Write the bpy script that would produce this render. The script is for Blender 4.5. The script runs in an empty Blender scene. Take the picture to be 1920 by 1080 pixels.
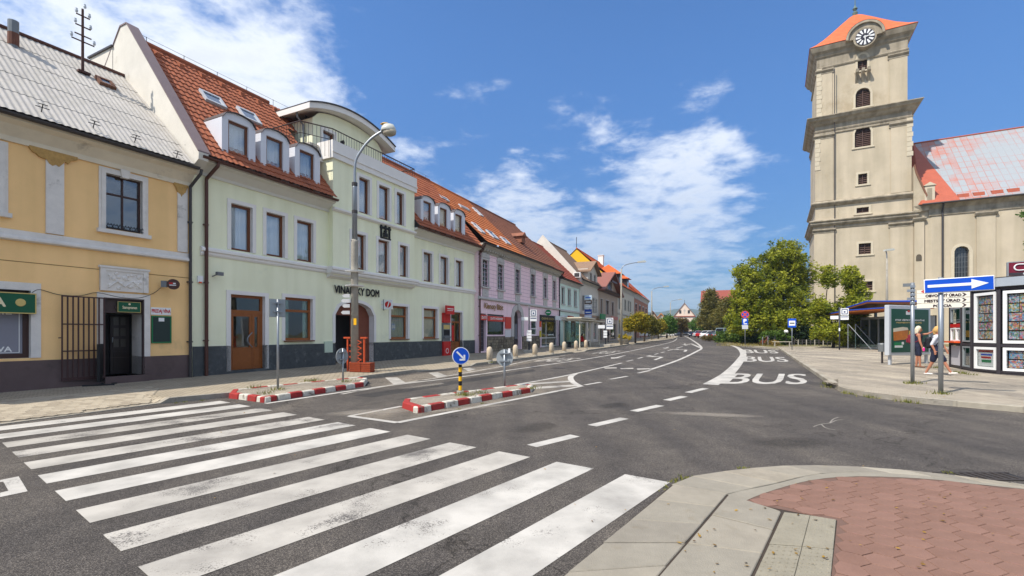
import bpy, bmesh, math, random
import numpy as np
from mathutils import Vector, Matrix
R = math.radians
rnd = random.Random(11)
SC = bpy.context.scene
COL = SC.collection
# ------------------------------------------------ camera, sky, sun, exposure
F, HX, HY, CH, SL = 890.0, 960.0, 626.0, 1.7, 0.008      # focal length in photo pixels, horizon, eye height, street grade
cam = bpy.data.objects.new('camera', bpy.data.cameras.new('camera')); COL.objects.link(cam)
cam.location = (0, 0, CH); cam.rotation_euler = (R(90), 0, 0)
cam.data.sensor_width = 36; cam.data.lens = F / 1920 * 36; cam.data.shift_y = (HY - 540) / 1920
cam.data.clip_start = .05; cam.data.clip_end = 6000
SC.camera = cam
SUN_DIR = Vector((-.83 * .6, -.55 * .6, .8)).normalized()
w = bpy.data.worlds.new('World'); SC.world = w; w.use_nodes = True
nt = w.node_tree; N = nt.nodes; Lk = nt.links; N.clear()
def nd(t, **k):
    n = N.new(t)
    for a, b in k.items(): setattr(n, a, b)
    return n
sky = nd('ShaderNodeTexSky', sky_type='NISHITA', sun_disc=False)
sky.sun_elevation = math.asin(SUN_DIR.z); sky.sun_rotation = math.atan2(SUN_DIR.x, SUN_DIR.y)
sky.altitude = 150; sky.air_density = 1.0; sky.dust_density = .6; sky.ozone_density = 2.2
tc = nd('ShaderNodeTexCoord')
sep = nd('ShaderNodeSeparateXYZ'); Lk.new(tc.outputs['Generated'], sep.inputs[0])
def mth(op, a, b=None, c=None, clamp=False):
    n = nd('ShaderNodeMath', operation=op); n.use_clamp = clamp
    for i, x in enumerate((a, b, c)):
        if x is None: continue
        if isinstance(x, (int, float)): n.inputs[i].default_value = x
        else: Lk.new(x, n.inputs[i])
    return n.outputs[0]
zc = mth('ADD', mth('MAXIMUM', sep.outputs[2], 0.0), .14)
comb = nd('ShaderNodeCombineXYZ')
Lk.new(mth('DIVIDE', sep.outputs[0], zc), comb.inputs[0]); Lk.new(mth('DIVIDE', sep.outputs[1], zc), comb.inputs[1])
def noise(sc, det, ro, off):
    mp = nd('ShaderNodeMapping'); mp.inputs['Location'].default_value = off; Lk.new(comb.outputs[0], mp.inputs[0])
    n = nd('ShaderNodeTexNoise'); n.inputs['Scale'].default_value = sc; n.inputs['Detail'].default_value = det
    n.inputs['Roughness'].default_value = ro; n.inputs['Distortion'].default_value = .25; Lk.new(mp.outputs[0], n.inputs['Vector'])
    return n.outputs[0]
big = noise(.9, 3, .5, (3.1, 1.7, 0)); fine = noise(3.6, 9, .62, (7.3, 2.2, 0)); puff = noise(9, 6, .6, (1, 5, 0))
def dirpx(px, py): return Vector(((px - HX) / F, 1, (HY - py) / F)).normalized()
cov = mth('ADD', mth('MULTIPLY', mth('SUBTRACT', big, .5), .9), .38)      # broken cloud, with cover added beyond the view to brighten shaded fronts
nrm = nd('ShaderNodeVectorMath', operation='NORMALIZE'); Lk.new(tc.outputs['Generated'], nrm.inputs[0])
# banks of cloud: direction, angular size (deg), weight
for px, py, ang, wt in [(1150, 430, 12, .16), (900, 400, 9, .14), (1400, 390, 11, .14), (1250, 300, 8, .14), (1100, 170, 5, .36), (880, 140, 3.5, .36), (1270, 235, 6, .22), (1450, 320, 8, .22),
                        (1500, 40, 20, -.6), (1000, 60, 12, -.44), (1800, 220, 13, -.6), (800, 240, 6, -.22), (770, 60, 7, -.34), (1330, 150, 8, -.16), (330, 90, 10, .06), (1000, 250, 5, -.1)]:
    d = nd('ShaderNodeVectorMath', operation='DOT_PRODUCT'); Lk.new(nrm.outputs[0], d.inputs[0]); d.inputs[1].default_value = dirpx(px, py)
    m = nd('ShaderNodeMapRange', interpolation_type='SMOOTHSTEP')
    m.inputs['From Min'].default_value = math.cos(R(ang * 1.7)); m.inputs['From Max'].default_value = math.cos(R(ang * .25))
    m.inputs['To Max'].default_value = wt; Lk.new(d.outputs['Value'], m.inputs[0])
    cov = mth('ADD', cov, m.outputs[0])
dens = mth('ADD', mth('ADD', mth('MULTIPLY', mth('SUBTRACT', fine, .5), 1.9), mth('MULTIPLY', mth('SUBTRACT', puff, .5), .75)), cov)
mr = nd('ShaderNodeMapRange', interpolation_type='SMOOTHSTEP'); mr.inputs['From Min'].default_value = -.02; mr.inputs['From Max'].default_value = .72
Lk.new(dens, mr.inputs[0])
low = nd('ShaderNodeMapRange', interpolation_type='SMOOTHSTEP'); low.inputs['From Min'].default_value = .0; low.inputs['From Max'].default_value = .46
low.inputs['To Min'].default_value = .3; Lk.new(sep.outputs[2], low.inputs[0])
fac = mth('MULTIPLY', mth('MULTIPLY', mr.outputs[0], .92), low.outputs[0])
shade = nd('ShaderNodeMapRange'); shade.inputs['From Min'].default_value = .25; shade.inputs['From Max'].default_value = .9
shade.inputs['To Min'].default_value = 1.0; shade.inputs['To Max'].default_value = .8; Lk.new(dens, shade.inputs[0])
ccol = nd('ShaderNodeMix', data_type='RGBA', blend_type='MULTIPLY'); ccol.inputs[0].default_value = 1
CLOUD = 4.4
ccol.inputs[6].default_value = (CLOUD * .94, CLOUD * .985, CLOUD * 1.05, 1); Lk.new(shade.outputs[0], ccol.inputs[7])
tint = nd('ShaderNodeMix', data_type='RGBA', blend_type='MULTIPLY'); tint.inputs[0].default_value = 1
tint.inputs[7].default_value = (.30, .49, .68, 1); Lk.new(sky.outputs[0], tint.inputs[6])
hz = nd('ShaderNodeMapRange', interpolation_type='SMOOTHSTEP'); hz.inputs['From Min'].default_value = -.05; hz.inputs['From Max'].default_value = .55; hz.inputs['To Min'].default_value = .42; Lk.new(sep.outputs[2], hz.inputs[0])
tin2 = nd('ShaderNodeMix', data_type='RGBA', blend_type='MULTIPLY'); tin2.inputs[0].default_value = 1; Lk.new(tint.outputs[2], tin2.inputs[6]); Lk.new(hz.outputs[0], tin2.inputs[7]); tint = tin2
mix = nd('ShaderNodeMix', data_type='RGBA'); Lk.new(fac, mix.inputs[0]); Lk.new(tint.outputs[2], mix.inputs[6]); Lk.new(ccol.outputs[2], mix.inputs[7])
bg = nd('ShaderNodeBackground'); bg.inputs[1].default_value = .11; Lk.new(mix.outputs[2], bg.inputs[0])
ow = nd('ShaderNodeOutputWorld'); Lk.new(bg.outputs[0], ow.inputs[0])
sun = bpy.data.objects.new('sun', bpy.data.lights.new('sun', 'SUN')); COL.objects.link(sun)
sun.data.energy = 2.2; sun.data.angle = R(.5); sun.data.color = (1, .94, .85)
sun.rotation_euler = (-SUN_DIR).to_track_quat('-Z', 'Y').to_euler(); sun.location = SUN_DIR * 60
SC.view_settings.view_transform = 'Standard'; SC.view_settings.look = 'None'; SC.view_settings.gamma = 1
SC.view_settings.use_curve_mapping = False; SC.view_settings.exposure = 1.4
SC.render.engine = 'CYCLES'; SC.cycles.max_bounces = 6; SC.cycles.transparent_max_bounces = 12; SC.cycles.use_denoising = True

# ------------------------------------------------ helpers
def lin(c):
    r = []
    for x in c[:3]:
        x /= 255.0
        r.append(x / 12.92 if x <= .04045 else ((x + .055) / 1.055) ** 2.4)
    return (*r, 1)
MATS = {}
def M(name, col, rough=.8, n=.12, sc=2.0, bump=.0, bsc=60., metal=0., spec=.35, streak=0., c2=None, c2amt=.0, ss=5.):
    """col: sRGB 0-255 base colour; n: blotch amount; bump: fine relief; streak: rain streaks; c2: second colour in patches"""
    if name in MATS: return MATS[name]
    m = bpy.data.materials.new(name); m.use_nodes = True; t = m.node_tree; b = t.nodes['Principled BSDF']
    b.inputs['Roughness'].default_value = rough; b.inputs['Metallic'].default_value = metal; b.inputs['Specular IOR Level'].default_value = spec
    base = lin(col); nn, l = t.nodes.new, t.links.new
    if n or c2 or streak:
        co = nn('ShaderNodeTexCoord'); src = None
        no = nn('ShaderNodeTexNoise'); no.inputs['Scale'].default_value = sc; no.inputs['Detail'].default_value = 8; no.inputs['Roughness'].default_value = .65
        l(co.outputs['Object'], no.inputs['Vector'])
        rp = nn('ShaderNodeValToRGB'); rp.color_ramp.elements[0].position = .3; rp.color_ramp.elements[1].position = .7
        rp.color_ramp.elements[0].color = tuple(max(0, x * (1 - n)) for x in base[:3]) + (1,)
        rp.color_ramp.elements[1].color = tuple(min(1, x * (1 + n * .6)) for x in base[:3]) + (1,)
        l(no.outputs[0], rp.inputs[0]); src = rp.outputs[0]
        if c2:
            n2 = nn('ShaderNodeTexNoise'); n2.inputs['Scale'].default_value = sc * .6; n2.inputs['Detail'].default_value = 9; n2.inputs['Roughness'].default_value = .7
            mp = nn('ShaderNodeMapping'); mp.inputs['Location'].default_value = (3.3, 8.1, 1.7); l(co.outputs['Object'], mp.inputs[0]); l(mp.outputs[0], n2.inputs['Vector'])
            r2 = nn('ShaderNodeValToRGB'); r2.color_ramp.elements[0].position = .62 - c2amt * .3; r2.color_ramp.elements[1].position = .72 - c2amt * .2
            l(n2.outputs[0], r2.inputs[0])
            mx = nn('ShaderNodeMix'); mx.data_type = 'RGBA'; l(r2.outputs[0], mx.inputs[0]); l(src, mx.inputs[6]); mx.inputs[7].default_value = lin(c2); src = mx.outputs[2]
        if streak:
            mp = nn('ShaderNodeMapping'); mp.inputs['Scale'].default_value = (ss, ss, ss * .07); l(co.outputs['Object'], mp.inputs[0])
            n3 = nn('ShaderNodeTexNoise'); n3.inputs['Scale'].default_value = 1.3; n3.inputs['Detail'].default_value = 6; l(mp.outputs[0], n3.inputs['Vector'])
            r3 = nn('ShaderNodeValToRGB'); r3.color_ramp.elements[0].position = .35; r3.color_ramp.elements[1].position = .62
            k = 1 - streak; r3.color_ramp.elements[0].color = (k, k, k * .97, 1); l(n3.outputs[0], r3.inputs[0])
            mx = nn('ShaderNodeMix'); mx.data_type = 'RGBA'; mx.blend_type = 'MULTIPLY'; mx.inputs[0].default_value = 1; l(src, mx.inputs[6]); l(r3.outputs[0], mx.inputs[7]); src = mx.outputs[2]
        l(src, b.inputs['Base Color'])
        if bump:
            n4 = nn('ShaderNodeTexNoise'); n4.inputs['Scale'].default_value = bsc; n4.inputs['Detail'].default_value = 4; l(co.outputs['Object'], n4.inputs['Vector'])
            bp = nn('ShaderNodeBump'); bp.inputs['Strength'].default_value = bump; bp.inputs['Distance'].default_value = .02; l(n4.outputs[0], bp.inputs['Height']); l(bp.outputs[0], b.inputs['Normal'])
    else: b.inputs['Base Color'].default_value = base
    MATS[name] = m; return m
def glass(name, tintc, refl=.08, trans=.9):
    if name in MATS: return MATS[name]
    m = bpy.data.materials.new(name); m.use_nodes = True; t = m.node_tree; t.nodes.clear(); nn, l = t.nodes.new, t.links.new
    tr = nn('ShaderNodeBsdfTransparent'); tr.inputs[0].default_value = (*[x * trans for x in lin(tintc)[:3]], 1)
    gl = nn('ShaderNodeBsdfGlossy'); gl.inputs['Roughness'].default_value = .015; gl.inputs[0].default_value = (.93, .95, .96, 1)
    ge = nn('ShaderNodeNewGeometry'); dt = nn('ShaderNodeVectorMath'); dt.operation = 'DOT_PRODUCT'; l(ge.outputs['Incoming'], dt.inputs[0]); l(ge.outputs['Normal'], dt.inputs[1])
    def mt(op, x, y=None):
        q = nn('ShaderNodeMath'); q.operation = op
        for i, z in enumerate((x, y)):
            if z is None: continue
            if isinstance(z, (int, float)): q.inputs[i].default_value = z
            else: l(z, q.inputs[i])
        return q.outputs[0]
    fr = mt('ADD', refl, mt('MULTIPLY', 1 - refl, mt('POWER', mt('SUBTRACT', 1.0, mt('ABSOLUTE', dt.outputs['Value'])), 5.0)))      # Schlick, the same for both faces
    co = nn('ShaderNodeTexCoord'); no = nn('ShaderNodeTexNoise'); no.inputs['Scale'].default_value = 1.2; l(co.outputs['Object'], no.inputs['Vector'])
    bp = nn('ShaderNodeBump'); bp.inputs['Strength'].default_value = .05; bp.inputs['Distance'].default_value = .05; l(no.outputs[0], bp.inputs['Height']); l(bp.outputs[0], gl.inputs['Normal'])
    mx = nn('ShaderNodeMixShader'); l(fr, mx.inputs[0]); l(tr.outputs[0], mx.inputs[1]); l(gl.outputs[0], mx.inputs[2])
    o = nn('ShaderNodeOutputMaterial'); l(mx.outputs[0], o.inputs[0]); MATS[name] = m; return m
def leafmat(name, c1, c2, trans=.35):
    if name in MATS: return MATS[name]
    m = bpy.data.materials.new(name); m.use_nodes = True; t = m.node_tree; t.nodes.clear(); nn, l = t.nodes.new, t.links.new
    at = nn('ShaderNodeAttribute'); at.attribute_name = 'tone'
    mx = nn('ShaderNodeMix'); mx.data_type = 'RGBA'; l(at.outputs['Fac'], mx.inputs[0]); mx.inputs[6].default_value = lin(c1); mx.inputs[7].default_value = lin(c2)
    d = nn('ShaderNodeBsdfPrincipled'); d.inputs['Roughness'].default_value = .55; d.inputs['Specular IOR Level'].default_value = .3; l(mx.outputs[2], d.inputs['Base Color'])
    tl = nn('ShaderNodeBsdfTranslucent'); l(mx.outputs[2], tl.inputs[0])
    ms = nn('ShaderNodeMixShader'); ms.inputs[0].default_value = trans; l(d.outputs[0], ms.inputs[1]); l(tl.outputs[0], ms.inputs[2])
    o = nn('ShaderNodeOutputMaterial'); l(ms.outputs[0], o.inputs[0]); MATS[name] = m; return m

class MB:
    """collects faces; build() links them as one mesh object"""
    def __init__(s): s.v = []; s.f = []; s.m = []
    def add(s, vs, fs, m=0):
        o = len(s.v); s.v += [tuple(p) for p in vs]; s.f += [tuple(i + o for i in f) for f in fs]; s.m += [m] * len(fs); return s
    def poly(s, pts, m=0): return s.add(pts, [tuple(range(len(pts)))], m)
    def box(s, x0, x1, y0, y1, z0, z1, m=0):
        return s.add([(x0, y0, z0), (x1, y0, z0), (x1, y1, z0), (x0, y1, z0), (x0, y0, z1), (x1, y0, z1), (x1, y1, z1), (x0, y1, z1)],
                     [(0, 3, 2, 1), (4, 5, 6, 7), (0, 1, 5, 4), (1, 2, 6, 5), (2, 3, 7, 6), (3, 0, 4, 7)], m)
    def prism(s, pts, a, b, axis='x', m=0):
        """2-D outline pts swept along axis from a to b; for x: (y,z), y: (x,z), z: (x,y)"""
        def P(p, t): return (t, p[0], p[1]) if axis == 'x' else (p[0], t, p[1]) if axis == 'y' else (p[0], p[1], t)
        n = len(pts); vs = [P(p, a) for p in pts] + [P(p, b) for p in pts]
        return s.add(vs, [tuple(range(n))[::-1], tuple(range(n, 2 * n))] + [(i, (i + 1) % n, n + (i + 1) % n, n + i) for i in range(n)], m)
    def tube(s, pts, r, n=8, m=0, caps=True):
        pts = [Vector(p) for p in pts]; rs = r if isinstance(r, (list, tuple)) else [r] * len(pts); vs = []; prev = None
        for i, p in enumerate(pts):
            d = (pts[min(i + 1, len(pts) - 1)] - pts[max(i - 1, 0)]).normalized()
            if prev is None:
                ref = Vector((0, 0, 1)) if abs(d.z) < .9 else Vector((1, 0, 0)); a = d.cross(ref).normalized()
            else: a = (prev - d * prev.dot(d)).normalized()
            prev = a; b = d.cross(a)
            vs += [p + (a * math.cos(k * 2 * math.pi / n) + b * math.sin(k * 2 * math.pi / n)) * rs[i] for k in range(n)]
        fs = [(i * n + k, i * n + (k + 1) % n, (i + 1) * n + (k + 1) % n, (i + 1) * n + k) for i in range(len(pts) - 1) for k in range(n)]
        if caps: fs += [tuple(range(n))[::-1], tuple(range((len(pts) - 1) * n, len(pts) * n))]
        return s.add(vs, fs, m)
    def lathe(s, prof, c=(0, 0, 0), n=12, m=0, axis='z'):
        vs = []
        for r, h in prof:
            for k in range(n):
                a = k * 2 * math.pi / n; x, y = r * math.cos(a), r * math.sin(a)
                vs.append((c[0] + x, c[1] + y, c[2] + h) if axis == 'z' else (c[0] + x, c[1] + h, c[2] + y))
        L = len(prof); fs = [(i * n + k, i * n + (k + 1) % n, (i + 1) * n + (k + 1) % n, (i + 1) * n + k) for i in range(L - 1) for k in range(n)]
        if prof[0][0] > 0: fs.append(tuple(range(n))[::-1])
        if prof[-1][0] > 0: fs.append(tuple(range((L - 1) * n, L * n)))
        return s.add(vs, fs, m)
    def disc(s, c, r, y0, y1, n=24, m=0):       # a round plate facing -y
        return s.prism([(c[0] + r * math.cos(k * 2 * math.pi / n), c[1] + r * math.sin(k * 2 * math.pi / n)) for k in range(n)], y0, y1, 'y', m)
    def build(s, name, mats, parent=None, smooth=False, bevel=0, kind=None, label=None):
        me = bpy.data.meshes.new(name); me.from_pydata(s.v, [], s.f)
        if not isinstance(mats, (list, tuple)): mats = [mats]
        for m in mats: me.materials.append(m)
        if len(mats) > 1: me.polygons.foreach_set('material_index', s.m)
        if smooth: me.polygons.foreach_set('use_smooth', [True] * len(me.polygons))
        me.update()
        bm = bmesh.new(); bm.from_mesh(me)
        if len(s.f) < 20000: bmesh.ops.recalc_face_normals(bm, faces=bm.faces)
        if bevel: bmesh.ops.bevel(bm, geom=bm.edges[:], offset=bevel, segments=1, affect='EDGES')
        bm.to_mesh(me); bm.free()
        return link(name, me, parent, kind, label)
def link(name, me, parent=None, kind=None, label=None, loc=None):
    o = bpy.data.objects.new(name, me); COL.objects.link(o)
    if parent: o.parent = parent
    if kind: o['kind'] = kind
    if label: o['label'] = label
    if loc: o.location = loc
    return o
def tag(o, label, cat, group=None):
    o['label'] = label; o['category'] = cat
    if group: o['group'] = group
    return o
def thing(name, label, cat, loc=(0, 0, 0), rz=0, group=None):
    o = bpy.data.objects.new(name, None); COL.objects.link(o); o.empty_display_size = .2
    o.location = loc; o.rotation_euler = (0, 0, rz); return tag(o, label, cat, group)
def copy_tree(o, parent=None):
    c = o.copy(); COL.objects.link(c); c.parent = parent
    for ch in list(o.children): copy_tree(ch, c)
    return c
def gz(y): return SL * y
def G(px, py, h=0.):
    """the point of the street surface (h above it) seen at a photo pixel"""
    t = (CH - h) / (SL - (HY - py) / F); return Vector(((px - HX) / F * t, t, SL * t + h))
def at(px, Y, h=0.): return Vector(((px - HX) / F * Y, Y, SL * Y + h))
def text_geo(s):
    cu = bpy.data.curves.new('txt', 'FONT'); cu.body = s; cu.resolution_u = 3; o = bpy.data.objects.new('txt', cu); COL.objects.link(o)
    dg = bpy.context.evaluated_depsgraph_get(); me = o.evaluated_get(dg).to_mesh()
    v = [(p.co.x, p.co.y) for p in me.vertices]; f = [tuple(p.vertices) for p in me.polygons]
    o.evaluated_get(dg).to_mesh_clear(); bpy.data.objects.remove(o); bpy.data.curves.remove(cu)
    xs = [p[0] for p in v]; ys = [p[1] for p in v]; x0, x1, y0, y1 = min(xs), max(xs), min(ys), max(ys)
    return [((x - x0) / (x1 - x0), (y - y0) / (y1 - y0)) for x, y in v], f
def text(mb, s, x0, x1, z0, z1, y, m=0, bold=0.):
    v, f = text_geo(s)
    offs = [(0, 0)] if not bold else [(-bold, 0), (bold, 0), (0, bold), (0, -bold)]
    for i, (dx, dz) in enumerate(offs): mb.add([(x0 + a * (x1 - x0) + dx, y - i * .0006, z0 + b * (z1 - z0) + dz) for a, b in v], f, m)
    return mb

class Bld:
    """a house: local x along the street front, y into the house, z up from its footing"""
    def __init__(s, name, label, p0=None, p1=None, A=None, vp=None, px1=None, h=.12, cat='house', E=None):
        s.A = G(*p0, h) if p0 else Vector(A)
        if E: d = Vector(E) - s.A.xy
        elif p1: b = G(*p1, h); d = Vector((b.x - s.A.x, b.y - s.A.y))
        else:
            d = Vector(((vp - HX) / F, 1)); d.normalize(); k = (px1 - HX) / F      # walk along d until the pixel column px1
            d *= (k * s.A.y - s.A.x) / (d.x - k * d.y)
        s.L = d.length; s.U = d / s.L; s.V = Vector((-s.U.y, s.U.x)); s.holes = []
        s.root = thing(name, label, cat, s.A, math.atan2(s.U.y, s.U.x))
    def end(s): return Vector((s.A.x + s.U.x * s.L, s.A.y + s.U.y * s.L, gz(s.A.y + s.U.y * s.L) + .12))
    def _d(s, px, py): return Vector(((px - HX) / F, 1, (HY - py) / F))
    def uv(s, px, py, y=0):
        d = s._d(px, py); t = (y + s.A.xy.dot(s.V)) / d.xy.dot(s.V); return (d.xy * t - s.A.xy).dot(s.U), CH + d.z * t - s.A.z
    def yz(s, px, py, u):
        d = s._d(px, py); t = (u + s.A.xy.dot(s.U)) / d.xy.dot(s.U); return (d.xy * t - s.A.xy).dot(s.V), CH + d.z * t - s.A.z
    def rect(s, x0, x1, yt, yb, y=0): a = s.uv(x0, yt, y); return a[0], s.uv(x1, yt, y)[0], s.uv(x0, yb, y)[1], a[1]
def arc(u0, u1, zs, rise, n=10):
    """points of a segmental arch from (u0,zs) to (u1,zs)"""
    return [(u0 + (u1 - u0) * i / n, zs + rise * math.sqrt(max(0, 1 - (2 * i / n - 1) ** 2))) for i in range(n + 1)]
def panel(mb, u0, u1, z0, z1, y, holes, m=0, mr=0, back=None):
    """a wall face at depth y with openings (u0,u1,z0,z1,depth,rise) and their reveals"""
    H = [h for h in holes if h[1] > u0 and h[0] < u1 and h[3] > z0 and h[2] < z1]
    us = sorted({u0, u1} | {min(max(x, u0), u1) for h in H for x in h[:2]}); zs = sorted({z0, z1} | {min(max(x, z0), z1) for h in H for x in h[2:4]})
    for a, b in zip(us, us[1:]):
        for c, d in zip(zs, zs[1:]):
            if b - a < 1e-6 or d - c < 1e-6: continue
            mu, mz = (a + b) / 2, (c + d) / 2
            if any(h[0] < mu < h[1] and h[2] < mz < h[3] for h in H): continue
            mb.poly([(a, y, c), (b, y, c), (b, y, d), (a, y, d)], m)
    for h in H:
        a, b, c, d, dep, rise = h; c = max(c, z0); dd = min(d, z1); yb = y + dep
        mb.poly([(a, y, c), (a, yb, c), (a, yb, dd), (a, y, dd)], mr); mb.poly([(b, y, c), (b, yb, c), (b, yb, dd), (b, y, dd)], mr)
        if h[2] >= z0: mb.poly([(a, y, c), (b, y, c), (b, yb, c), (a, yb, c)], mr)
        if d <= z1:
            if rise:
                P = arc(a, b, d - rise, rise)
                for p, q in zip(P, P[1:]):
                    mb.poly([(p[0], y, p[1]), (q[0], y, q[1]), (q[0], y, d), (p[0], y, d)], m); mb.poly([(p[0], y, p[1]), (q[0], y, q[1]), (q[0], yb, q[1]), (p[0], yb, p[1])], mr)
            else: mb.poly([(a, y, d), (b, y, d), (b, yb, d), (a, yb, d)], mr)
def window(B, r, frame, fw=.07, mull=(), trans=(), y=0, dep=.14, curtain=None, sur=None, sill=None, gl=None, name='window', hole=True, parts=True, rise=0, drape=0):
    """an opening with its frame, one pane per light, curtain, surround and sill"""
    u0, u1, z0, z1 = r; gl = gl or GLASS
    if hole: B.holes.append((u0, u1, z0, z1, dep + .1, rise))
    yf = y + dep; mb = MB(); mb.box(u0, u0 + fw, yf, yf + .07, z0, z1); mb.box(u1 - fw, u1, yf, yf + .07, z0, z1)
    mb.box(u0 + fw, u1 - fw, yf, yf + .07, z0, z0 + fw); mb.box(u0 + fw, u1 - fw, yf, yf + .07, z1 - fw - rise * .15, z1)
    W_, H_ = u1 - u0 - 2 * fw, z1 - z0 - 2 * fw; xs = [u0 + fw] + [u0 + fw + W_ * k for k in mull] + [u1 - fw]; zz = [z0 + fw] + [z0 + fw + H_ * k for k in trans] + [z1 - fw]
    for x in xs[1:-1]: mb.box(x - fw * .45, x + fw * .45, yf + .003, yf + .065, z0 + fw, z1 - fw)
    for z in zz[1:-1]: mb.box(u0 + fw, u1 - fw, yf - .004, yf + .06, z - fw * .5, z + fw * .5)
    o = mb.build(name, frame, B.root)
    for a, b in zip(xs, xs[1:]):
        for c, d in zip(zz, zz[1:]): MB().box(a, b, yf + .03, yf + .036, c, d).build('pane', gl, o)
    if curtain:
        cb = MB(); n = max(8, int((u1 - u0) * 16)); yc = yf + .1
        def strip(a, b, za, zb, amp=.02):
            k = max(6, int((b - a) * 22)); pts = [(a + (b - a) * i / k, yc + amp * math.sin(i * 1.9 + a)) for i in range(k + 1)]
            for p, q in zip(pts, pts[1:]): cb.poly([(p[0], p[1], za), (q[0], q[1], za), (q[0], q[1], zb), (p[0], p[1], zb)])
        if drape: strip(u0, u0 + W_ * .28, z0, z1, .03); strip(u1 - W_ * .3, u1, z0, z1, .03)
        else: strip(u0, u1, z0, z1)
        cb.build('curtain', curtain, o)
    if sur:
        mt, sw, pr = sur; s = MB(); s.box(u0 - sw, u0, y - pr, y + .02, z0, z1 - rise); s.box(u1, u1 + sw, y - pr, y + .02, z0, z1 - rise)
        if rise:
            P = arc(u0, u1, z1 - rise, rise); Q = arc(u0 - sw, u1 + sw, z1 - rise, rise + sw)
            for i in range(len(P) - 1):
                a, b, c, d = P[i], P[i + 1], Q[i + 1], Q[i]; s.prism([a, b, c, d], y - pr, y + .02, 'y')
        else: s.box(u0 - sw, u1 + sw, y - pr, y + .02, z1, z1 + sw)
        s.build('surround', mt, o)
    if sill: mt, so, st, sp = sill; MB().box(u0 - so, u1 + so, y - sp, y + dep, z0 - st, z0 - .002).build('sill', mt, o)
    return o
def tiles(mb, u0, u1, y0, z0, y1, z1, cw=.22, rl=.34, amp=.022, step=.028, jag=.006, m=0):
    """a tiled slope from the eave (y0,z0) to the ridge (y1,z1), rolls and courses as real relief"""
    S = math.hypot(y1 - y0, z1 - z0); cy, cz = (y1 - y0) / S, (z1 - z0) / S; ny, nz = -cz, cy
    nc = int((u1 - u0) / cw); nr = max(2, int(S / rl)); K = 5; cols = nc * K + 1; vs = []; fs = []; r_ = random.Random(5)
    for r in range(nr):
        for e in (0, 1):
            s_ = S * (r + e) / nr; base = step * (1 - e) + .004
            for c in range(cols):
                u = u0 + (u1 - u0) * c / (cols - 1); wv = amp * (.5 + .5 * math.cos(2 * math.pi * (c % K) / K)); h = base + wv + (r_.random() - .5) * jag
                vs.append((u, y0 + cy * s_ + ny * h, z0 + cz * s_ + nz * h))
    for k in range(2 * nr - 1):
        for c in range(cols - 1): a = k * cols + c; fs.append((a, a + 1, a + cols + 1, a + cols))
    return mb.add(vs, fs, m)
# ------------------------------------------------ shared materials
GLASS = glass('window_glass', (240, 244, 246), .13, .97)
GLASSC = glass('shop_glass', (240, 242, 242), .06, .97)
WHITE = M('white_paint', (232, 228, 220), .6, .05); BLACKM = M('black_metal', (28, 28, 30), .45, 0); STEEL = M('galvanised_steel', (150, 155, 160), .4, .1, 3, metal=.6)
ZINC = M('grey_zinc', (120, 124, 126), .5, .15, 3, metal=.3); BROWNM = M('brown_metal', (84, 50, 40), .45, .1); DGREY = M('dark_grey_metal', (66, 62, 62), .5, .12)
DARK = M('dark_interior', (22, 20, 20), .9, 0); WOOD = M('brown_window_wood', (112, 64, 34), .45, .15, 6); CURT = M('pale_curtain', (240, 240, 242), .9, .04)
CURTG = M('pale_green_curtain', (170, 195, 180), .9, .05); CONC = M('concrete', (168, 162, 150), .9, .15, 3, .25, 90, c2=(130, 124, 112), c2amt=.1)
SRED = M('sign_red', (196, 32, 30), .45, .04); SBLUE = M('sign_blue', (10, 78, 190), .4, .03); SWHITE = M('sign_white', (232, 232, 230), .45, .03)
SGREEN = M('sign_green', (14, 86, 56), .5, .05); YEL = M('reflective_yellow', (240, 180, 20), .5, .04); BLK = M('matt_black', (22, 22, 22), .6, 0); GOLD = M('sign_gold', (205, 180, 110), .5, .05)
ORANGE = M('orange_paint', (226, 84, 30), .5, .08); SKIN = M('skin', (172, 116, 90), .6, .04)

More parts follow.
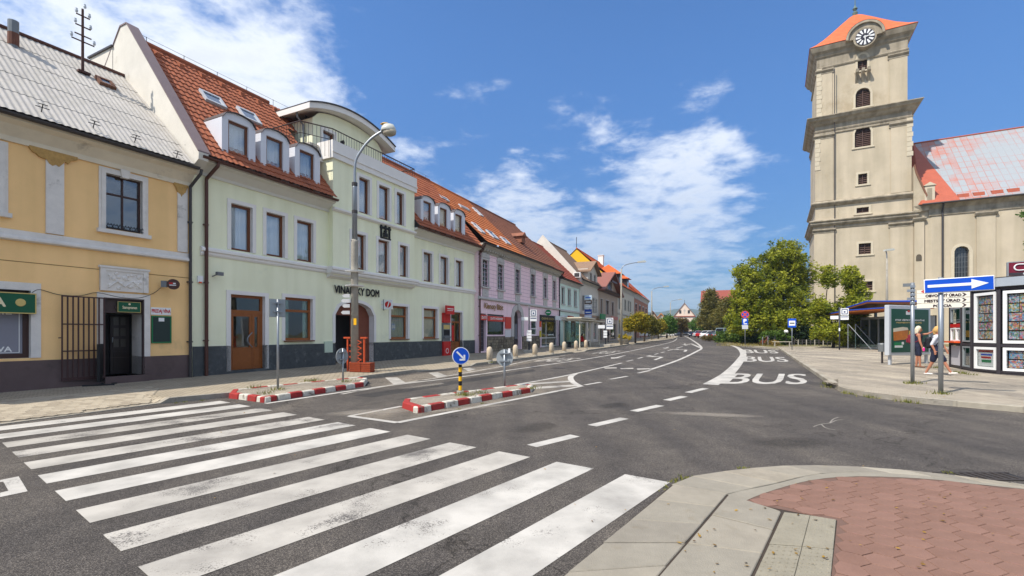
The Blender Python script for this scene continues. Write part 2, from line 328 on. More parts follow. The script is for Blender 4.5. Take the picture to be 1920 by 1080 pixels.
def asphalt(name, col, light):
    m = bpy.data.materials.new(name); m.use_nodes = True; t = m.node_tree; b = t.nodes['Principled BSDF']; nn, l = t.nodes.new, t.links.new
    b.inputs['Roughness'].default_value = .85; b.inputs['Specular IOR Level'].default_value = .25
    co = nn('ShaderNodeTexCoord'); P = co.outputs['Object']
    def no(sc, det, ro=.6, vec=P):
        n = nn('ShaderNodeTexNoise'); n.inputs['Scale'].default_value = sc; n.inputs['Detail'].default_value = det; n.inputs['Roughness'].default_value = ro; l(vec, n.inputs['Vector']); return n.outputs[0]
    def mul(a, fac, lo, hi, p0=.35, p1=.65):
        r = nn('ShaderNodeValToRGB'); r.color_ramp.elements[0].position = p0; r.color_ramp.elements[1].position = p1
        r.color_ramp.elements[0].color = (*lo, 1); r.color_ramp.elements[1].color = (*hi, 1); l(fac, r.inputs[0])
        x = nn('ShaderNodeMix'); x.data_type = 'RGBA'; x.blend_type = 'MULTIPLY'; x.inputs[0].default_value = 1; l(a, x.inputs[6]); l(r.outputs[0], x.inputs[7]); return x.outputs[2]
    vo = nn('ShaderNodeTexVoronoi'); vo.inputs['Scale'].default_value = 170; l(P, vo.inputs['Vector'])
    rp = nn('ShaderNodeValToRGB'); e = rp.color_ramp.elements; e[0].color = lin(tuple(c * .74 for c in col)); e[1].color = lin(light); e[0].position = .1; e[1].position = .95
    e2 = e.new(.6); e2.color = lin(col); sp = nn('ShaderNodeSeparateColor'); l(vo.outputs['Color'], sp.inputs[0]); l(sp.outputs[0], rp.inputs[0])
    c = mul(rp.outputs[0], no(.35, 5), (.78, .78, .79), (1.2, 1.18, 1.14))
    c = mul(c, no(2.2, 6, .7), (.86, .86, .86), (1.12, 1.12, 1.12))
    mp = nn('ShaderNodeMapping'); mp.inputs['Rotation'].default_value = (0, 0, R(28)); mp.inputs['Scale'].default_value = (1.1, .05, 1); l(P, mp.inputs[0])
    c = mul(c, no(1.2, 3, .5, mp.outputs[0]), (.82, .82, .83), (1.12, 1.11, 1.08), .4, .62)          # wheel tracks along the street
    vc = nn('ShaderNodeTexVoronoi'); vc.feature = 'DISTANCE_TO_EDGE'; vc.inputs['Scale'].default_value = .16
    wp = nn('ShaderNodeVectorMath'); wp.operation = 'MULTIPLY_ADD'; wn = nn('ShaderNodeTexNoise'); wn.inputs['Scale'].default_value = 1.3; wn.inputs['Detail'].default_value = 6; l(P, wn.inputs['Vector'])
    l(wn.outputs['Color'], wp.inputs[0]); wp.inputs[1].default_value = (2.2, 2.2, 0); l(P, wp.inputs[2]); l(wp.outputs[0], vc.inputs['Vector'])
    c = mul(c, vc.outputs['Distance'], (.45, .44, .42), (1, 1, 1), .001, .0045)                       # hairline cracks
    l(c, b.inputs['Base Color'])
    bp = nn('ShaderNodeBump'); bp.inputs['Strength'].default_value = .55; bp.inputs['Distance'].default_value = .008; l(vo.outputs['Distance'], bp.inputs['Height']); l(bp.outputs[0], b.inputs['Normal'])
    MATS[name] = m; return m
ASPH = asphalt('asphalt', (80, 75, 71), (124, 117, 109))
ASPW = asphalt('worn_pale_asphalt', (158, 148, 132), (190, 180, 164))
def paver_mat(name, ca, cb, mort, scale, rot=0., bw=.5, rh=.25, ms=.03):
    m = bpy.data.materials.new(name); m.use_nodes = True; t = m.node_tree; b = t.nodes['Principled BSDF']; nn, l = t.nodes.new, t.links.new; b.inputs['Roughness'].default_value = .9; b.inputs['Specular IOR Level'].default_value = .2
    co = nn('ShaderNodeTexCoord'); mp = nn('ShaderNodeMapping'); mp.inputs['Rotation'].default_value = (0, 0, rot); l(co.outputs['Object'], mp.inputs[0])
    br = nn('ShaderNodeTexBrick'); br.inputs['Scale'].default_value = scale; br.inputs['Color1'].default_value = lin(ca); br.inputs['Color2'].default_value = lin(cb); br.inputs['Mortar'].default_value = lin(mort)
    br.inputs['Mortar Size'].default_value = ms; br.inputs['Brick Width'].default_value = bw; br.inputs['Row Height'].default_value = rh; l(mp.outputs[0], br.inputs['Vector'])
    no = nn('ShaderNodeTexNoise'); no.inputs['Scale'].default_value = .8; no.inputs['Detail'].default_value = 9; no.inputs['Roughness'].default_value = .7; l(co.outputs['Object'], no.inputs['Vector'])
    rp = nn('ShaderNodeValToRGB'); rp.color_ramp.elements[0].position = .3; rp.color_ramp.elements[1].position = .7; rp.color_ramp.elements[0].color = (.78, .78, .77, 1); rp.color_ramp.elements[1].color = (1.12, 1.11, 1.1, 1); l(no.outputs[0], rp.inputs[0])
    x = nn('ShaderNodeMix'); x.data_type = 'RGBA'; x.blend_type = 'MULTIPLY'; x.inputs[0].default_value = 1; l(br.outputs[0], x.inputs[6]); l(rp.outputs[0], x.inputs[7]); l(x.outputs[2], b.inputs['Base Color'])
    bp = nn('ShaderNodeBump'); bp.inputs['Strength'].default_value = .5; bp.inputs['Distance'].default_value = .01; bp.invert = True; l(br.outputs['Fac'], bp.inputs['Height']); l(bp.outputs[0], b.inputs['Normal']); MATS[name] = m; return m
PAVL = paver_mat('tan_block_paving', (172, 160, 140), (158, 147, 128), (124, 114, 98), 2.2, R(-62))
PAVR = paver_mat('grey_block_paving', (176, 165, 148), (164, 154, 138), (132, 122, 106), 3.0, R(20))
def paint(name, col, wear):
    """road paint with the asphalt showing through worn pits"""
    m = bpy.data.materials.new(name); m.use_nodes = True; t = m.node_tree; b = t.nodes['Principled BSDF']; nn, l = t.nodes.new, t.links.new; b.inputs['Roughness'].default_value = .8; b.inputs['Specular IOR Level'].default_value = .25
    co = nn('ShaderNodeTexCoord'); P = co.outputs['Object']
    def no(sc, det, ro):
        n = nn('ShaderNodeTexNoise'); n.inputs['Scale'].default_value = sc; n.inputs['Detail'].default_value = det; n.inputs['Roughness'].default_value = ro; l(P, n.inputs['Vector']); return n.outputs[0]
    g = no(1.6, 8, .6); rp = nn('ShaderNodeValToRGB'); rp.color_ramp.elements[0].position = .3; rp.color_ramp.elements[1].position = .62
    rp.color_ramp.elements[0].color = lin(tuple(c * .8 for c in col)); rp.color_ramp.elements[1].color = lin(col); l(g, rp.inputs[0])
    mth_ = nn('ShaderNodeMath'); mth_.operation = 'MULTIPLY_ADD'; l(no(70, 3, .6), mth_.inputs[0]); mth_.inputs[1].default_value = .55; l(no(1.1, 5, .65), mth_.inputs[2])
    r2 = nn('ShaderNodeValToRGB'); r2.color_ramp.elements[0].position = .50 + wear; r2.color_ramp.elements[1].position = .60 + wear; r2.color_ramp.elements[0].color = (1, 1, 1, 1); r2.color_ramp.elements[1].color = (0, 0, 0, 1)
    inv = nn('ShaderNodeMath'); inv.operation = 'SUBTRACT'; inv.inputs[0].default_value = 1.35; l(mth_.outputs[0], inv.inputs[1]); l(inv.outputs[0], r2.inputs[0])
    x = nn('ShaderNodeMix'); x.data_type = 'RGBA'; l(r2.outputs[0], x.inputs[0]); x.inputs[6].default_value = lin((96, 92, 88)); l(rp.outputs[0], x.inputs[7]); l(x.outputs[2], b.inputs['Base Color'])
    bp = nn('ShaderNodeBump'); bp.inputs['Strength'].default_value = .35; bp.inputs['Distance'].default_value = .006; l(no(95, 2, .5), bp.inputs['Height']); l(bp.outputs[0], b.inputs['Normal']); MATS[name] = m; return m
PNT = paint('road_paint', (190, 185, 176), .19); PNTW = paint('worn_road_paint', (180, 174, 164), .145); PNTF = paint('faded_road_paint', (170, 164, 154), .12)

# ------------------------------------------------ ground and road
def sheet(name, pts, mat, kind='structure', parent=None):
    mb = MB(); mb.poly(pts); return mb.build(name, mat, parent, kind=kind)
GRASSD = M('dry_grass_soil', (120, 112, 76), .95, .3, 1.5, .5, 40, c2=(92, 100, 58), c2amt=.3)
ground = sheet('ground', [(x, y, gz(y) - .03) for x, y in ((-900, -60), (900, -60), (900, 1500), (-900, 1500))], GRASSD)
road = sheet('road', [(x, y, gz(y)) for x, y in ((-45, -25), (60, -25), (60, 30), (150, 120), (150, 330), (20, 330), (-10, 60), (-45, 30))], ASPH)
MARK = 0.004
def mark(pts, mat=None, name='road_marking', h=MARK, world=False):
    mb = MB(); mb.poly([p if world else tuple(G(p[0], p[1], h)) for p in pts]); return mb.build(name, mat or PNT, road)
def line(pts, w_, mat=None, h=MARK, name='road_line'):
    """a painted line of width w_ (m) along photo points lying on the street"""
    P = [G(x, y, h) for x, y in pts]; P = smooth(P); mb = MB(); ws = w_ if isinstance(w_, (list, tuple)) else [w_, w_]
    vs = []
    for i, p in enumerate(P):
        d = (P[min(i + 1, len(P) - 1)] - P[max(0, i - 1)]); d.z = 0; d.normalize(); n = Vector((-d.y, d.x, 0)); k = ws[0] + (ws[1] - ws[0]) * i / max(1, len(P) - 1)
        for s in (-1, 1): q = p + n * s * k / 2; vs.append((q.x, q.y, gz(q.y) + h))
    mb.add(vs, [(2 * i, 2 * i + 1, 2 * i + 3, 2 * i + 2) for i in range(len(P) - 1)]); return mb.build(name, mat or PNT, road)
def smooth(P, k=6):
    if len(P) < 3: return P
    out = []
    for i in range(len(P) - 1):
        a, b, c, d = P[max(i - 1, 0)], P[i], P[i + 1], P[min(i + 2, len(P) - 1)]
        for j in range(k):
            t = j / k; out.append(.5 * ((2 * b) + (c - a) * t + (2 * a - 5 * b + 4 * c - d) * t * t + (3 * b - a - 3 * c + d) * t ** 3))
    return out + [P[-1]]
# zebra crossing: twelve bars
L3, L10 = G(3.75, 830, MARK), G(258.8, 1062.5, MARK); R3, R12 = G(487.5, 765, MARK), G(1172, 889, MARK); Rb = G(1255, 905, MARK); dR = (R12 - R3) / 9
fr = (Rb - R12).length / dR.length
for k in range(-2, 10):
    l0 = L3 + (L10 - L3) * (k / 7); r0 = R3 + dR * k; dL = (L10 - L3) / 7
    if k < 0: l0 = l0 + (l0 - r0) * .35
    mb = MB(); q = [l0, r0, r0 + dR * fr, l0 + dL * fr * .98]; n_ = 8
    for i in range(n_):
        a, b = i / n_, (i + 1) / n_; mb.poly([q[0].lerp(q[1], a), q[0].lerp(q[1], b), q[3].lerp(q[2], b), q[3].lerp(q[2], a)])
    mb.build('crosswalk_bar', PNTF if k in (0,) else PNTW if k in (1, 2, 5, 6, 7) else PNT, road)
mark([(0, 900), (35, 893), (52, 921), (0, 932), (0, 924), (16, 920), (6, 903), (0, 904)], PNT)
# edge lines and bays on the left
line([(498, 756.5), (720, 724), (857, 707.5), (1000, 687.5), (1094, 674), (1160, 662.5), (1219, 650.5), (1260, 641), (1269, 635), (1268, 631.5)], .14)
line([(640, 739), (736, 721.5), (824, 707.5), (940, 687), (1000, 674.5), (1060, 666)], .13, PNTW, h=.006)
for q in ([(722, 708), (745, 707.5), (761, 717.5), (738, 721)], [(803, 699), (821, 698), (840, 705), (820, 708)], [(868, 690.5), (881, 689.5), (893, 692), (878, 696)]): mark(q, PNTW, 'parking_bar')
# traffic island surround and gore
line([(655, 780), (745, 792.2)], .13); line([(745, 792.2), (1000, 742), (1088, 724.5)], .14, h=.005); line([(655, 780), (753, 761.5)], .12, h=.006)
line([(966, 721), (1000, 715.5), (1079, 700.5), (1166, 680.5)], .13); line([(1079, 700.5), (1070, 707), (1074, 716), (1089, 724.5)], .2, h=.006)
for q in ([(991, 718.5), (1066, 713.8), (1068, 716.3), (985, 721.8)], [(997, 726), (1078, 721), (1082, 724), (1000, 729.5)]): mark(q, PNTW, 'gore_bar', .005)
for a, b in (((1175, 677.5), (1187, 674.7)), ((1196, 672.2), (1205, 669.8)), ((1213, 667.8), (1221, 666)), ((1227, 664.5), (1234, 662.8)), ((1239, 661.5), (1246, 659.8)), ((1252, 657.5), (1262, 655)), ((1268, 653), (1280, 649.5)), ((1284, 648), (1296, 644.5))): line([a, b], .13)
for q in ([(1133, 689.3), (1156, 688.7), (1157, 690.6), (1134, 691.2)], [(1163, 690.3), (1187, 689.5), (1188, 691.4), (1164, 692.2)], [(1194, 691), (1218, 690.3), (1219, 692.3), (1195, 693)]): mark(q, PNTW, 'yield_bar')
line([(1219, 693), (1272, 675), (1304, 660), (1315, 653), (1310, 646), (1300, 639), (1291, 633.5), (1283, 630)], [.16, .3]); line([(1296, 644.5), (1313, 652)], .25, h=.006)
for a, b in (((997, 836), (1078, 816.5)), ((1110, 798), (1171, 784)), ((1188, 771), (1238, 760)), ((1250, 750.5), (1283, 743)), ((1290, 736), (1323, 728))): line([a, b], .2, PNT, name='lane_dash')
for a, b in (((1097, 721.5), (1127, 716.5)), ((1144, 711), (1177, 705.2)), ((1196, 699.5), (1219, 694.5))): line([a, b], .13, name='lane_dash')
# bus lane
line([(1332, 721), (1367, 699), (1388, 675), (1393, 662), (1380, 650.5), (1352, 643), (1330, 637.5), (1308, 632)], [.46, .3]); line([(1391, 650), (1430, 653), (1461, 656.5)], .15, h=.006)
def ground_text(s, q, mat, name='lettering'):
    """painted letters filling a quad of street (bottom-left, bottom-right, top-right, top-left photo points)"""
    P = [G(x, y, .005) for x, y in q]; v, f = text_geo(s); mb = MB(); vs = []
    for a, b in v:
        p = P[0].lerp(P[1], a).lerp(P[3].lerp(P[2], a), b); vs.append((p.x, p.y, gz(p.y) + .005))
    k = (P[1] - P[0]) * (.012 if len(s) > 1 else 0)
    for i, o in enumerate((-1, 1, 0)): mb.add([(x + k.x * o, y + k.y * o, z + .0006 * i) for x, y, z in vs], f)
    return mb.build(name, mat, road)
for s_, q in (('BUS', [(1352, 719.5), (1512, 720.5), (1511, 701), (1376, 700)]), ('BUS', [(1394, 678), (1480, 678.5), (1470, 669.5), (1397, 668.5)]), ('BUS', [(1395, 662), (1461, 662.5), (1453, 656.5), (1394, 655.5)]),
              ('BUS', [(1000, 677.5), (1052, 678), (1092, 671.5), (1040, 671)]), ('BUS', [(1108, 662.8), (1140, 663), (1165, 658), (1135, 658)])): ground_text(s_, q, PNT if q[0][0] > 1300 else PNTW)
def arrow(px, py, sc, left, rot):
    """a painted lane arrow at a street point, rot = driving direction"""
    c = G(px, py); u = Vector((math.sin(rot), math.cos(rot))); v = Vector((u.y, -u.x)); mb = MB()
    def add(pts): mb.poly([(c.x + (v.x * a + u.x * b) * sc, c.y + (v.y * a + u.y * b) * sc, gz(c.y + (v.y * a + u.y * b) * sc) + .005) for a, b in pts])
    add([(-.08, -2), (.08, -2), (.08, .6), (-.08, .6)])
    if left: add([(.08, .6), (.08, .85), (-.5, 1.5), (-.5, 1.2), (-.08, .6)]); add([(-.5, .8), (-.5, 1.9), (-1.0, 1.35)])
    else: add([(-.35, .6), (.35, .6), (0, 2)])
    mb.build('lane_arrow', PNT, road)
arrow(1160, 669.5, 1.0, False, R(-155)); arrow(1238, 671, 1.1, True, R(25)); arrow(1250, 652, 1.0, False, R(-157)); arrow(1286, 657, 1.3, True, R(22)); arrow(1284, 645.5, 1.2, False, R(-160))
# small iron covers
IRON = M('cast_iron', (62, 56, 52), .7, .2, 8, .4, 30)
for px, py, r_ in ((1047, 690, .32), (790, 713, .14)):
    c = G(px, py, .004); mb = MB(); mb.lathe([(0, .002), (r_, .002), (r_, -.01)], c, 20); mb.build('manhole_cover', IRON, road)

# worn paler strips, repairs and dusty stains
ASPS = asphalt('dusty_asphalt', (112, 104, 94), (150, 141, 128)); ASPD = asphalt('fresh_asphalt_patch', (58, 56, 55), (96, 92, 88))
def stain(name, col, amount, scale):
    m = bpy.data.materials.new(name); m.use_nodes = True; t = m.node_tree; b = t.nodes['Principled BSDF']; nn, l = t.nodes.new, t.links.new; b.inputs['Base Color'].default_value = lin(col); b.inputs['Roughness'].default_value = .95
    co = nn('ShaderNodeTexCoord'); no = nn('ShaderNodeTexNoise'); no.inputs['Scale'].default_value = scale; no.inputs['Detail'].default_value = 10; no.inputs['Roughness'].default_value = .75; l(co.outputs['Object'], no.inputs['Vector'])
    gr = nn('ShaderNodeTexGradient'); gr.gradient_type = 'SPHERICAL'; l(co.outputs['Object'], gr.inputs[0]); mu = nn('ShaderNodeMath'); mu.operation = 'MULTIPLY_ADD'; l(no.outputs[0], mu.inputs[0]); mu.inputs[1].default_value = .8; l(gr.outputs[0], mu.inputs[2])
    rp = nn('ShaderNodeValToRGB'); rp.color_ramp.elements[0].position = .55; rp.color_ramp.elements[1].position = 1.0; rp.color_ramp.elements[1].color = (amount,) * 3 + (1,); l(mu.outputs[0], rp.inputs[0]); l(rp.outputs[0], b.inputs['Alpha']); return m
def decal(name, px, py, rx, ry, rz, mat, h):
    c = G(px, py, h); mb = MB(); mb.poly([(math.cos(k * math.pi / 8), math.sin(k * math.pi / 8), 0) for k in range(16)]); o = mb.build(name, mat, road); o.location = c; o.scale = (rx, ry, 1); o.rotation_euler = (math.atan(SL), 0, rz)
DUST = stain('pale_dust', (168, 158, 144), .38, 5); OIL = stain('oil_stain', (38, 36, 34), .28, 4)
mark([(690, 712.5), (775, 702), (884, 690), (1000, 675.5), (1060, 667), (1000, 680), (940, 689.5), (824, 709.5), (736, 723.5), (700, 729.5), (694, 721)], ASPS, 'parking_strip', .002)
mark([(657, 780), (745, 791.5), (1000, 741.5), (1086, 724.5), (1070, 708), (1077, 701.5), (966, 722), (757, 761)], ASPS, 'island_verge', .002)
mark([(660, 742), (690, 737.5), (1000, 692), (1005, 696), (700, 745)], ASPD, 'asphalt_repair', .0012)
for a in ((1330, 777, 1.3, .3, R(-14), DUST, .0028), (700, 772, 1.2, .5, R(20), DUST, .0065), (880, 765, 1.6, .2, R(33), DUST, .0068), (820, 720, 2.2, .25, R(58), DUST, .003), (1010, 800, .9, .4, R(50), OIL, .0025), (1150, 760, .7, .35, R(50), OIL, .003), (1480, 830, .9, .5, R(10), OIL, .0033)): decal('road_stain', *a)
for pts in ([(1525, 800), (1540, 795), (1556, 793), (1568, 788), (1580, 787)], [(1540, 795), (1548, 802), (1566, 806)], [(1556, 793), (1562, 786), (1572, 782)], [(640, 764), (700, 757), (770, 744)]): line(pts, .018, M('pale_crack', (150, 144, 134), .9, .1) if pts[0][0] > 1500 else M('dark_crack', (50, 48, 46), .9, .1), .0035, 'road_crack')

# ------------------------------------------------ left pavement: kerb stations (photo x,y, height of the kerb there)
KL = [(-420, 860, .015), (-200, 826, .015), (0, 797, .015), (150, 777, .015), (300, 757.5, .02), (318, 755.5, .12), (430, 745, .12), (560, 729, .12), (690, 710, .12), (775, 699, .12), (785, 698, .03), (884, 687, .03), (893, 685.5, .12), (1000, 672.5, .12),
      (1072, 663, .12), (1078, 662.2, .03), (1096, 659.8, .03), (1101, 659, .12), (1179, 647.5, .12), (1186, 646.6, .05), (1193, 645.5, .12), (1262, 636.5, .12), (1272, 632.3, .12), (1271, 630.5, .12)]
KP = [G(a, b) for a, b, c in KL]; KH = [k[2] for k in KL]
FRONT = [(-13.9, 10.2), (-12.95, 12.01), (-10.82, 16.05), (-2.38, 32.61), (5.0, 48.3), (14.5, 70), (33, 120), (60, 200)]       # line of house fronts
def back_of(p):
    """nearest point on the line of fronts"""
    best = None
    for a, b in zip(FRONT, FRONT[1:]):
        a, b = Vector(a), Vector(b); t = max(-3 if a.x < -13.5 else 0, min(1, (p.xy - a).dot(b - a) / (b - a).length_squared)); q = a + (b - a) * t
        if best is None or (q - p.xy).length < (best - p.xy).length: best = q
    return best
def pave_h(p, kp, kh, bp):
    L_ = max(.01, (bp - kp.xy).length); t = (p - kp.xy).dot(bp - kp.xy) / (L_ * L_); ramp = min(1, max(0, t * L_ / 1.3)); return kh + (.12 - kh) * ramp
mb = MB(); rows = []
for p, h in zip(KP, KH):
    b = back_of(p); d = (b - p.xy); L_ = d.length; d /= max(L_, .001); r_ = []
    for s_, hh in ((0, -.05), (0, h), (.14, h), (min(1.3, L_ * .6), .12), (L_, .12), (L_ + 1.2, .121)): q = p.xy + d * s_; r_.append((q.x, q.y, gz(q.y) + hh))
    rows.append(r_)
for a, b in zip(rows, rows[1:]):
    for i in range(5): mb.poly([a[i], b[i], b[i + 1], a[i + 1]], 1 if i < 2 else 0)
KERB = M('kerb_granite', (150, 143, 130), .85, .2, 6, .3, 70, c2=(112, 104, 92), c2amt=.1)
pave_l = mb.build('pavement', [PAVL, KERB], kind='structure')
# individual hexagonal blocks where they are large in view
HEXM = [M('tan_block_a', (172, 160, 139), .9, .1, 9, .3, 80), M('tan_block_b', (163, 151, 131), .9, .1, 9, .3, 80), M('tan_block_c', (153, 141, 122), .9, .12, 9, .3, 80)]
def hexmesh(name, r_, hgt, mat, gap=.006, stretch=1.0):
    mb = MB(); a = [(r_ - gap) * .97, r_ - gap]
    P = lambda k, s: (s * math.sin(k * math.pi / 3), s * math.cos(k * math.pi / 3) * stretch)
    top = [(*P(k, a[0]), hgt) for k in range(6)]; mid = [(*P(k, a[1]), hgt - .004) for k in range(6)]; bot = [(*P(k, a[1]), -.02) for k in range(6)]
    mb.add(top + mid + bot, [tuple(range(6))] + [(k, (k + 1) % 6, 6 + (k + 1) % 6, 6 + k) for k in range(6)] + [(6 + k, 6 + (k + 1) % 6, 12 + (k + 1) % 6, 12 + k) for k in range(6)])
    o = mb.build(name, mat); me = o.data; bpy.data.objects.remove(o); return me
HB = .115
hm = [hexmesh('paving_block', HB, .014, m_, .004) for m_ in HEXM]
ang = math.atan2(4.0, 2.1); cu, su = math.cos(ang), math.sin(ang); cand = []
def pave_at(p):
    k = min(range(len(KP) - 1), key=lambda q: ((KP[q].xy + KP[q + 1].xy) / 2 - p).length); a_, b_ = KP[k].xy, KP[k + 1].xy; t = max(0, min(1, (p - a_).dot(b_ - a_) / (b_ - a_).length_squared)); kp = Vector((*(a_ + (b_ - a_) * t), 0)); kh = KH[k] + (KH[k + 1] - KH[k]) * t; bp = back_of(kp); n_ = bp - kp.xy
    return (p - kp.xy).dot(n_.normalized()), n_.length, pave_h(p, kp, kh, bp)
for i in range(-30, 70):
    for j in range(-2, 36):
        lx = (i + .5 * (j % 2)) * HB * math.sqrt(3); ly = j * HB * 1.5; x = -12.0 + lx * cu + ly * su; y = 8.5 + lx * su - ly * cu
        if y < 4: continue
        px = HX + F * x / y
        if px < -30 or px > 292: continue
        s_, L_, h = pave_at(Vector((x, y)))
        if s_ < .17 or s_ > L_ - .2: continue
        cand.append((s_, y, x, h))
cand.sort()
for s_, y, x, h in cand[:300]:
    e = .04; hx = pave_at(Vector((x + e, y)))[2]; hy = pave_at(Vector((x, y + e)))[2]; nv = Vector((-(hx - h) / e, -(hy - h) / e - SL, 1)).normalized(); o = link('paving_block', hm[rnd.choice((0, 0, 1, 1, 2))], pave_l, loc=(x, y, gz(y) + h - .004 + rnd.uniform(0, .0015))); o.rotation_euler = (Vector((0, 0, 1)).rotation_difference(nv) @ Matrix.Rotation(ang, 3, 'Z').to_quaternion()).to_euler()

# ------------------------------------------------ right pavement, bus bay kerb and park
def slab(name, pts, h, mats, kind='structure'):
    top = [(p.x, p.y, gz(p.y) + h) for p in pts]; bot = [(p.x, p.y, gz(p.y) - .05) for p in pts]; n = len(pts); mb = MB(); mb.poly(top, 0)
    for i in range(n): j = (i + 1) % n; mb.poly([bot[i], bot[j], top[j], top[i]], 1)
    return mb.build(name, mats, kind=kind)
KR = [(2300, 822), (1920, 774), (1741, 758), (1664, 749), (1605, 740.5), (1572, 732), (1545, 714), (1500, 682.5), (1464, 657)]
PR = smooth([G(*p, .0) for p in KR], 4)
pave_r = slab('pavement', PR + [Vector((25.5, 46, 0)), Vector((90, 40, 0)), Vector((90, 9, 0))], .12, [ASPW, KERB])
sheet('block_paving_strip', [(p.x, p.y, gz(p.y) + .124) for p in PR[:len(PR) - 8]] + [(p.x + 1.3 if p.y > 13 else p.x + .6, p.y + 1.9, gz(p.y + 1.9) + .124) for p in reversed(PR[:len(PR) - 8])], PAVR, kind=None, parent=pave_r)
KST = [M('kerb_stone_a', (160, 152, 136), .88, .15, 7, .35, 70), M('kerb_stone_b', (148, 139, 123), .88, .18, 7, .35, 70)]
def kerb_stones(P, parent, length, wd, h, inset=1, mats=KST, gap=.012, name='kerb_stone'):
    """separate stones along a polyline of street points, set into the paved side"""
    acc = [0]
    for a, b in zip(P, P[1:]): acc.append(acc[-1] + (b.xy - a.xy).length)
    def pt(s):
        s = max(0, min(acc[-1], s)); i = max(k for k in range(len(acc)) if acc[k] <= s); i = min(i, len(P) - 2); t = (s - acc[i]) / max(1e-6, acc[i + 1] - acc[i]); return P[i].xy.lerp(P[i + 1].xy, t)
    n = max(1, int(acc[-1] / length))
    for k in range(n):
        a, b = pt(acc[-1] * k / n + gap / 2), pt(acc[-1] * (k + 1) / n - gap / 2); d = (b - a).normalized(); nv = Vector((d.y, -d.x)) * inset; q = [a - nv * .012, b - nv * .012, b + nv * wd, a + nv * wd]
        jz = rnd.uniform(-.006, .008); mb = MB(); mb.add([(p.x, p.y, gz(p.y) - .04) for p in q] + [(p.x, p.y, gz(p.y) + h + jz) for p in q], [(0, 1, 2, 3), (4, 5, 6, 7), (0, 1, 5, 4), (1, 2, 6, 5), (2, 3, 7, 6), (3, 0, 4, 7)])
        mb.build(name, mats[k % len(mats)] if len(mats) > 2 else rnd.choice(mats), parent, bevel=.012)
kerb_stones(PR[4:], pave_r, 1.0, .16, .128, 1)
PK = [G(*p) for p in [(1300, 631.2), (1330, 636.5), (1352, 642), (1392, 649), (1430, 652), (1463, 656)]]
park = slab('park_ground', PK + [Vector((25.5, 46, 0)), Vector((120, 44, 0)), Vector((170, 150, 0)), Vector((60, 160, 0))], .12, [GRASSD, KERB])
kerb_stones(PK, park, 1.6, .3, .135, 1)

# ------------------------------------------------ near corner: kerb arc, slabs, tactile slabs, red hexagon paving
CHh = .05
SLABM = [M('pale_slab_c', (138, 131, 118), .9, .14, 5, .45, 110, c2=(126, 116, 98), c2amt=.1), M('pale_slab_a', (150, 142, 127), .9, .14, 5, .45, 110, c2=(140, 130, 112), c2amt=.05), M('pale_slab_b', (144, 137, 123), .9, .14, 5, .45, 110, c2=(134, 124, 106), c2amt=.1)]
O_ = [(960, 1160), (1020, 1108), (1140, 1008), (1258, 908), (1290, 894), (1335, 886), (1385, 880), (1450, 873.5), (1540, 871.5), (1660, 877), (1790, 890), (1920, 908), (2150, 945), (2500, 1010)]
corner = slab('pavement', [G(*p, CHh) - Vector((0, 0, CHh)) for p in O_] + [Vector((9, 1.0, 0)), Vector((.6, 1.0, 0))], CHh - .012, [M('corner_bedding', (66, 57, 49), .95, .2, 8, .4, 60), KERB])
def stone(q, parent, mat, name, h=CHh, inset=.009, bev=.006, world=False):
    P = [Vector(p) if world else G(*p, h) for p in q]; c = sum((p.xy for p in P), Vector((0, 0))) / len(P); jz = rnd.uniform(-.003, .003); n = len(P)
    Q = [p.xy + (c - p.xy).normalized() * inset for p in P]; mb = MB()
    mb.add([(p.x, p.y, gz(p.y) + h - .06) for p in Q] + [(p.x, p.y, gz(p.y) + h + jz) for p in Q], [tuple(range(n))[::-1], tuple(range(n, 2 * n))] + [(i, (i + 1) % n, n + (i + 1) % n, n + i) for i in range(n)])
    return mb.build(name, mat, parent, bevel=bev)
def lp(a, b, t): a, b = G(*a, CHh), G(*b, CHh); return tuple(a.lerp(b, t))
def row(la, lb, n0, ts, mats, name):
    for t0, t1 in zip(ts, ts[1:]): stone([lp(*la, t0), lp(*la, t1), lp(*lb, t1), lp(*lb, t0)], corner, rnd.choice(mats), name, world=True)
T_ = [0, .2, .42, .62, .82, 1.02, 1.22]
row(((1262, 908), (985, 1135)), ((1364, 926), (1212, 1105)), 0, T_, SLABM, 'concrete_slab'); row(((1366, 926.5), (1213, 1105)), ((1466, 959.5), (1398, 1105)), 0, [0, .3, .62, .94, 1.2], SLABM, 'concrete_slab')
# kerb arc stones
OUT = smooth([G(*p, CHh) for p in O_[3:]], 5); INN = smooth([G(*p, CHh) for p in [(1364, 926), (1395, 918), (1432, 911), (1475, 901), (1511, 892), (1560, 885.5), (1660, 885.5), (1790, 897), (1920, 914), (2150, 950), (2500, 1016)]], 5)
def along(P, s):
    acc = [0]
    for a, b in zip(P, P[1:]): acc.append(acc[-1] + (b.xy - a.xy).length)
    s *= acc[-1]; i = min(max(k for k in range(len(acc)) if acc[k] <= s), len(P) - 2); return P[i].lerp(P[i + 1], (s - acc[i]) / (acc[i + 1] - acc[i]))
for k in range(13):
    a, b = k / 13, (k + 1) / 13; stone([along(OUT, a), along(OUT, b), along(INN, b), along(INN, a)], corner, rnd.choice(SLABM + KST), 'kerb_stone', world=True, inset=.008)
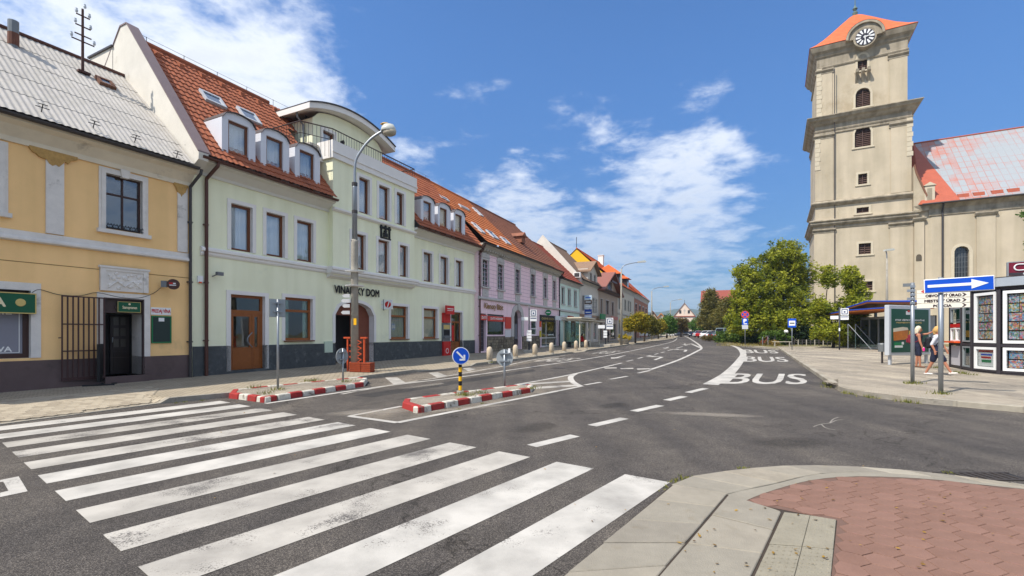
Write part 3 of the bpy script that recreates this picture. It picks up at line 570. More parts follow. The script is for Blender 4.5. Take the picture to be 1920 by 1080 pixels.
# filler strip between kerb arc and red blocks
RED_EDGE = [(1395, 939), (1440, 921), (1522, 899), (1612, 892), (1740, 897), (1840, 908), (1920, 916), (2150, 952), (2500, 1020)]
RE = smooth([G(*p, CHh) for p in RED_EDGE], 5); mb = MB()
for k in range(24):
    a, b = k / 24, (k + 1) / 24; mb.poly([Vector((*p.xy, gz(p.y) + CHh - .006)) for p in (along(INN, a), along(INN, b), along(RE, b), along(RE, a))])
mb.build('concrete_filler', SLABM[2], corner)
stone([(1366, 927), (1395, 940), (1466, 958), (1440, 921), (1400, 921)][0:3], corner, SLABM[0], 'concrete_slab')
# tactile slabs with raised studs
TAC = M('tactile_slab', (142, 135, 118), .9, .14, 6, .4, 90); la = ((1470, 960), (1402, 1105)); lm = ((1519, 966), (1483, 1105)); lr = ((1568, 974), (1556, 1105))
for A_, B_ in ((la, lm), (lm, lr)):
    ts = [0, .26, .5, .74, .98, 1.2]
    for t0, t1 in zip(ts, ts[1:]):
        q = [Vector(lp(*A_, t0)), Vector(lp(*A_, t1)), Vector(lp(*B_, t1)), Vector(lp(*B_, t0))]; s_ = stone(q, corner, TAC, 'tactile_slab', world=True, inset=.003, bev=.003); mb = MB()
        for i in range(5):
            for j in range(5):
                p = q[0].lerp(q[3], (i + .5) / 5).lerp(q[1].lerp(q[2], (i + .5) / 5), (j + .5) / 5); mb.lathe([(.011, 0), (.007, .005), (0, .005)], (p.x, p.y, gz(p.y) + CHh - .001), 6)
        mb.build('stud', TAC, s_, kind='stuff')
REDM = [M('red_block_a', (129, 98, 84), .9, .1, 7, .35, 90, c2=(132, 98, 90), c2amt=.1), M('red_block_b', (126, 95, 81), .9, .12, 7, .35, 90, c2=(126, 96, 86), c2amt=.1), M('red_block_c', (133, 101, 87), .9, .1, 7, .35, 90)]
HR = .122
rm = [hexmesh('red_paving_block', HR, .03, m_, .003, 1.0) for m_ in REDM]
poly = [p.xy for p in RE] + [Vector((9, 1.2)), Vector(lp((1556, 1105), (1556, 1105), 0)[:2]) + Vector((-.2, -1.6)), Vector(lp((1568, 974), (1568, 974), 0)[:2]), ]
poly = [p.xy for p in RE] + [Vector((9, 1.9)), Vector((1.75, 1.9)), G(1556, 1105, CHh).xy, G(1570, 974, CHh).xy, G(1397, 940, CHh).xy]
sheet('red_joint_sand', [(p.x, p.y, gz(p.y) + CHh - .009) for p in poly], M('red_sand', (108, 84, 73), .95, .15, 9), kind=None, parent=corner)
def inside(p, Q):
    c = False
    for i in range(len(Q)):
        a, b = Q[i], Q[i - 1]
        if (a.y > p.y) != (b.y > p.y) and p.x < (b.x - a.x) * (p.y - a.y) / (b.y - a.y) + a.x: c = not c
    return c
ca, sa = math.cos(R(-9)), math.sin(R(-9)); k_ = 0
def clip(P, Q):
    """part of hexagon P inside the paved area: drop or pull in the corners that stick out"""
    c = sum(P, Vector((0, 0))) / len(P)
    if not inside(c, Q): return None
    out = []
    for p in P:
        t = 1.0
        while not inside(c + (p - c) * t, Q) and t > .05: t -= .05
        out.append(c + (p - c) * t)
    return out
for i in range(-8, 48):
    for j in range(-4, 36):
        lx = (i + .5 * (j % 2)) * HR * math.sqrt(3); ly = j * HR * 1.5; x = 1.2 + lx * ca - ly * sa; y = 1.6 + lx * sa + ly * ca
        if x > 7.5 or y < 2.3 or x > .95 * y + 1.6: continue
        P = [Vector((x + HR * (math.sin(k * math.pi / 3) * ca - math.cos(k * math.pi / 3) * sa), y + HR * (math.sin(k * math.pi / 3) * sa + math.cos(k * math.pi / 3) * ca))) for k in range(6)]
        ins = [inside(p, poly) for p in P]
        if all(ins):
            o = link('red_paving_block', rm[rnd.choice((0, 0, 1, 1, 2))], corner, loc=(x, y, gz(y) + CHh - .0335 + rnd.uniform(0, .0012))); o.rotation_euler = (rnd.uniform(-.004, .004), rnd.uniform(-.004, .004), R(-9))
        elif any(ins):
            Q = clip(P, poly)
            if Q: stone([(p.x, p.y, 0) for p in Q], corner, rnd.choice(REDM), 'red_paving_block', h=CHh - .003, inset=.003, bev=0, world=True)
# drain grate by the far kerb of the corner
mb = MB(); g0 = G(1838, 893, .006)
for i in range(9): mb.box(g0.x - .38 + i * .09, g0.x - .33 + i * .09, g0.y - .12, g0.y + .12, g0.z - .02, g0.z + .006)
mb.box(g0.x - .42, g0.x + .46, g0.y - .16, g0.y - .12, g0.z - .02, g0.z + .008); mb.box(g0.x - .42, g0.x + .46, g0.y + .12, g0.y + .16, g0.z - .02, g0.z + .008); mb.box(g0.x - .42, g0.x + .46, g0.y - .15, g0.y + .15, g0.z - .03, g0.z - .004, 1)
mb.build('drain_grate', [IRON, BLK], road)

# ------------------------------------------------ traffic islands with red and white kerb stones
REDK = M('red_kerb_paint', (158, 48, 44), .75, .25, 8, .3, 60, c2=(104, 84, 74), c2amt=.14); WHTK = M('white_kerb_paint', (200, 194, 180), .75, .18, 8, .3, 60, c2=(112, 100, 86), c2amt=.3)
def island(name, label, foot, counts, hgt=.135):
    P = [G(*p) for p in foot]; c = sum(P, Vector()) / len(P); t = thing(name, label, 'traffic island', (c.x, c.y, gz(c.y))); C = c.xy; n = len(P); k = 0
    cw = sum((P[i].x * P[(i + 1) % n].y - P[(i + 1) % n].x * P[i].y) for i in range(n)) > 0
    mb = MB(); mb.poly([((p.xy - C) * .95).to_tuple() + (gz(p.y) - gz(c.y) + hgt - .012,) for p in P]); mb.build('top_surface', ASPW, t)
    for i in range(n):
        a, b = P[i].xy - C, P[(i + 1) % n].xy - C; d = (b - a); L_ = d.length; d.normalize(); nv = Vector((-d.y, d.x)) * (1 if cw else -1)
        for j in range(counts[i]):
            s0, s1 = L_ * j / counts[i] + .008, L_ * (j + 1) / counts[i] - .008; q = [a + d * s0, a + d * s1, a + d * s1 + nv * .17, a + d * s0 + nv * .17]; jz = rnd.uniform(-.008, .008); off = nv * rnd.uniform(-.012, .012); lean = nv * .02
            mb = MB(); Z = lambda p: gz(p.y + C.y) - gz(c.y)
            mb.add([(p.x + off.x, p.y + off.y, Z(p) - .05) for p in q] + [(p.x + off.x + (lean.x if m_ < 2 else 0), p.y + off.y + (lean.y if m_ < 2 else 0), Z(p) + hgt + jz) for m_, p in enumerate(q)], [(3, 2, 1, 0), (4, 5, 6, 7), (0, 1, 5, 4), (1, 2, 6, 5), (2, 3, 7, 6), (3, 0, 4, 7)])
            mb.build('kerb_stone', (REDK, WHTK)[k % 2], t, bevel=.02); k += 1
    return t
isl_a = island('traffic_island', 'low traffic island with red and white kerb stones along the left pavement', [(429, 747), (496, 755.5), (684, 724.5), (690, 716), (672, 714), (436, 739)], [4, 9, 1, 1, 9, 1])
isl_b = island('traffic_island', 'small mid-road traffic island with red and white kerb stones and a blue arrow sign', [(753, 765), (783, 775.5), (996, 736), (1000, 730), (985, 727), (757, 758)], [1, 10, 1, 1, 9, 1])
# ------------------------------------------------ house helpers
def eave(B, mats, u0, u1, ze, ov=.5, ch=.4, gut=None, name='cornice', prof=None):
    """moulded cornice under the eave and a half-round gutter in front of it"""
    mb = MB(); P = prof or [(0, ze - ch), (-.06, ze - ch), (-.06, ze - ch * .75), (-ov * .55, ze - ch * .3), (-ov * .9, ze - .08), (-ov * .9, ze), (.1, ze)]
    mb.prism(P, u0, u1, 'x'); mb.build(name, mats, B.root)
    if gut:
        mb = MB(); r = .085; c = (-ov - .04, ze + .04); n = 7; arcp = [(c[0] + r * math.cos(math.pi + k * math.pi / n), c[1] + r * math.sin(math.pi + k * math.pi / n)) for k in range(n + 1)]
        mb.prism(arcp + [(x * .99 + .0, z + .012) for x, z in reversed(arcp)][0:0] + [(c[0] + r * .85, c[1]), (c[0] - r * .85, c[1])], u0, u1, 'x'); mb.build('gutter', gut, B.root)
def downpipe(B, u, ze, mat, ov=.5, y=-.1, r=.055):
    MB().tube([(u + .12, -ov - .04, ze), (u + .1, -ov - .02, ze - .15), (u, y, ze - .55), (u, y, ze - .75), (u, y, -.2)], r, 8).build('downpipe', mat, B.root)
    for z in (1.2, 3.2, 5.2): MB().box(u - .07, u + .07, y - .03, .02, z, z + .04).build('pipe_clamp', mat, B.root)
def shell(B, u0, u1, ze, D, yr, zr, m, wm, plz=0, holes=None, mat2=None, left=True, right=True, ybase=0, lm=None):
    """front wall with openings, gable ends and back wall"""
    mb = MB(); panel(mb, u0, u1, max(plz, -.6) if plz else -.6, ze, 0, B.holes, 0, 1)
    for u, on, mi in ((u0, left, 0), (u1, right, 0)):
        if on: mb.poly([(u, 0, -.6), (u, D, -.6), (u, D, ze), (u, yr, zr), (u, 0, ze)], mi)
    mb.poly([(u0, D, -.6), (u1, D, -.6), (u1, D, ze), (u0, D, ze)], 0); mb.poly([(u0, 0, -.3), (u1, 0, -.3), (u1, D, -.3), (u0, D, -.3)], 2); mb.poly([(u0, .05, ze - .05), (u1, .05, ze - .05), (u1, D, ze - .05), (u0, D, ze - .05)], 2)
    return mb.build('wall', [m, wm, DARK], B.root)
def plinth(B, u0, u1, z1, m, pr=.04, z0=-.6):
    mb = MB(); panel(mb, u0, u1, z0, z1, -pr, [(h[0], h[1], h[2], h[3], h[4] + pr, h[5]) for h in B.holes], 0, 0); mb.poly([(u0, -pr, z1), (u1, -pr, z1), (u1, .01, z1), (u0, .01, z1)])
    return mb.build('plinth', m, B.root)
def roof(B, mat, u0, u1, y0, z0, yr, zr, D, name='roof', **k):
    mb = MB(); tiles(mb, u0, u1, y0, z0, yr, zr, **k); nb = len(mb.f)
    mb.poly([(u0, yr, zr), (u1, yr, zr), (u1, 2 * yr - y0, z0), (u0, 2 * yr - y0, z0)])
    o = mb.build(name, mat, B.root, kind='stuff'); mb = MB(); mb.tube([(u0, yr, zr + .03), (u1, yr, zr + .03)], .12, 8); mb.build('ridge_tile', mat, o); return o
def on_slope(y0, z0, yr, zr, t): return y0 + (yr - y0) * t, z0 + (zr - z0) * t
def skylight(B, par, px0, px1, pyt, pyb, y0, z0, yr, zr, frame, openang=0):
    """roof window lying on the slope; photo corner points give its place"""
    S = math.hypot(yr - y0, zr - z0); cy, cz = (yr - y0) / S, (zr - z0) / S
    def hit(px, py):
        d = B._d(px, py); o = Vector((0, 0, CH)) - B.A; ox, oy, oz = o.xy.dot(B.U), o.xy.dot(B.V), o.z; dx, dy, dz = d.xy.dot(B.U), d.xy.dot(B.V), d.z
        t = ((oy - y0) * cz - (oz - z0) * cy) / (dz * cy - dy * cz); return ox + dx * t, ((oy + dy * t - y0) * cy + (oz + dz * t - z0) * cz)
    u0, s1 = hit(px0, pyt); u1, s0 = hit(px1, pyb); u0, u1 = min(u0, u1), max(u0, u1); s0, s1 = min(s0, s1), max(s0, s1)
    def P(u, s, h): return (u, y0 + cy * s - cz * h, z0 + cz * s + cy * h)
    def bx(a, b, c, d, h0, h1, mb):
        mb.add([P(a, c, h0), P(b, c, h0), P(b, d, h0), P(a, d, h0), P(a, c, h1), P(b, c, h1), P(b, d, h1), P(a, d, h1)], [(0, 3, 2, 1), (4, 5, 6, 7), (0, 1, 5, 4), (1, 2, 6, 5), (2, 3, 7, 6), (3, 0, 4, 7)])
    mb = MB(); f = .09
    for a, b, c, d in ((u0, u0 + f, s0, s1), (u1 - f, u1, s0, s1), (u0 + f, u1 - f, s0, s0 + f), (u0 + f, u1 - f, s1 - f, s1)): bx(a, b, c, d, 0, .13, mb)
    o = mb.build('skylight', frame, par); mb = MB(); bx(u0 + f, u1 - f, s0 + f, s1 - f, .07, .09, mb); mb.build('pane', SKYGL, o); return o
SKYGL = M('skylight_glass', (70, 92, 120), .06, 0, spec=1.0)
def tile_mat(name, c, c2, amt): return M(name, c, .85, .22, 2.2, .25, 40, c2=c2, c2amt=amt)
TERRA = tile_mat('terracotta_tiles', (160, 92, 62), (122, 68, 48), .25); ORT = tile_mat('orange_tiles', (196, 116, 66), (170, 96, 58), .3); BRT = tile_mat('brown_tiles', (142, 92, 70), (116, 76, 60), .35); REDT = tile_mat('red_tiles', (150, 74, 56), (118, 62, 50), .3)
NEWOR = tile_mat('new_orange_tiles', (206, 96, 44), (186, 82, 40), .2)

# ------------------------------------------------ yellow house
YW = M('yellow_stucco', (250, 206, 144), .92, .08, .8, .3, 60, streak=.08, c2=(222, 186, 132), c2amt=.06, ss=1.6); WTR = M('weathered_white_trim', (222, 216, 208), .9, .12, 3, .2, 50, c2=(170, 164, 156), c2amt=.08)
YPL = M('brown_grey_plinth', (98, 82, 80), .85, .15, 1.5, .3, 60, c2=(82, 70, 68), c2amt=.2); CREAM = M('cream_cornice', (226, 214, 190), .9, .1, 2, .2, 50, c2=(180, 168, 148), c2amt=.1)
Y = Bld('yellow_house', 'two-storey yellow stucco house with white trim and grey corrugated roof', (0, 736), (355, 707))
yu0, yu1 = -5.2, Y.L; yze = Y.uv(120, 243, -.5)[1]; yr_, yzr = 4.0, 11.05
r = Y.rect(197.5, 266, 324, 427.5)
wn = window(Y, r, M('dark_brown_wood', (66, 44, 38), .5, .1), .05, [.5], [.66], curtain=None, dep=.1)
def layered(B, r, o, mt, w1=.16, pr=.05):
    u0, u1, z0, z1 = r; mb = MB()
    for a, p in ((w1, pr * .55), (w1 * .62, pr), (w1 * .3, pr * .35)): mb.box(u0 - a, u0, -p, .02, z0 - .03, z1); mb.box(u1, u1 + a, -p, .02, z0 - .03, z1); mb.box(u0 - a, u1 + a, -p - .002, .02, z1, z1 + a)
    m = (u0 + u1) / 2; mb.prism([(m - .09, z1 - .04), (m + .09, z1 - .04), (m + .12, z1 + w1 + .05), (m - .12, z1 + w1 + .05)], -pr - .05, .02, 'y'); mb.box(u0 - w1 - .05, u1 + w1 + .05, -.12, .05, z0 - .14, z0 - .032)
    return mb.build('surround', mt, o)
layered(Y, r, wn, WTR)
mb = MB(); u0, u1, z0, z1 = r
for i in range(13):
    u = u0 + .03 + (u1 - u0 - .06) * i / 12; mb.tube([(u, -.09, z0), (u + (.03 if i % 2 else -.03), -.1, z0 + .07), (u, -.09, z0 + .13)], .009, 5); mb.lathe([(0, -.018), (.018, 0), (0, .018)], (u, -.095, z0 + .14), 6)
mb.box(u0, u1, -.105, -.085, z0 + .01, z0 + .03); mb.box(u0, u1, -.105, -.085, z0 + .1, z0 + .118); mb.build('window_guard', BLACKM, wn)
r2 = Y.rect(-76, -2, 272, 392); r2 = (r2[0], r2[1], r[2], r[3]); w2 = window(Y, r2, MATS['dark_brown_wood'], .05, [.5], [.66], dep=.1); layered(Y, r2, w2, WTR)
# doorway
dr = Y.rect(194, 270, 557.5, 708); dz0 = dr[2] + .02; Y.holes.append((dr[0], dr[1], dz0, dr[3], .75, 0))
sw = Y.rect(-120, 57, 552, 668); sw = (sw[0], sw[1], Y.uv(57, 671)[1], Y.uv(57, 545)[1])
BWD = MATS['dark_brown_wood']
shopw = window(Y, sw, BWD, .12, [.5], [], dep=.1, sur=(WTR, .2, .03), name='shop_window', gl=GLASSC)
wallY = shell(Y, yu0, yu1, yze - .1, 8, yr_, yzr, YW, WTR); plinth(Y, yu0, yu1, .78, YPL)
MB().box(sw[0] + .05, sw[1] - .1, .115, .12, sw[2] + .1, sw[3] - .1).build('window_film', M('grey_window_film', (132, 132, 142), .5, .08, 1), shopw)
mb = MB(); e = sw[1] - .22; zz = sw[3]; h_ = sw[3] - sw[2]
text(mb, 'ENIE', e - .62, e - .1, sw[2] + h_ * .64, sw[2] + h_ * .71, .112, bold=.006); text(mb, 'ÁVA', e - .5, e - .1, sw[2] + h_ * .1, sw[2] + h_ * .19, .112, bold=.006)
mb.box(e + .03, e + .045, .106, .112, sw[2] + .14, sw[3] - .14); mb.box(sw[0] + .2, e + .03, .106, .112, sw[2] + .14, sw[2] + .155); mb.build('lettering', SWHITE, shopw)
mb = MB(); mb.box(dr[0] - .16, dr[0], -.03, .02, dz0, dr[3] + .15); mb.box(dr[1], dr[1] + .16, -.03, .02, dz0, dr[3] + .15); mb.box(dr[0], dr[1], -.03, .02, dr[3], dr[3] + .15); dframe = mb.build('door_surround', WTR, Y.root)
zt = Y.uv(194, 586)[1]
mb = MB(); mb.box(dr[0], dr[1], .08, .14, zt, dr[3]); mb.box(dr[0], dr[0] + .04, -.02, .06, dz0, dr[3]); mb.box(dr[1] - .04, dr[1], -.02, .06, dz0, dr[3]); mb.box(dr[0] + .04, dr[1] - .04, -.02, .06, dr[3] - .04, dr[3]); mb.box(dr[0] + .3, dr[0] + .44, .04, .08, zt + .14, zt + .22); mb.build('door_head', M('dark_brown_panel', (70, 56, 54), .6, .1), Y.root)
mb = MB(); mb.box(dr[0] - .02, dr[1] + .08, -.16, .1, -.5, dz0); mb.box(dr[0] + .02, dr[1] - .01, .1, .9, dz0 - .1, dz0 - .004); mb.build('doorstep', YPL, Y.root)
mb = MB(); x0, x1 = dr[0] + .05, dr[1] - .04; yd = .76; mb.box(x0 - .3, x1 + .3, yd + .06, yd + 1.2, dz0, zt, 1)
mb.box(x0 + .42, x1 - .03, yd, yd + .05, dz0 + .02, zt - .08)
for i in range(2):
    for j in range(3): mb.box(x0 + .49 + i * .18, x0 + .63 + i * .18, yd - .012, yd, dz0 + .85 + j * .34, dz0 + 1.1 + j * .34, 2)
mb.box(x0 + .49, x0 + .81, yd - .012, yd, dz0 + .12, dz0 + .7, 0); mb.tube([(x0 + .46, yd - .04, dz0 + 1.0), (x0 + .46, yd - .04, dz0 + 1.15)], .012, 6, 3)
mb.build('door', [M('very_dark_wood', (34, 24, 22), .4, .1), DARK, M('dim_glass', (74, 70, 66), .2, .1), STEEL], Y.root)
# grille gate, opened flat against the wall
gr = Y.rect(112, 193, 554, 713); mb = MB(); b_ = .017
for i in range(9): u = gr[0] + (gr[1] - gr[0] - .03) * i / 8; mb.box(u, u + .03, -.12, -.09, gr[2], gr[3])
mb.box(gr[0] - .06, gr[0], -.115, -.095, gr[2] + 1.15, gr[2] + 1.18); mb.box(gr[0], gr[1], -.118, -.092, gr[2] - .02, gr[2] + .02)
gg = mb.build('grille_gate', M('brown_painted_steel', (72, 46, 44), .55, .12), Y.root)
for z in (gr[2] + .03, gr[2] + (gr[3] - gr[2]) * .335, gr[2] + (gr[3] - gr[2]) * .655, gr[3] - .035): MB().box(gr[0], gr[1], -.13, -.121, z, z + .035).build('crossbar', MATS['brown_painted_steel'], gg)
# pilasters, band, relief
for a, b in ((85, 119), (332, 350.5)): u0 = Y.uv(a, 400)[0]; u1 = Y.uv(b, 400)[0]; MB().box(u0, u1, -.05, .02, 4.2, yze - .42).build('pilaster', WTR, Y.root)
mb = MB(); z = Y.uv(0, 427)[1]; mb.prism([(0, z), (-.05, z), (-.05, z - .14), (-.1, z - .15), (-.12, z - .2), (-.12, z - .25), (-.06, z - .28), (0, z - .28)], yu0, yu1 - .04, 'x'); mb.build('band_course', WTR, Y.root)
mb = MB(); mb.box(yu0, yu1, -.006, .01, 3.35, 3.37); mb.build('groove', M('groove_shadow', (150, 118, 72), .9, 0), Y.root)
rr = Y.rect(186, 276, 497, 544); mb = MB(); u0, u1, z0, z1 = rr; mb.box(u0, u1, -.06, .02, z0, z1); mb.box(u0 - .03, u1 + .03, -.11, .02, z1 - .06, z1); mb.box(u0, u0 + .13, -.09, .02, z0, z1 - .06); mb.box(u1 - .13, u1, -.09, .02, z0, z1 - .06); mb.box(u0 + .13, u1 - .13, -.085, .02, z1 - .14, z1 - .06)
pl = mb.build('relief_plaque', WTR, Y.root); mb = MB(); q = random.Random(3)
for i in range(34):
    x, zz_ = q.uniform(u0 + .2, u1 - .2), q.uniform(z0 + .08, z1 - .2); s_ = q.uniform(.03, .07); mb.lathe([(0, -.0), (s_, .0), (s_ * .7, -.02), (0, -.035)], (x, -.06, zz_), 7, axis='y')
mb.tube([(u0 + .2, -.07, z0 + .1), (u0 + .4, -.08, z0 + .3), (u0 + .6, -.07, z0 + .15), (u0 + .8, -.08, z0 + .32), (u1 - .2, -.07, z0 + .12)], .025, 6); mb.build('carving', WTR, pl)
eave(Y, CREAM, yu0, yu1 + .02, yze, .5, .55, DGREY); downpipe(Y, yu1 - .02, yze, DGREY, r=.05)
# plaster damage under the eave
CRUM = M('crumbled_plaster', (190, 152, 92), .95, .25, 9, .8, 25); q = random.Random(9)
for cx_, w_ in ((Y.uv(100, 290)[0], .5), (Y.uv(338, 345)[0], .22)):
    n = 15; P = [(cx_ - w_ + 2 * w_ * i / n, yze - .52) for i in range(n + 1)] + [(cx_ + w_ - 2 * w_ * i / n, yze - .55 - (.34 * (1 - abs(2 * i / n - 1)) + q.uniform(0, .1))) for i in range(n + 1)]
    MB().prism(P, -.062, 0, 'y').build('damaged_plaster', CRUM, Y.root)
CORR = M('grey_corrugated_sheet', (186, 180, 172), .85, .12, .7, 0, c2=(160, 154, 148), c2amt=.15, streak=.1)
mb = MB(); tiles(mb, yu0, yu1 - .12, -.5, yze + .1, yr_, yzr, cw=.15, rl=1.2, amp=.02, step=.012, jag=0); mb.poly([(yu0, yr_, yzr), (yu1, yr_, yzr), (yu1, 8.5, yze), (yu0, 8.5, yze)])
rf = mb.build('roof', CORR, Y.root, kind='stuff')
MB().tube([(yu0, yr_, yzr + .05), (yu1 - .1, yr_, yzr + .05)], .07, 8).build('ridge_cap', BROWNM, rf)
SY = (-.5, yze + .1, yr_, yzr)
# skylight, flue, snow guards
sk = skylight(Y, rf, 176, 217, 146, 171, *SY, M('rusty_frame', (110, 74, 56), .7, .2, 6))
def slope_pt(B, px, py, S):
    y0, z0, yr, zr = S; L_ = math.hypot(yr - y0, zr - z0); cy, cz = (yr - y0) / L_, (zr - z0) / L_; d = B._d(px, py); o = Vector((0, 0, CH)) - B.A; ox, oy, oz = o.xy.dot(B.U), o.xy.dot(B.V), o.z; dx, dy, dz = d.xy.dot(B.U), d.xy.dot(B.V), d.z
    t = ((oy - y0) * cz - (oz - z0) * cy) / (dz * cy - dy * cz); return Vector((ox + dx * t, oy + dy * t, oz + dz * t))
p = slope_pt(Y, 25, 86, SY); mb = MB(); mb.lathe([(.13, -.3), (.13, .75), (.11, .75), (.11, .7)], p, 12); mb.lathe([(.135, .0), (.135, .38)], p, 12, 1); mb.build('flue', [ZINC, M('rust', (110, 70, 54), .8, .25, 6)], rf, smooth=False)
mb = MB()
for px, py in ((77, 212), (174, 242), (252, 268), (330, 297), (352, 282)):
    p = slope_pt(Y, px, py, SY); mb.tube([p, p + Vector((0, -.12, .2))], .012, 5); mb.tube([p + Vector((-.14, -.1, .12)), p + Vector((.14, -.1, .12))], .012, 5); mb.tube([p + Vector((-.1, -.12, .2)), p + Vector((.1, -.12, .2))], .012, 5)
mb.build('snow_guard', BLACKM, rf)
# roof mast with insulators
p = slope_pt(Y, 155, 138, SY); mb = MB(); mb.tube([p + Vector((0, 0, -.1)), p + Vector((0, 0, 2.15))], [.045, .035], 8); mb.box(p.x - .16, p.x + .16, p.y - .16, p.y + .16, p.z - .02, p.z + .05)
for z, w_ in ((1.05, .3), (1.25, .22), (1.55, .2), (1.9, .18)): mb.tube([p + Vector((-w_, -.03, z)), p + Vector((w_, -.03, z))], .022, 6)
ma = mb.build('roof_mast', M('rusty_mast', (78, 52, 46), .8, .2, 6), rf); mb = MB()
for dx, z in ((-.3, 1.1), (.3, 1.1), (-.2, 1.6), (.2, 1.58), (-.17, 1.95), (.05, 2.2), (.17, 1.95)): mb.lathe([(.0, -.02), (.035, 0), (.045, .05), (.03, .09), (.035, .12), (0, .14)], p + Vector((dx, -.03, z)), 8)
mb.build('insulator', M('porcelain', (190, 196, 200), .25, 0), ma)
# cable slung along the wall
MB().tube(smooth([Vector((*[Y.uv(500 * 0 + a / 4, 500 + b / 4, -.03)[0]], -.03, Y.uv(a / 4, 500 + b / 4, -.03)[1])) for a, b in ((240, 195), (300, 172), (440, 210), (600, 218), (730, 195), (900, 230), (1040, 235), (1150, 200), (1220, 145))], 4), .008, 5).build('wall_cable', BLACKM, Y.root)

def wall_thing(B, name, label, cat, u, z, y=-.001, group=None):
    """an object fixed to the street front of house B"""
    w_ = B.A.xy + B.U * u + B.V * y; return thing(name, label, cat, (w_.x, w_.y, B.A.z + z), math.atan2(B.U.y, B.U.x), group)
# signs on the yellow house
def board(t, x0, x1, z0, z1, m, th=.04, y=0, name='board', rim=None, rw=.02):
    MB().box(x0, x1, y - th, y, z0, z1).build(name, m, t, bevel=.004)
    if rim:
        mb = MB(); mb.box(x0, x1, y - th - .008, y - th, z0, z0 + rw); mb.box(x0, x1, y - th - .008, y - th, z1 - rw, z1); mb.box(x0, x0 + rw, y - th - .0075, y - th, z0 + rw, z1 - rw); mb.box(x1 - rw, x1, y - th - .0075, y - th, z0 + rw, z1 - rw); mb.build('rim', rim, t)
a = Y.rect(-90, 64, 549, 588); a = (a[0], a[1], Y.uv(64, 589)[1], Y.uv(64, 551)[1]); t = wall_thing(Y, 'shop_sign', 'long green fascia sign ending in cream letters KA at the left edge', 'sign', a[0], a[2], -.05); W_, H_ = a[1] - a[0], a[3] - a[2]
board(t, 0, W_, 0, H_, SGREEN, .1, rim=GOLD, rw=.025); mb = MB(); text(mb, 'KA', W_ - 1.0, W_ - .58, H_ * .32, H_ * .74, -.112, bold=.012); mb.build('lettering', M('cream_letters', (226, 214, 176), .5, 0), t); mb = MB(); mb.lathe([(0, -.012), (.085, -.012), (.1, 0)], (W_ - .3, -.1, H_ * .53), 20, axis='y'); mb.build('emblem', GOLD, t)
a = Y.rect(221, 264.5, 565, 585); t = wall_thing(Y, 'beer_sign', 'small green beer sign with cream script over the open doorway', 'sign', a[0], a[2], .075); W_, H_ = a[1] - a[0], a[3] - a[2]; board(t, 0, W_, 0, H_, SGREEN, .06, rim=GOLD, rw=.012)
mb = MB(); text(mb, 'Staropramen', W_ * .2, W_ * .82, H_ * .25, H_ * .6, -.072, bold=.003); mb.lathe([(0, -.004), (.03, -.004), (.03, 0)], (W_ * .5, -.066, H_ * .78), 14, axis='y'); mb.build('lettering', MATS['cream_letters'], t)
a = Y.rect(282.5, 320, 576, 590); t = wall_thing(Y, 'wine_sign', 'white sign with red letters PREDAJ VÍNA on yellow wall', 'sign', a[0], a[2]); W_, H_ = a[1] - a[0], a[3] - a[2]; board(t, 0, W_, 0, H_, SWHITE, .02); mb = MB(); text(mb, 'PREDAJ VÍNA', W_ * .04, W_ * .97, H_ * .15, H_ * .88, -.022, bold=.004); mb.build('lettering', SRED, t)
a = Y.rect(283, 320.5, 592, 643.5); t = wall_thing(Y, 'menu_board', 'green framed blackboard under the wine sign', 'board', a[0], a[2]); W_, H_ = a[1] - a[0], a[3] - a[2]; board(t, 0, W_, 0, H_, M('blackboard', (38, 54, 50), .6, .1), .03, rim=M('bright_green_frame', (16, 112, 66), .5, .05), rw=.04)
mb = MB(); mb.box(W_ * .35, W_ * .63, -.036, -.031, H_ * .8, H_ * .93); mb.build('label_plate', SWHITE, t)
u, z = Y.uv(325, 533, -.35); t = wall_thing(Y, 'round_sign', 'round brown projecting sign beside the downpipe of the yellow house', 'sign', u, z, -.35); t.rotation_euler.z += R(90 - 18) - R(90) + R(-25)
mb = MB(); mb.disc((0, 0), .165, -.05, .05, 28); mb.build('disc', M('brown_sign_face', (78, 48, 40), .5, .05), t); mb = MB(); mb.box(-.1, .0, -.056, -.051, .0, .05); mb.build('red_mark', SRED, t); mb = MB(); mb.box(.01, .08, -.056, -.051, .005, .04); mb.box(-.09, .09, -.056, -.051, -.045, -.02); mb.build('white_mark', SWHITE, t); mb = MB(); mb.box(-.32, -.17, -.06, .06, -.1, .1); mb.build('bracket', ZINC, t)

# ------------------------------------------------ green house
GW = M('pale_green_stucco', (244, 244, 212), .92, .07, .5, .25, 60, streak=.07, c2=(214, 220, 194), c2amt=.03, ss=2.); GTR = M('white_stucco_trim', (232, 228, 222), .85, .04, 2, .1, 60); STONE = M('dark_stone_cladding', (72, 76, 78), .55, .3, 5, .35, 30, c2=(100, 104, 104), c2amt=.25)
GOFF = M('white_gable_plaster', (214, 208, 196), .92, .1, 1.2, .2, 60, c2=(184, 174, 156), c2amt=.08)
g = Bld('green_house', 'pale green corner-bay wine house with terracotta roof, dormers and balcony', (360, 706.5), (888, 662))
gu1 = g.L + .35; gze = g.uv(410, 304, -.55)[1]; gy0, gz0, gyr, gzr = -.55, gze + .1, 4.0, 12.62; SG = (gy0, gz0, gyr, gzr); BAY = -.28
bu0, bu1 = g.uv(624, 480, BAY)[0], g.uv(777, 480, BAY)[0]
W2 = [(432.4, 472.7, 394, 470.6), (498.5, 533, 410, 480), (556, 586.6, 424, 490), (793.6, 809.5, 480, 527.5), (825, 839.5, 487.6, 533), (853.7, 866.5, 494, 538)]
for q in W2: r = g.rect(*q); window(g, (r[0], r[1], 4.52, 6.22), WOOD, .09, curtain=CURT, sur=(GTR, .14, .04), dep=.12)
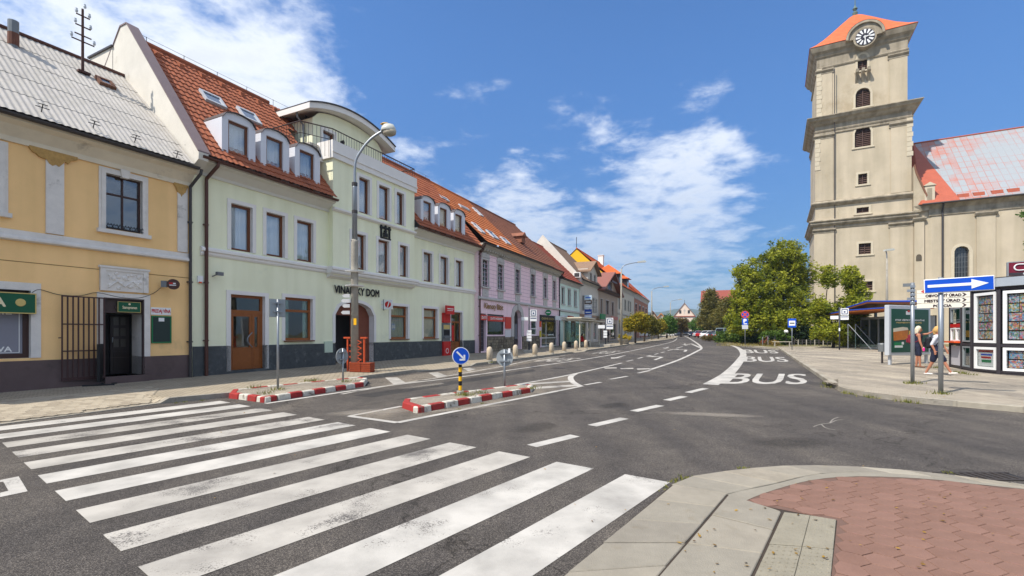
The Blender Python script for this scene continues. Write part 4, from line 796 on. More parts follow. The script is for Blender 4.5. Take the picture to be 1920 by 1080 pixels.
# centre bay: its own wall set forward, two storeys of three windows
bayh = []
class Bay: pass
bay = Bay(); bay.root = g.root; bay.holes = bayh
for q in ((659, 685, 441, 503), (708.6, 729, 453, 511), (749, 764, 463.5, 516)): r = g.rect(*q, y=BAY); window(bay, (r[0], r[1], 4.52, 6.2), WOOD, .09, curtain=CURT, sur=(GTR, .14, .04), dep=.12, y=BAY)
tz0 = g.uv(649, 306, BAY)[1]; tz1 = g.uv(649, 275, BAY)[1]
for q in ((672.5, 692.5, 328, 388), (710, 729.5, 339, 400), (743, 757, 356, 411)): r = g.rect(*q, y=BAY); window(bay, (r[0], r[1], 7.25, 8.95), WOOD, .09, curtain=CURT, sur=(GTR, .15, .04), dep=.12, y=BAY)
zb_ = 4.1; mb = MB(); panel(mb, bu0, bu1, zb_, tz0, BAY, bayh, 0, 1)
for u in (bu0, bu1): mb.poly([(u, BAY, zb_), (u, .0, zb_), (u, .0, gze), (u, 2.4, gze), (u, 2.4, tz0), (u, BAY, tz0)], 0)
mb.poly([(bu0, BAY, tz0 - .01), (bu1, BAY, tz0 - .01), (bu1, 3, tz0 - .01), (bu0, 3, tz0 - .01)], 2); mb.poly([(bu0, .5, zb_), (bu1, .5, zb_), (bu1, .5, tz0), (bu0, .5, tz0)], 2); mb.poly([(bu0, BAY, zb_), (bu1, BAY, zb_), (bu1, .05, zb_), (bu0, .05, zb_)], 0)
mb.build('bay_wall', [GW, GTR, DARK], g.root)
# ground floor
r = g.rect(431.8, 496, 551.5, 688); gd = (r[0], r[1], .12, 2.9)
FRW = M('honey_brown_wood', (142, 82, 36), .4, .15, 7); g.holes.append((*gd, .3, 0)); mb = MB(); f = .1; u0, u1, z0, z1 = gd
mb.box(u0, u0 + f, .12, .2, z0, z1); mb.box(u1 - f, u1, .12, .2, z0, z1); mb.box(u0 + f, u1 - f, .12, .2, z1 - f, z1); mb.box(u0 + f, u1 - f, .115, .2, 2.2, 2.34); dr_ = mb.build('door', FRW, g.root, label='honey brown glazed door with transom and curved steel handle')
sp = u0 + (u1 - u0) * .68; mb = MB()
for a, b in ((u0 + f, sp), (sp + .012, u1 - f)):
    mb.box(a, a + .1, .13, .19, z0, 2.2); mb.box(b - .1, b, .13, .19, z0, 2.2); mb.box(a + .1, b - .1, .13, .19, z0, .95); mb.box(a + .1, b - .1, .13, .19, 2.1, 2.2); mb.box(a + .06, b - .06, .12, .13, z0 + .1, .85)
mb.build('door_leaf', FRW, dr_); mb = MB(); mb.box(u0 + f, sp, .15, .156, .95, 2.1); mb.box(sp, u1 - f, .15, .156, .95, 2.1); mb.box(u0 + f, u1 - f, .15, .156, 2.34, z1 - f); mb.build('pane', GLASSC, dr_)
MB().tube([(sp - .03, .1, .95)] + [(sp - .03 - .2 * math.sin(k * math.pi / 8), .06, .95 + .55 * k / 8) for k in range(9)] + [(sp - .03, .1, 1.5)], .017, 8).build('door_handle', STEEL, dr_)
mb = MB(); mb.box(u0 - .16, u0, -.04, .02, .1, z1); mb.box(u1, u1 + .16, -.04, .02, .1, z1); mb.box(u0 - .16, u1 + .16, -.04, .02, z1, z1 + .14); mb.build('door_surround', GTR, g.root)
for q, dz in (((533.7, 585.4), 0), ((732, 764), 1), ((793.6, 819.5), 1)):
    u0, u1 = g.uv(q[0], 600)[0], g.uv(q[1], 600)[0]; window(g, (u0, u1, 1.18, 2.95), FRW, .1, [], [.72], curtain=CURTG if not dz else M('pale_vertical_blind', (196, 198, 180), .8, .05), sur=(GTR, .14, .04), sill=(WOOD, .04, .05, .12), dep=.12, gl=GLASSC, drape=0 if dz else 1)
# bank door, arch gate
r = g.rect(845, 866, 585, 663); bd = (r[0], r[1], .1, 2.85); g.holes.append((*bd, .3, 0)); mb = MB(); u0, u1, z0, z1 = bd; f = .1
for b_ in ((u0, u0 + f, z0, z1), (u1 - f, u1, z0, z1), (u0, u1, z1 - f, z1), (u0, u1, 2.15, 2.27), (u0, u1, z0, .95), ((u0 + u1) / 2 - .06, (u0 + u1) / 2 + .06, z0, 2.2)): mb.box(b_[0], b_[1], .14, .2, b_[2], b_[3])
o = mb.build('door', FRW, g.root); MB().box(u0, u1, .165, .171, z0, z1).build('pane', GLASSC, o); MB().box(u0 + .35, u0 + .6, .155, .16, 1.0, 2.0).build('poster', SRED, o)
mb = MB(); mb.box(u0 - .12, u0, -.04, .02, .1, z1); mb.box(u1, u1 + .12, -.04, .02, .1, z1); mb.box(u0 - .12, u1 + .12, -.04, .02, z1, z1 + .12); mb.build('door_surround', GTR, g.root)
au0, au1 = g.uv(628, 620)[0], g.uv(700.5, 620)[0]; az1 = g.uv(664, 567)[1]; ar = .62; g.holes.append((au0, au1, -.05, az1, 1.4, ar)); GB = M('reddish_brown_gate', (122, 66, 46), .5, .12, 5)
mb = MB(); P = arc(au0, au1, az1 - ar, ar); Q = arc(au0 - .15, au1 + .15, az1 - ar, ar + .15)
for i in range(len(P) - 1): mb.prism([P[i], P[i + 1], Q[i + 1], Q[i]], -.04, .02, 'y')
mb.box(au0 - .15, au0, -.04, .02, 1.05, az1 - ar); mb.box(au1, au1 + .15, -.04, .02, 1.05, az1 - ar); mb.build('arch_surround', GTR, g.root)
mb = MB(); mb.prism([p for p in P] , .3, .4, 'y'); mb.build('arch_head', GB, g.root)
um = au0 + (au1 - au0) * .5; mb = MB(); mb.box(um, au1, .3, .36, .0, az1 - ar); 
for z0, z1 in ((.1, .8), (.95, 1.8), (1.95, az1 - ar - .1)): mb.box(um + .12, au1 - .15, .27, .3, z0, z1)
mb.build('gate_leaf', GB, g.root); mb = MB(); mb.box(au0 + .02, au1 - .02, 1.5, 1.6, 0, az1, 0); mb.box(au0 + .35, um, 1.44, 1.5, 1.0, 2.4, 1); mb.build('passage', [M('grey_passage', (92, 88, 88), .9, .05), DARK], g.root)
plz = 1.02; wallG = shell(g, 0, gu1, gze - .1, 8.5, gyr, gzr - .25, GW, GTR); plinth(g, 0, gu1, plz, STONE)
# stone cladding slabs, told apart by their joints
MB().box(g.uv(607, 620)[0], g.uv(622, 620)[0], -.07, .0, .62, 1.12).build('meter_cabinet', M('pale_green_cabinet', (196, 210, 188), .6, .03), g.root)
# band course, deeper under the bay
z = 4.42; prof = lambda o: [(0, z + .04), (-.1 - o, z + .03), (-.13 - o, z - .02), (-.13 - o, z - .1), (-.07 - o, z - .13), (-.07 - o, z - .2), (-.03 - o, z - .26), (0, z - .26)]
for a, b, o in ((.25, bu0 - .02, 0), (bu1 + .02, gu1, 0), (bu0 - .18, bu1 + .18, .34)): MB().prism(prof(o), a, b, 'x').build('band_course', GTR, g.root)
mb = MB(); mb.prism([(0, 4.16), (-.3, 4.16), (-.22, 4.04), (0, 3.95)], bu0 - .1, bu1 + .1, 'x'); mb.build('bay_corbel', GTR, g.root)
for a, b in ((0, bu0), (bu1, gu1)): eave(g, M('cream_soffit', (216, 212, 200), .9, .05, 2), a, b, gze, .55, .45, BROWNM)
downpipe(g, .42, gze, BROWNM, .55, r=.06); downpipe(g, gu1 - .12, gze, BROWNM, .55, r=.05)
# bay cornice at eave level and white parapet
MB().prism([(BAY + .02, 7.1), (BAY - .14, 7.1), (BAY - .14, 7.02), (BAY - .05, 6.95), (BAY + .02, 6.95)], bu0 - .03, bu1 + .03, 'x').build('band_course', GTR, g.root)
mb = MB(); mb.box(bu0 - .1, bu1 + .1, BAY - .1, BAY + .15, tz0 - .02, tz1); mb.box(bu0 - .1, bu0 + .1, BAY + .15, .6, tz0 - .02, tz1); mb.box(bu1 - .1, bu1 + .1, BAY + .15, 1.6, tz0 - .02, tz1); mb.box(bu0 - .13, bu1 + .13, BAY - .14, BAY - .1, tz0 + .22, tz0 + .28); mb.build('parapet', GTR, g.root)
mb = MB(); mb.box(bu0 - 1.2, bu0 - .0, .3, 2.6, tz0 - .12, tz0 + .02); mb.build('balcony_slab', GTR, g.root)
# railing
RAIL = M('dark_railing', (62, 44, 40), .5, .05); mb = MB(); pts = [(bu0 - 1.2, 2.4, tz0), (bu0 - 1.2, .35, tz0), (bu0, BAY, tz0), (bu1, BAY, tz0), (bu1 + .02, 2.2, tz0)]; ht = tz1 + .52
for a, b in zip(pts, pts[1:]):
    a, b = Vector(a), Vector(b); n = max(2, int((b - a).length / .16)); mb.tube([(a.x, a.y, ht), (b.x, b.y, ht)], .025, 6); mb.tube([(a.x, a.y, ht - .5), (b.x, b.y, ht - .5)], .015, 5)
    for i in range(n + 1): p = a.lerp(b, i / n); mb.tube([(p.x, p.y, tz0), (p.x, p.y, ht)], .011, 4)
mb.build('balcony_railing', RAIL, g.root)
# penthouse behind the balcony, with a curved roof
py_ = 1.7; pu0, pu1 = g.uv(586, 250, py_)[0], g.uv(716, 265, py_)[0]; pzc = g.uv(586, 196, py_ - .4)[1]; pz = g.uv(586, 212, py_)[1]; ph = []; bay2 = Bay(); bay2.root = g.root; bay2.holes = ph; rise = .75
r = g.rect(605, 626, 246, 300, py_); window(bay2, (r[0], r[1], tz0, pz - .55), WOOD, .09, curtain=CURT, sur=(GTR, .16, .04), dep=.1, y=py_, name='balcony_door'); 
for a, b in ((r[1] + .9, r[1] + 1.75), (r[1] + 2.4, r[1] + 3.25)): window(bay2, (a, b, tz0 + .3, pz - .9), WOOD, .09, curtain=CURT, sur=(GTR, .12, .04), dep=.1, y=py_)
mb = MB(); panel(mb, pu0, pu1, tz0 - 1.5, pz - .2, py_, ph, 0, 1); P = arc(pu0, pu1, pz - .2, rise * .9, 14)
for a, b in zip(P, P[1:]): mb.poly([(a[0], py_, pz - .2), (b[0], py_, pz - .2), (b[0], py_, b[1]), (a[0], py_, a[1])])
for u in (pu0, pu1): mb.poly([(u, py_, tz0 - 1.5), (u, 5.5, tz0 - 1.5), (u, 5.5, pz - .2), (u, py_, pz - .2)])
mb.poly([(pu0, py_ + .5, tz0 - 1.5), (pu1, py_ + .5, tz0 - 1.5), (pu1, py_ + .5, pz), (pu0, py_ + .5, pz)], 2); mb.build('penthouse_wall', [GW, GTR, DARK], g.root)
def para(u0, u1, z0, rise, n=16): return [(u0 + (u1 - u0) * i / n, z0 + rise * (1 - (2 * i / n - 1) ** 2)) for i in range(n + 1)]
P = para(pu0 - .6, pu1 + .55, pz - .1, rise * .85); mb = MB()
for a, b in zip(P, P[1:]): mb.prism([a, b, (b[0], b[1] + .26), (a[0], a[1] + .26)], py_ - .5, 5.6, 'y')
pr_ = mb.build('penthouse_roof', GTR, g.root); mb = MB()
for a, b in zip(P, P[1:]): mb.prism([(a[0], a[1] + .265), (b[0], b[1] + .265), (b[0], b[1] + .32), (a[0], a[1] + .32)], py_ - .56, 5.65, 'y')
mb.build('metal_edge', DGREY, pr_); MB().tube([(pu0 - .5, 2.2, pz + .1), (pu0 - .45, 2.2, pz - .25), (pu0 - .12, 2.2, pz - .5), (pu0 - .06, 2.2, pz - 2)], .05, 7).build('downpipe', ZINC, pr_)
mb = MB(); mb.box(r[1] + .42, r[1] + .52, py_ - .12, py_, pz - .95, pz - .7); mb.lathe([(.0, .34), (.09, .22), (.05, 0), (0, -.05)], (r[1] + .47, py_ - .14, pz - .98), 6); mb.build('wall_lantern', BLACKM, g.root)
t_ = MB(); t_.box(bu0 - .62, bu0 - .12, .45, .75, tz0 + .04, tz0 + .62); ac = t_.build('air_conditioner', M('beige_casing', (196, 190, 176), .6, .05), g.root); mb = MB()
for i in range(7): mb.box(bu0 - .56, bu0 - .18, .435, .449, tz0 + .12 + i * .06, tz0 + .15 + i * .06)
mb.build('grille_slat', ZINC, ac)
# main roof and its fittings
rg = roof(g, TERRA, .22, bu0 - .02, *SG, 8.5, cw=.2, rl=.33, amp=.028, step=.032)
ym, zm = on_slope(*SG, .72); mb = MB(); tiles(mb, bu0 - .02, bu1 + .02, ym, zm, gyr, gzr, cw=.2, rl=.33, amp=.028, step=.032); mb.build('roof_slope', TERRA, g.root, kind='stuff')
roof(g, TERRA, bu1 + .02, gu1, *SG, 8.5, cw=.2, rl=.33, amp=.028, step=.032)
for px0, px1, pt, pb in ((371, 424, 170, 207), (441, 490, 202, 238)): skylight(g, rg, px0, px1, pt, pb, *SG, M('silver_frame', (190, 194, 198), .4, .05))
mb = MB()
for px, py in ((291, 98), (334, 119), (375, 138), (412, 156), (448, 172), (480, 187), (510, 201)):
    p = slope_pt(g, px, py, SG); mb.prism([(p.y - .28, p.z - .3), (p.y - .28, p.z - .1), (p.y + .12, p.z + .16)], p.x - .09, p.x + .09, 'x')
mb.build('vent_tile', TERRA, rg); mb = MB()
for i in range(14): u = .6 + i * (gu1 - 1) / 13; mb.tube([(u, gyr, gzr), (u, gyr, gzr + .32)], .012, 4)
mb.tube([(.3, gyr, gzr + .3), (gu1, gyr, gzr + .3)], .008, 4); mb.build('lightning_wire', BLACKM, rg)
# barrel dormers
WD = M('white_dormer_cladding', (214, 216, 222), .6, .04); DM = M('dark_dormer_metal', (72, 62, 62), .5, .15, 3)
def dormer(u0, u1, w0, w1, zt):
    yf = -.12; zb = gz0 + .12; D_ = [0]; rise = .3; wz1 = zb + (zt - zb) * .84; hl = [(w0, w1, zb + .02, wz1, .12, 0)]; mb = MB(); panel(mb, u0, u1, zb, zt - rise, yf, hl, 0, 0)
    P = arc(u0, u1, zt - rise, rise, 10)
    for a, b in zip(P, P[1:]): mb.poly([(a[0], yf, zt - rise), (b[0], yf, zt - rise), (b[0], yf, b[1]), (a[0], yf, a[1])]); mb.prism([a, b, (b[0], b[1] + .03), (a[0], a[1] + .03)], yf - .08, 3.2, 'y', 1)
    for u in (u0, u1): mb.poly([(u, yf, zb), (u, 3, zb), (u, 3, zt - rise), (u, yf, zt - rise)])
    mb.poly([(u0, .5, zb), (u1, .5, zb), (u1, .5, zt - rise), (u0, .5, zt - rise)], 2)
    o = mb.build('dormer', [WD, DM, DARK], g.root); b = Bay(); b.root = o; b.holes = []
    f = .08; mb = MB(); z0, z1 = zb + .02, wz1; y = yf + .08; mb.box(w0, w0 + f, y, y + .06, z0, z1); mb.box(w1 - f, w1, y, y + .06, z0, z1); mb.box(w0 + f, w1 - f, y, y + .06, z0, z0 + f); mb.box(w0 + f, w1 - f, y, y + .06, z1 - f, z1); mb.build('window_frame', WOOD, o)
    MB().box(w0 + f, w1 - f, y + .025, y + .03, z0 + f, z1 - f).build('pane', GLASS, o); mb = MB(); k = 14; pts = [(w0 + (w1 - w0) * i / k, y + .16 + .02 * math.sin(i * 1.9)) for i in range(k + 1)]
    for p, q in zip(pts, pts[1:]): mb.poly([(p[0], p[1], z0), (q[0], q[1], z0), (q[0], q[1], z1), (p[0], p[1], z1)])
    mb.build('curtain', CURT, o)
    mb = MB(); mb.poly([(u1 + .01, yf, zb - .1), (u1 + .5, yf - .05, zb - .08), (u1 + .5, .6, zb + .75), (u1 + .01, .6, zb + .75)]); mb.build('flashing', DM, o)
zt0 = g.uv(443, 214, -.12)[1]
for a, b, c, d in ((416, 479, 428, 466), (489, 542.5, 499.5, 531), (553, 600, 562, 589.5), (789, 815, 794, 809), (821, 845, 825, 838.5), (850.5, 872, 853.7, 866.5)):
    U = lambda x: g.uv(x, 300, -.12)[0]; dormer(U(a), U(b), U(c), U(d), zt0 if a < 700 else zt0)
# white gable parapet, its cap, and the chimney stack behind
mb = MB(); off = .34; Pg = [(-.6, gze - .12), (-.62, gze + .12), (gyr - .2, gzr + off), (gyr + .25, gzr + off), (9.0, gze + .2), (9, 5), (.02, 5), (.02, gze - .5)]; mb.prism(Pg, -.14, .18, 'x'); mb.build('gable_parapet', GOFF, g.root)
mb = MB()
for (a, b), (c, d) in (((-.62, gze + .12), (gyr - .2, gzr + off)), ((gyr - .2, gzr + off), (gyr + .25, gzr + off)), ((gyr + .25, gzr + off), (9, gze + .2))): mb.prism([(a, b), (c, d), (c, d + .05), (a, b + .05)], -.17, .24, 'x')
mb.build('parapet_cap', M('mauve_metal_cap', (130, 112, 110), .5, .1), g.root)
c0 = g.yz(208, 85, -.16); MB().box(-.16, .5, c0[0] - .1, c0[0] + 1.6, 8, c0[1] - .1).build('chimney', GOFF, rg); MB().box(-.22, .56, c0[0] - .15, c0[0] + 1.66, c0[1] - .098, c0[1] - .03).build('chimney_cap', DGREY, rg)
# small fittings
mb = MB(); u, z = g.uv(405, 516, -.05); mb.tube([(u - .1, .0, z - .05), (u - .05, -.15, z)], .02, 6); mb.box(u - .1, u + .12, -.3, -.18, z - .02, z + .1); mb.build('security_camera', M('camera_grey', (110, 112, 116), .4, .05), g.root)
mb = MB(); u, z = g.uv(374, 524); mb.box(u - .09, u + .09, -.07, .0, z - .1, z + .12); mb.box(u - .06, u + .04, -.075, -.07, z - .13, z - .08, 1); mb.build('alarm_box', [SWHITE, ORANGE], g.root)
# lettering and emblem, cut from black sheet
t = wall_thing(g, 'wall_lettering', 'black raised letters VINÁRSKY DOM above the arched gate', 'lettering', g.uv(625, 540)[0], g.uv(625, 549)[1], -.04); W_ = g.uv(709, 545)[0] - g.uv(625, 540)[0]
mb = MB(); text(mb, 'VINÁRSKY DOM', 0, W_, 0, .44, -.03, bold=.02); v, f = text_geo('VINÁRSKY DOM'); mb.build('letters', BLK, t)
u0, u1, z0, z1 = g.rect(711.5, 731.5, 416, 446, BAY); t = wall_thing(g, 'wall_emblem', 'black wine press emblem on the green bay wall', 'emblem', (u0 + u1) / 2, z0, BAY - .01); W_ = (u1 - u0) / 2; H_ = z1 - z0; mb = MB()
mb.box(-W_, W_, -.05, 0, 0, H_ * .1); mb.box(-W_ * .9, -W_ * .62, -.05, 0, H_ * .1, H_); mb.box(W_ * .62, W_ * .9, -.05, 0, H_ * .1, H_); mb.box(-W_, W_, -.06, -.01, H_ * .62, H_ * .76); mb.box(-W_ * .14, W_ * .14, -.07, -.02, H_ * .3, H_ * .95); mb.box(-W_ * .4, W_ * .4, -.055, 0, H_ * .14, H_ * .4); mb.box(-W_ * .3, W_ * .3, -.06, 0, H_ * .45, H_ * .52); mb.build('press', BLK, t)
# cash machine and bank signs
u0, u1 = g.uv(828, 630)[0], g.uv(841.5, 630)[0]; t = wall_thing(g, 'cash_machine', 'red and grey cash machine in the green wall beside the bank door', 'cash machine', u0, 0, -.05); W_ = u1 - u0
MB().box(0, W_, -.1, .05, 0, .98).build('lower_panel', SRED, t); MB().box(.02, W_ - .02, -.1, .05, 2.14, 2.75).build('upper_panel', SRED, t); mb = MB(); mb.box(0, W_, -.06, .05, .98, 2.12); mb.box(.06, W_ - .06, -.065, -.06, 1.75, 2.0, 1); mb.box(.08, W_ - .08, -.064, -.06, 1.35, 1.7, 2); mb.box(.06, W_ - .06, -.14, -.06, 1.18, 1.3, 0); mb.build('machine_face', [ZINC, GOLD, BLK], t)
mb = MB(); mb.disc((W_ * .5, .4), .16, -.104, -.1, 20); mb.build('emblem', SWHITE, t); mb = MB(); mb.disc((W_ * .5, .4), .12, -.107, -.104, 20); mb.box(.1, W_ - .1, -.104, -.1, 2.42, 2.5); mb.build('emblem_fill', SRED, t)
u0, u1, z0, z1 = g.rect(834.5, 849.5, 572.5, 589, -.3); t = wall_thing(g, 'bank_sign', 'red square bank sign projecting above the cash machine', 'sign', u0, z0, -.3); board(t, 0, u1 - u0, 0, z1 - z0, SRED, .1); mb = MB(); mb.box(.1, u1 - u0 - .1, -.106, -.1, .32, .37); mb.box(.1, u1 - u0 - .16, -.106, -.1, .22, .25); mb.build('lettering', SWHITE, t)
u, z = g.uv(728, 571, -.35); t = wall_thing(g, 'bank_sign', 'white square projecting sign with a red circle by the arched gate', 'sign', u, z, -.35); t.rotation_euler.z = R(-6); MB().box(-.22, .22, -.05, .05, -.24, .24).build('board', SWHITE, t); mb = MB(); mb.disc((0, 0), .16, -.056, -.05, 24); mb.build('circle', SRED, t); mb = MB(); mb.prism([(-.05, -.15), (.0, -.15), (.09, .12), (.04, .15)], -.06, -.056, 'y'); mb.build('slash', SWHITE, t); mb = MB(); mb.box(-.27, -.22, -.03, .03, -.3, .26); mb.box(-.46, -.27, -.01, .01, .02, .2, 1); mb.box(-.46, -.27, -.01, .01, -.2, -.02, 1); mb.build('bracket', [ZINC, SWHITE], t)
# ------------------------------------------------ pink house
PKW = M('pink_stucco', (246, 216, 224), .92, .07, .8, .2, 70, streak=.08); PKL = M('pale_pink_stucco', (244, 218, 226), .92, .06, .8, .2, 70, streak=.06); GREYT = M('grey_stone_trim', (190, 186, 182), .9, .14, 3, .2, 50); DKF = M('dark_green_frame', (52, 54, 48), .5, .1)
k = Bld('pink_house', 'pink two-storey shop house with skylights in orange and brown tiled roofs', (896, 662), (1048.5, 648))
kze = k.uv(980, 482, -.45)[1]; ky0, kz0, kyr, kzr = -.5, kze + .1, 5.0, 12.85; SK = (ky0, kz0, kyr, kzr); um = k.uv(985, 485, -.45)[0]; ku0 = .4
for q in ((904, 915), (933, 943), (966, 974), (995, 1002.5), (1018.6, 1025.5), (1036, 1042)):
    u0, u1 = k.uv(q[0], 520)[0], k.uv(q[1], 520)[0]; u1 = max(u1, u0 + .9); o = window(k, (u0, u1, 4.65, 6.55), DKF, .07, [.5], [.68], curtain=CURT, sur=(GREYT, .13, .05), sill=(GREYT, .2, .1, .14), dep=.1)
    mb = MB(); m_ = (u0 + u1) / 2; mb.box(u0 - .2, u1 + .2, -.07, .02, 6.7, 6.78); mb.prism([(u0 - .15, 6.78), (u1 + .15, 6.78), (u1 + .1, 7.05), (m_, 7.2), (u0 - .1, 7.05)], -.06, .02, 'y'); mb.lathe([(0, -.04), (.12, 0)], (m_, -.06, 6.97), 8, axis='y'); mb.build('hood', GREYT, o)
    mb = MB(); mb.box(u0 + .0, u1 - .0, -.05, .02, 3.98, 4.5); mb.lathe([(0, -.04), (.15, 0)], (m_, -.05, 4.25), 6, axis='y'); mb.build('apron_panel', GREYT, o)
# ground floor openings
def U(px): return k.uv(px, 620)[0]
def Zk(py, px): return k.uv(px, py)[1]
wA = window(k, (U(914), U(945), 1.25, 2.75), DKF, .08, [], [], curtain=None, dep=.08, gl=GLASSC, name='shop_window'); k.holes.append((U(901), U(911.5), .1, 2.75, .3, 0)); k.holes.append((U(963), U(977), .05, 3.25, .5, .55))
wC = window(k, (U(996), U(1007), 1.2, 3.0), WHITE, .09, [], [.3], dep=.08, gl=GLASSC, name='shop_window'); wD = window(k, (U(1015.5), U(1046), .1, 2.75), WHITE, .12, [.35], [.3], dep=.15, gl=GLASSC, name='shop_front')
shell(k, ku0 - .4, k.L, kze - .1, 10, kyr, kzr - .2, PKW, PKL)
mb = MB()
for i, z in enumerate([4.15 + .3 * j for j in range(11)]): mb.box(ku0 - .39, k.L - .01, -.008, .004, z, z + .03)
mb.build('rustication_joint', M('pink_joint', (196, 168, 182), .9, .05), k.root, kind='stuff')
# lintel faces and shop parts
mb = MB(); mb.box(U(901), U(911.5), .2, .25, .1, 2.3); gq = mb.build('shutter', M('grille_shutter', (58, 50, 56), .6, .2, 20), k.root); mb = MB()
for i in range(7): mb.box(U(901), U(911.5), .18, .2, .2 + i * .3, .22 + i * .3); 
mb.build('shutter_bar', ZINC, gq, kind='stuff')
mb = MB(); u0, u1 = U(963), U(977); mb.box(u0, u1, .3, .36, .05, 2.3); P = arc(u0, u1, 2.7, .55); mb.prism(P, .3, .34, 'y'); mb.box(u0, u1, .3, .36, 2.3, 2.7); dk = mb.build('door', M('dark_door', (52, 46, 44), .4, .1), k.root)
mb = MB(); mb.box(u0 + .12, (u0 + u1) / 2 - .06, .285, .3, .9, 2.15); mb.box((u0 + u1) / 2 + .06, u1 - .12, .285, .3, .9, 2.15); mb.build('pane', M('dim_pane', (96, 104, 108), .15, .1, spec=.8), dk)
mb = MB(); P = arc(u0, u1, 2.7, .55); Q = arc(u0 - .5, u1 + .5, 2.7, 1.0)
for i in range(len(P) - 1): mb.prism([P[i], P[i + 1], Q[i + 1], Q[i]], -.07, .02, 'y')
mb.box(u0 - .5, u0, -.06, .02, 1.1, 2.7); mb.box(u1, u1 + .5, -.06, .02, 1.1, 2.7); mb.box((u0 + u1) / 2 - .15, (u0 + u1) / 2 + .15, -.16, .02, 3.3, 3.85); mb.build('portal', GREYT, k.root)
# rough stone base, stone by stone
BASE = [M('rough_stone_a', (128, 118, 100), .9, .2, 6, .6, 30), M('rough_stone_b', (112, 102, 88), .9, .2, 6, .6, 30), M('rough_stone_c', (144, 132, 112), .9, .2, 6, .6, 30)]
sb = []
for m_ in BASE: o = MB().box(-.2, .2, -.05, .0, -.095, .095).build('base_stone', m_, bevel=.02); sb.append(o.data); bpy.data.objects.remove(o)
for a, b in ((U(913), U(962)), (U(978.5), U(1012))):
    MB().box(a, b, -.005, .0, -.5, 1.15).build('base_mortar', M('base_mortar_grey', (96, 88, 78), .95, .1), k.root); zc = -.05; r_ = 0
    while zc < 1.1:
        x = a + .2 - (.2 if r_ % 2 else 0)
        while x < b:
            wd = rnd.uniform(.7, 1.25); o = link('base_stone', rnd.choice(sb), k.root, loc=(min(max(x, a + .2 * wd), b - .2 * wd), -.004 - rnd.uniform(0, .03), zc)); o.scale = (wd * .97, 1, 1); x += .4 * wd + .015
        zc += .205; r_ += 1
# band, cornice with dentils, gutter, pipes
MB().prism([(0, 3.95), (-.1, 3.93), (-.16, 3.86), (-.16, 3.76), (-.06, 3.7), (0, 3.7)], ku0 - .4, k.L, 'x').build('band_course', GREYT, k.root)
eave(k, M('grey_cornice', (178, 172, 160), .9, .12, 3), ku0 - .4, k.L, kze, .45, .55, DGREY); mb = MB()
for i in range(44): u = ku0 - .2 + i * (k.L - .5) / 43; mb.box(u, u + .17, -.24, -.05, kze - .4, kze - .26)
mb.build('dentil', MATS['grey_cornice'], k.root, kind='stuff'); downpipe(k, .12, kze, BROWNM, .45); downpipe(k, k.L - .15, kze, BLACKM, .45)
ra = roof(k, ORT, ku0, um, *SK, 10, cw=.24, rl=.4, amp=.012, step=.05); rb = roof(k, BRT, um, k.L + .1, *SK, 10, cw=.24, rl=.4, amp=.012, step=.045)
for a, b, c, d in ((858, 880, 384, 397), (884, 906, 390, 408), (820, 842, 366, 380), (882, 909, 418, 440), (909, 935, 432, 451), (936, 958, 445, 461)): skylight(k, ra, a, b, c, d, *SK, MATS['silver_frame'])
p = slope_pt(k, 972, 452, SK); mb = MB(); mb.box(p.x - .4, p.x + .4, p.y - .5, p.y + .8, p.z - .2, p.z + .35); mb.prism([(p.x - .55, p.z + .35), (p.x + .55, p.z + .35), (p.x, p.z + .75)], p.y - .65, p.y + 1.2, 'y'); mb.build('roof_hatch', [BRT], rb)
# shop signs on the pink front
def shopsign(B, name, label, px0, px1, pt, pb, mat, y=-.02, th=.06, txt=None, tm=None, margin=.08, rim=None, fit=(.2, .8)):
    u0, u1, z0, z1 = B.rect(px0, px1, pt, pb, y); t = wall_thing(B, name, label, 'sign', u0, z0, y); W_, H_ = u1 - u0, z1 - z0; board(t, 0, W_, 0, H_, mat, th, rim=rim, rw=.03)
    if txt: mb = MB(); text(mb, txt, W_ * margin, W_ * (1 - margin), H_ * fit[0], H_ * fit[1], -th - .01, bold=.008); mb.build('lettering', tm, t)
    return t
RS = M('orange_red_sign', (206, 64, 50), .5, .05); PAPER = M('white_notice', (214, 212, 214), .7, .06, 8)
shopsign(k, 'shop_sign', 'long red sign strip over the pink house shop window', 914, 945, 592, 602, RS, txt='ZLATO HODINKY', tm=SWHITE, margin=.12, fit=(.35, .75)); shopsign(k, 'shop_sign', 'narrow red sign above the dark shutter of the pink house', 900.5, 911.5, 590, 600, RS, txt='ZLATO', tm=SWHITE, fit=(.3, .75))
shopsign(k, 'shop_sign', 'upright red notice board right of the pink house shop window', 947, 957.5, 594, 616, RS); shopsign(k, 'notice', 'white paper notice below the upright red board', 947, 957.5, 618, 636, PAPER, th=.02)
t = wall_thing(k, 'wall_lettering', 'gold lettering Klenoty on the pink wall above the red signs', 'lettering', k.uv(907, 582)[0], k.uv(907, 581)[1], -.05); W_ = k.uv(942, 582)[0] - k.uv(907, 582)[0]; mb = MB(); text(mb, 'Klenoty Bibit', 0, W_, 0, .5, -.02, bold=.02); mb.build('letters', M('dull_gold', (140, 104, 44), .5, .1), t)
shopsign(k, 'shop_sign', 'long dark shop sign with pale letters beside the green round sign', 1012, 1040, 590, 602, M('near_black_sign', (44, 42, 40), .5, .1), txt='CARNE OÁZA', tm=GOLD, fit=(.3, .7))
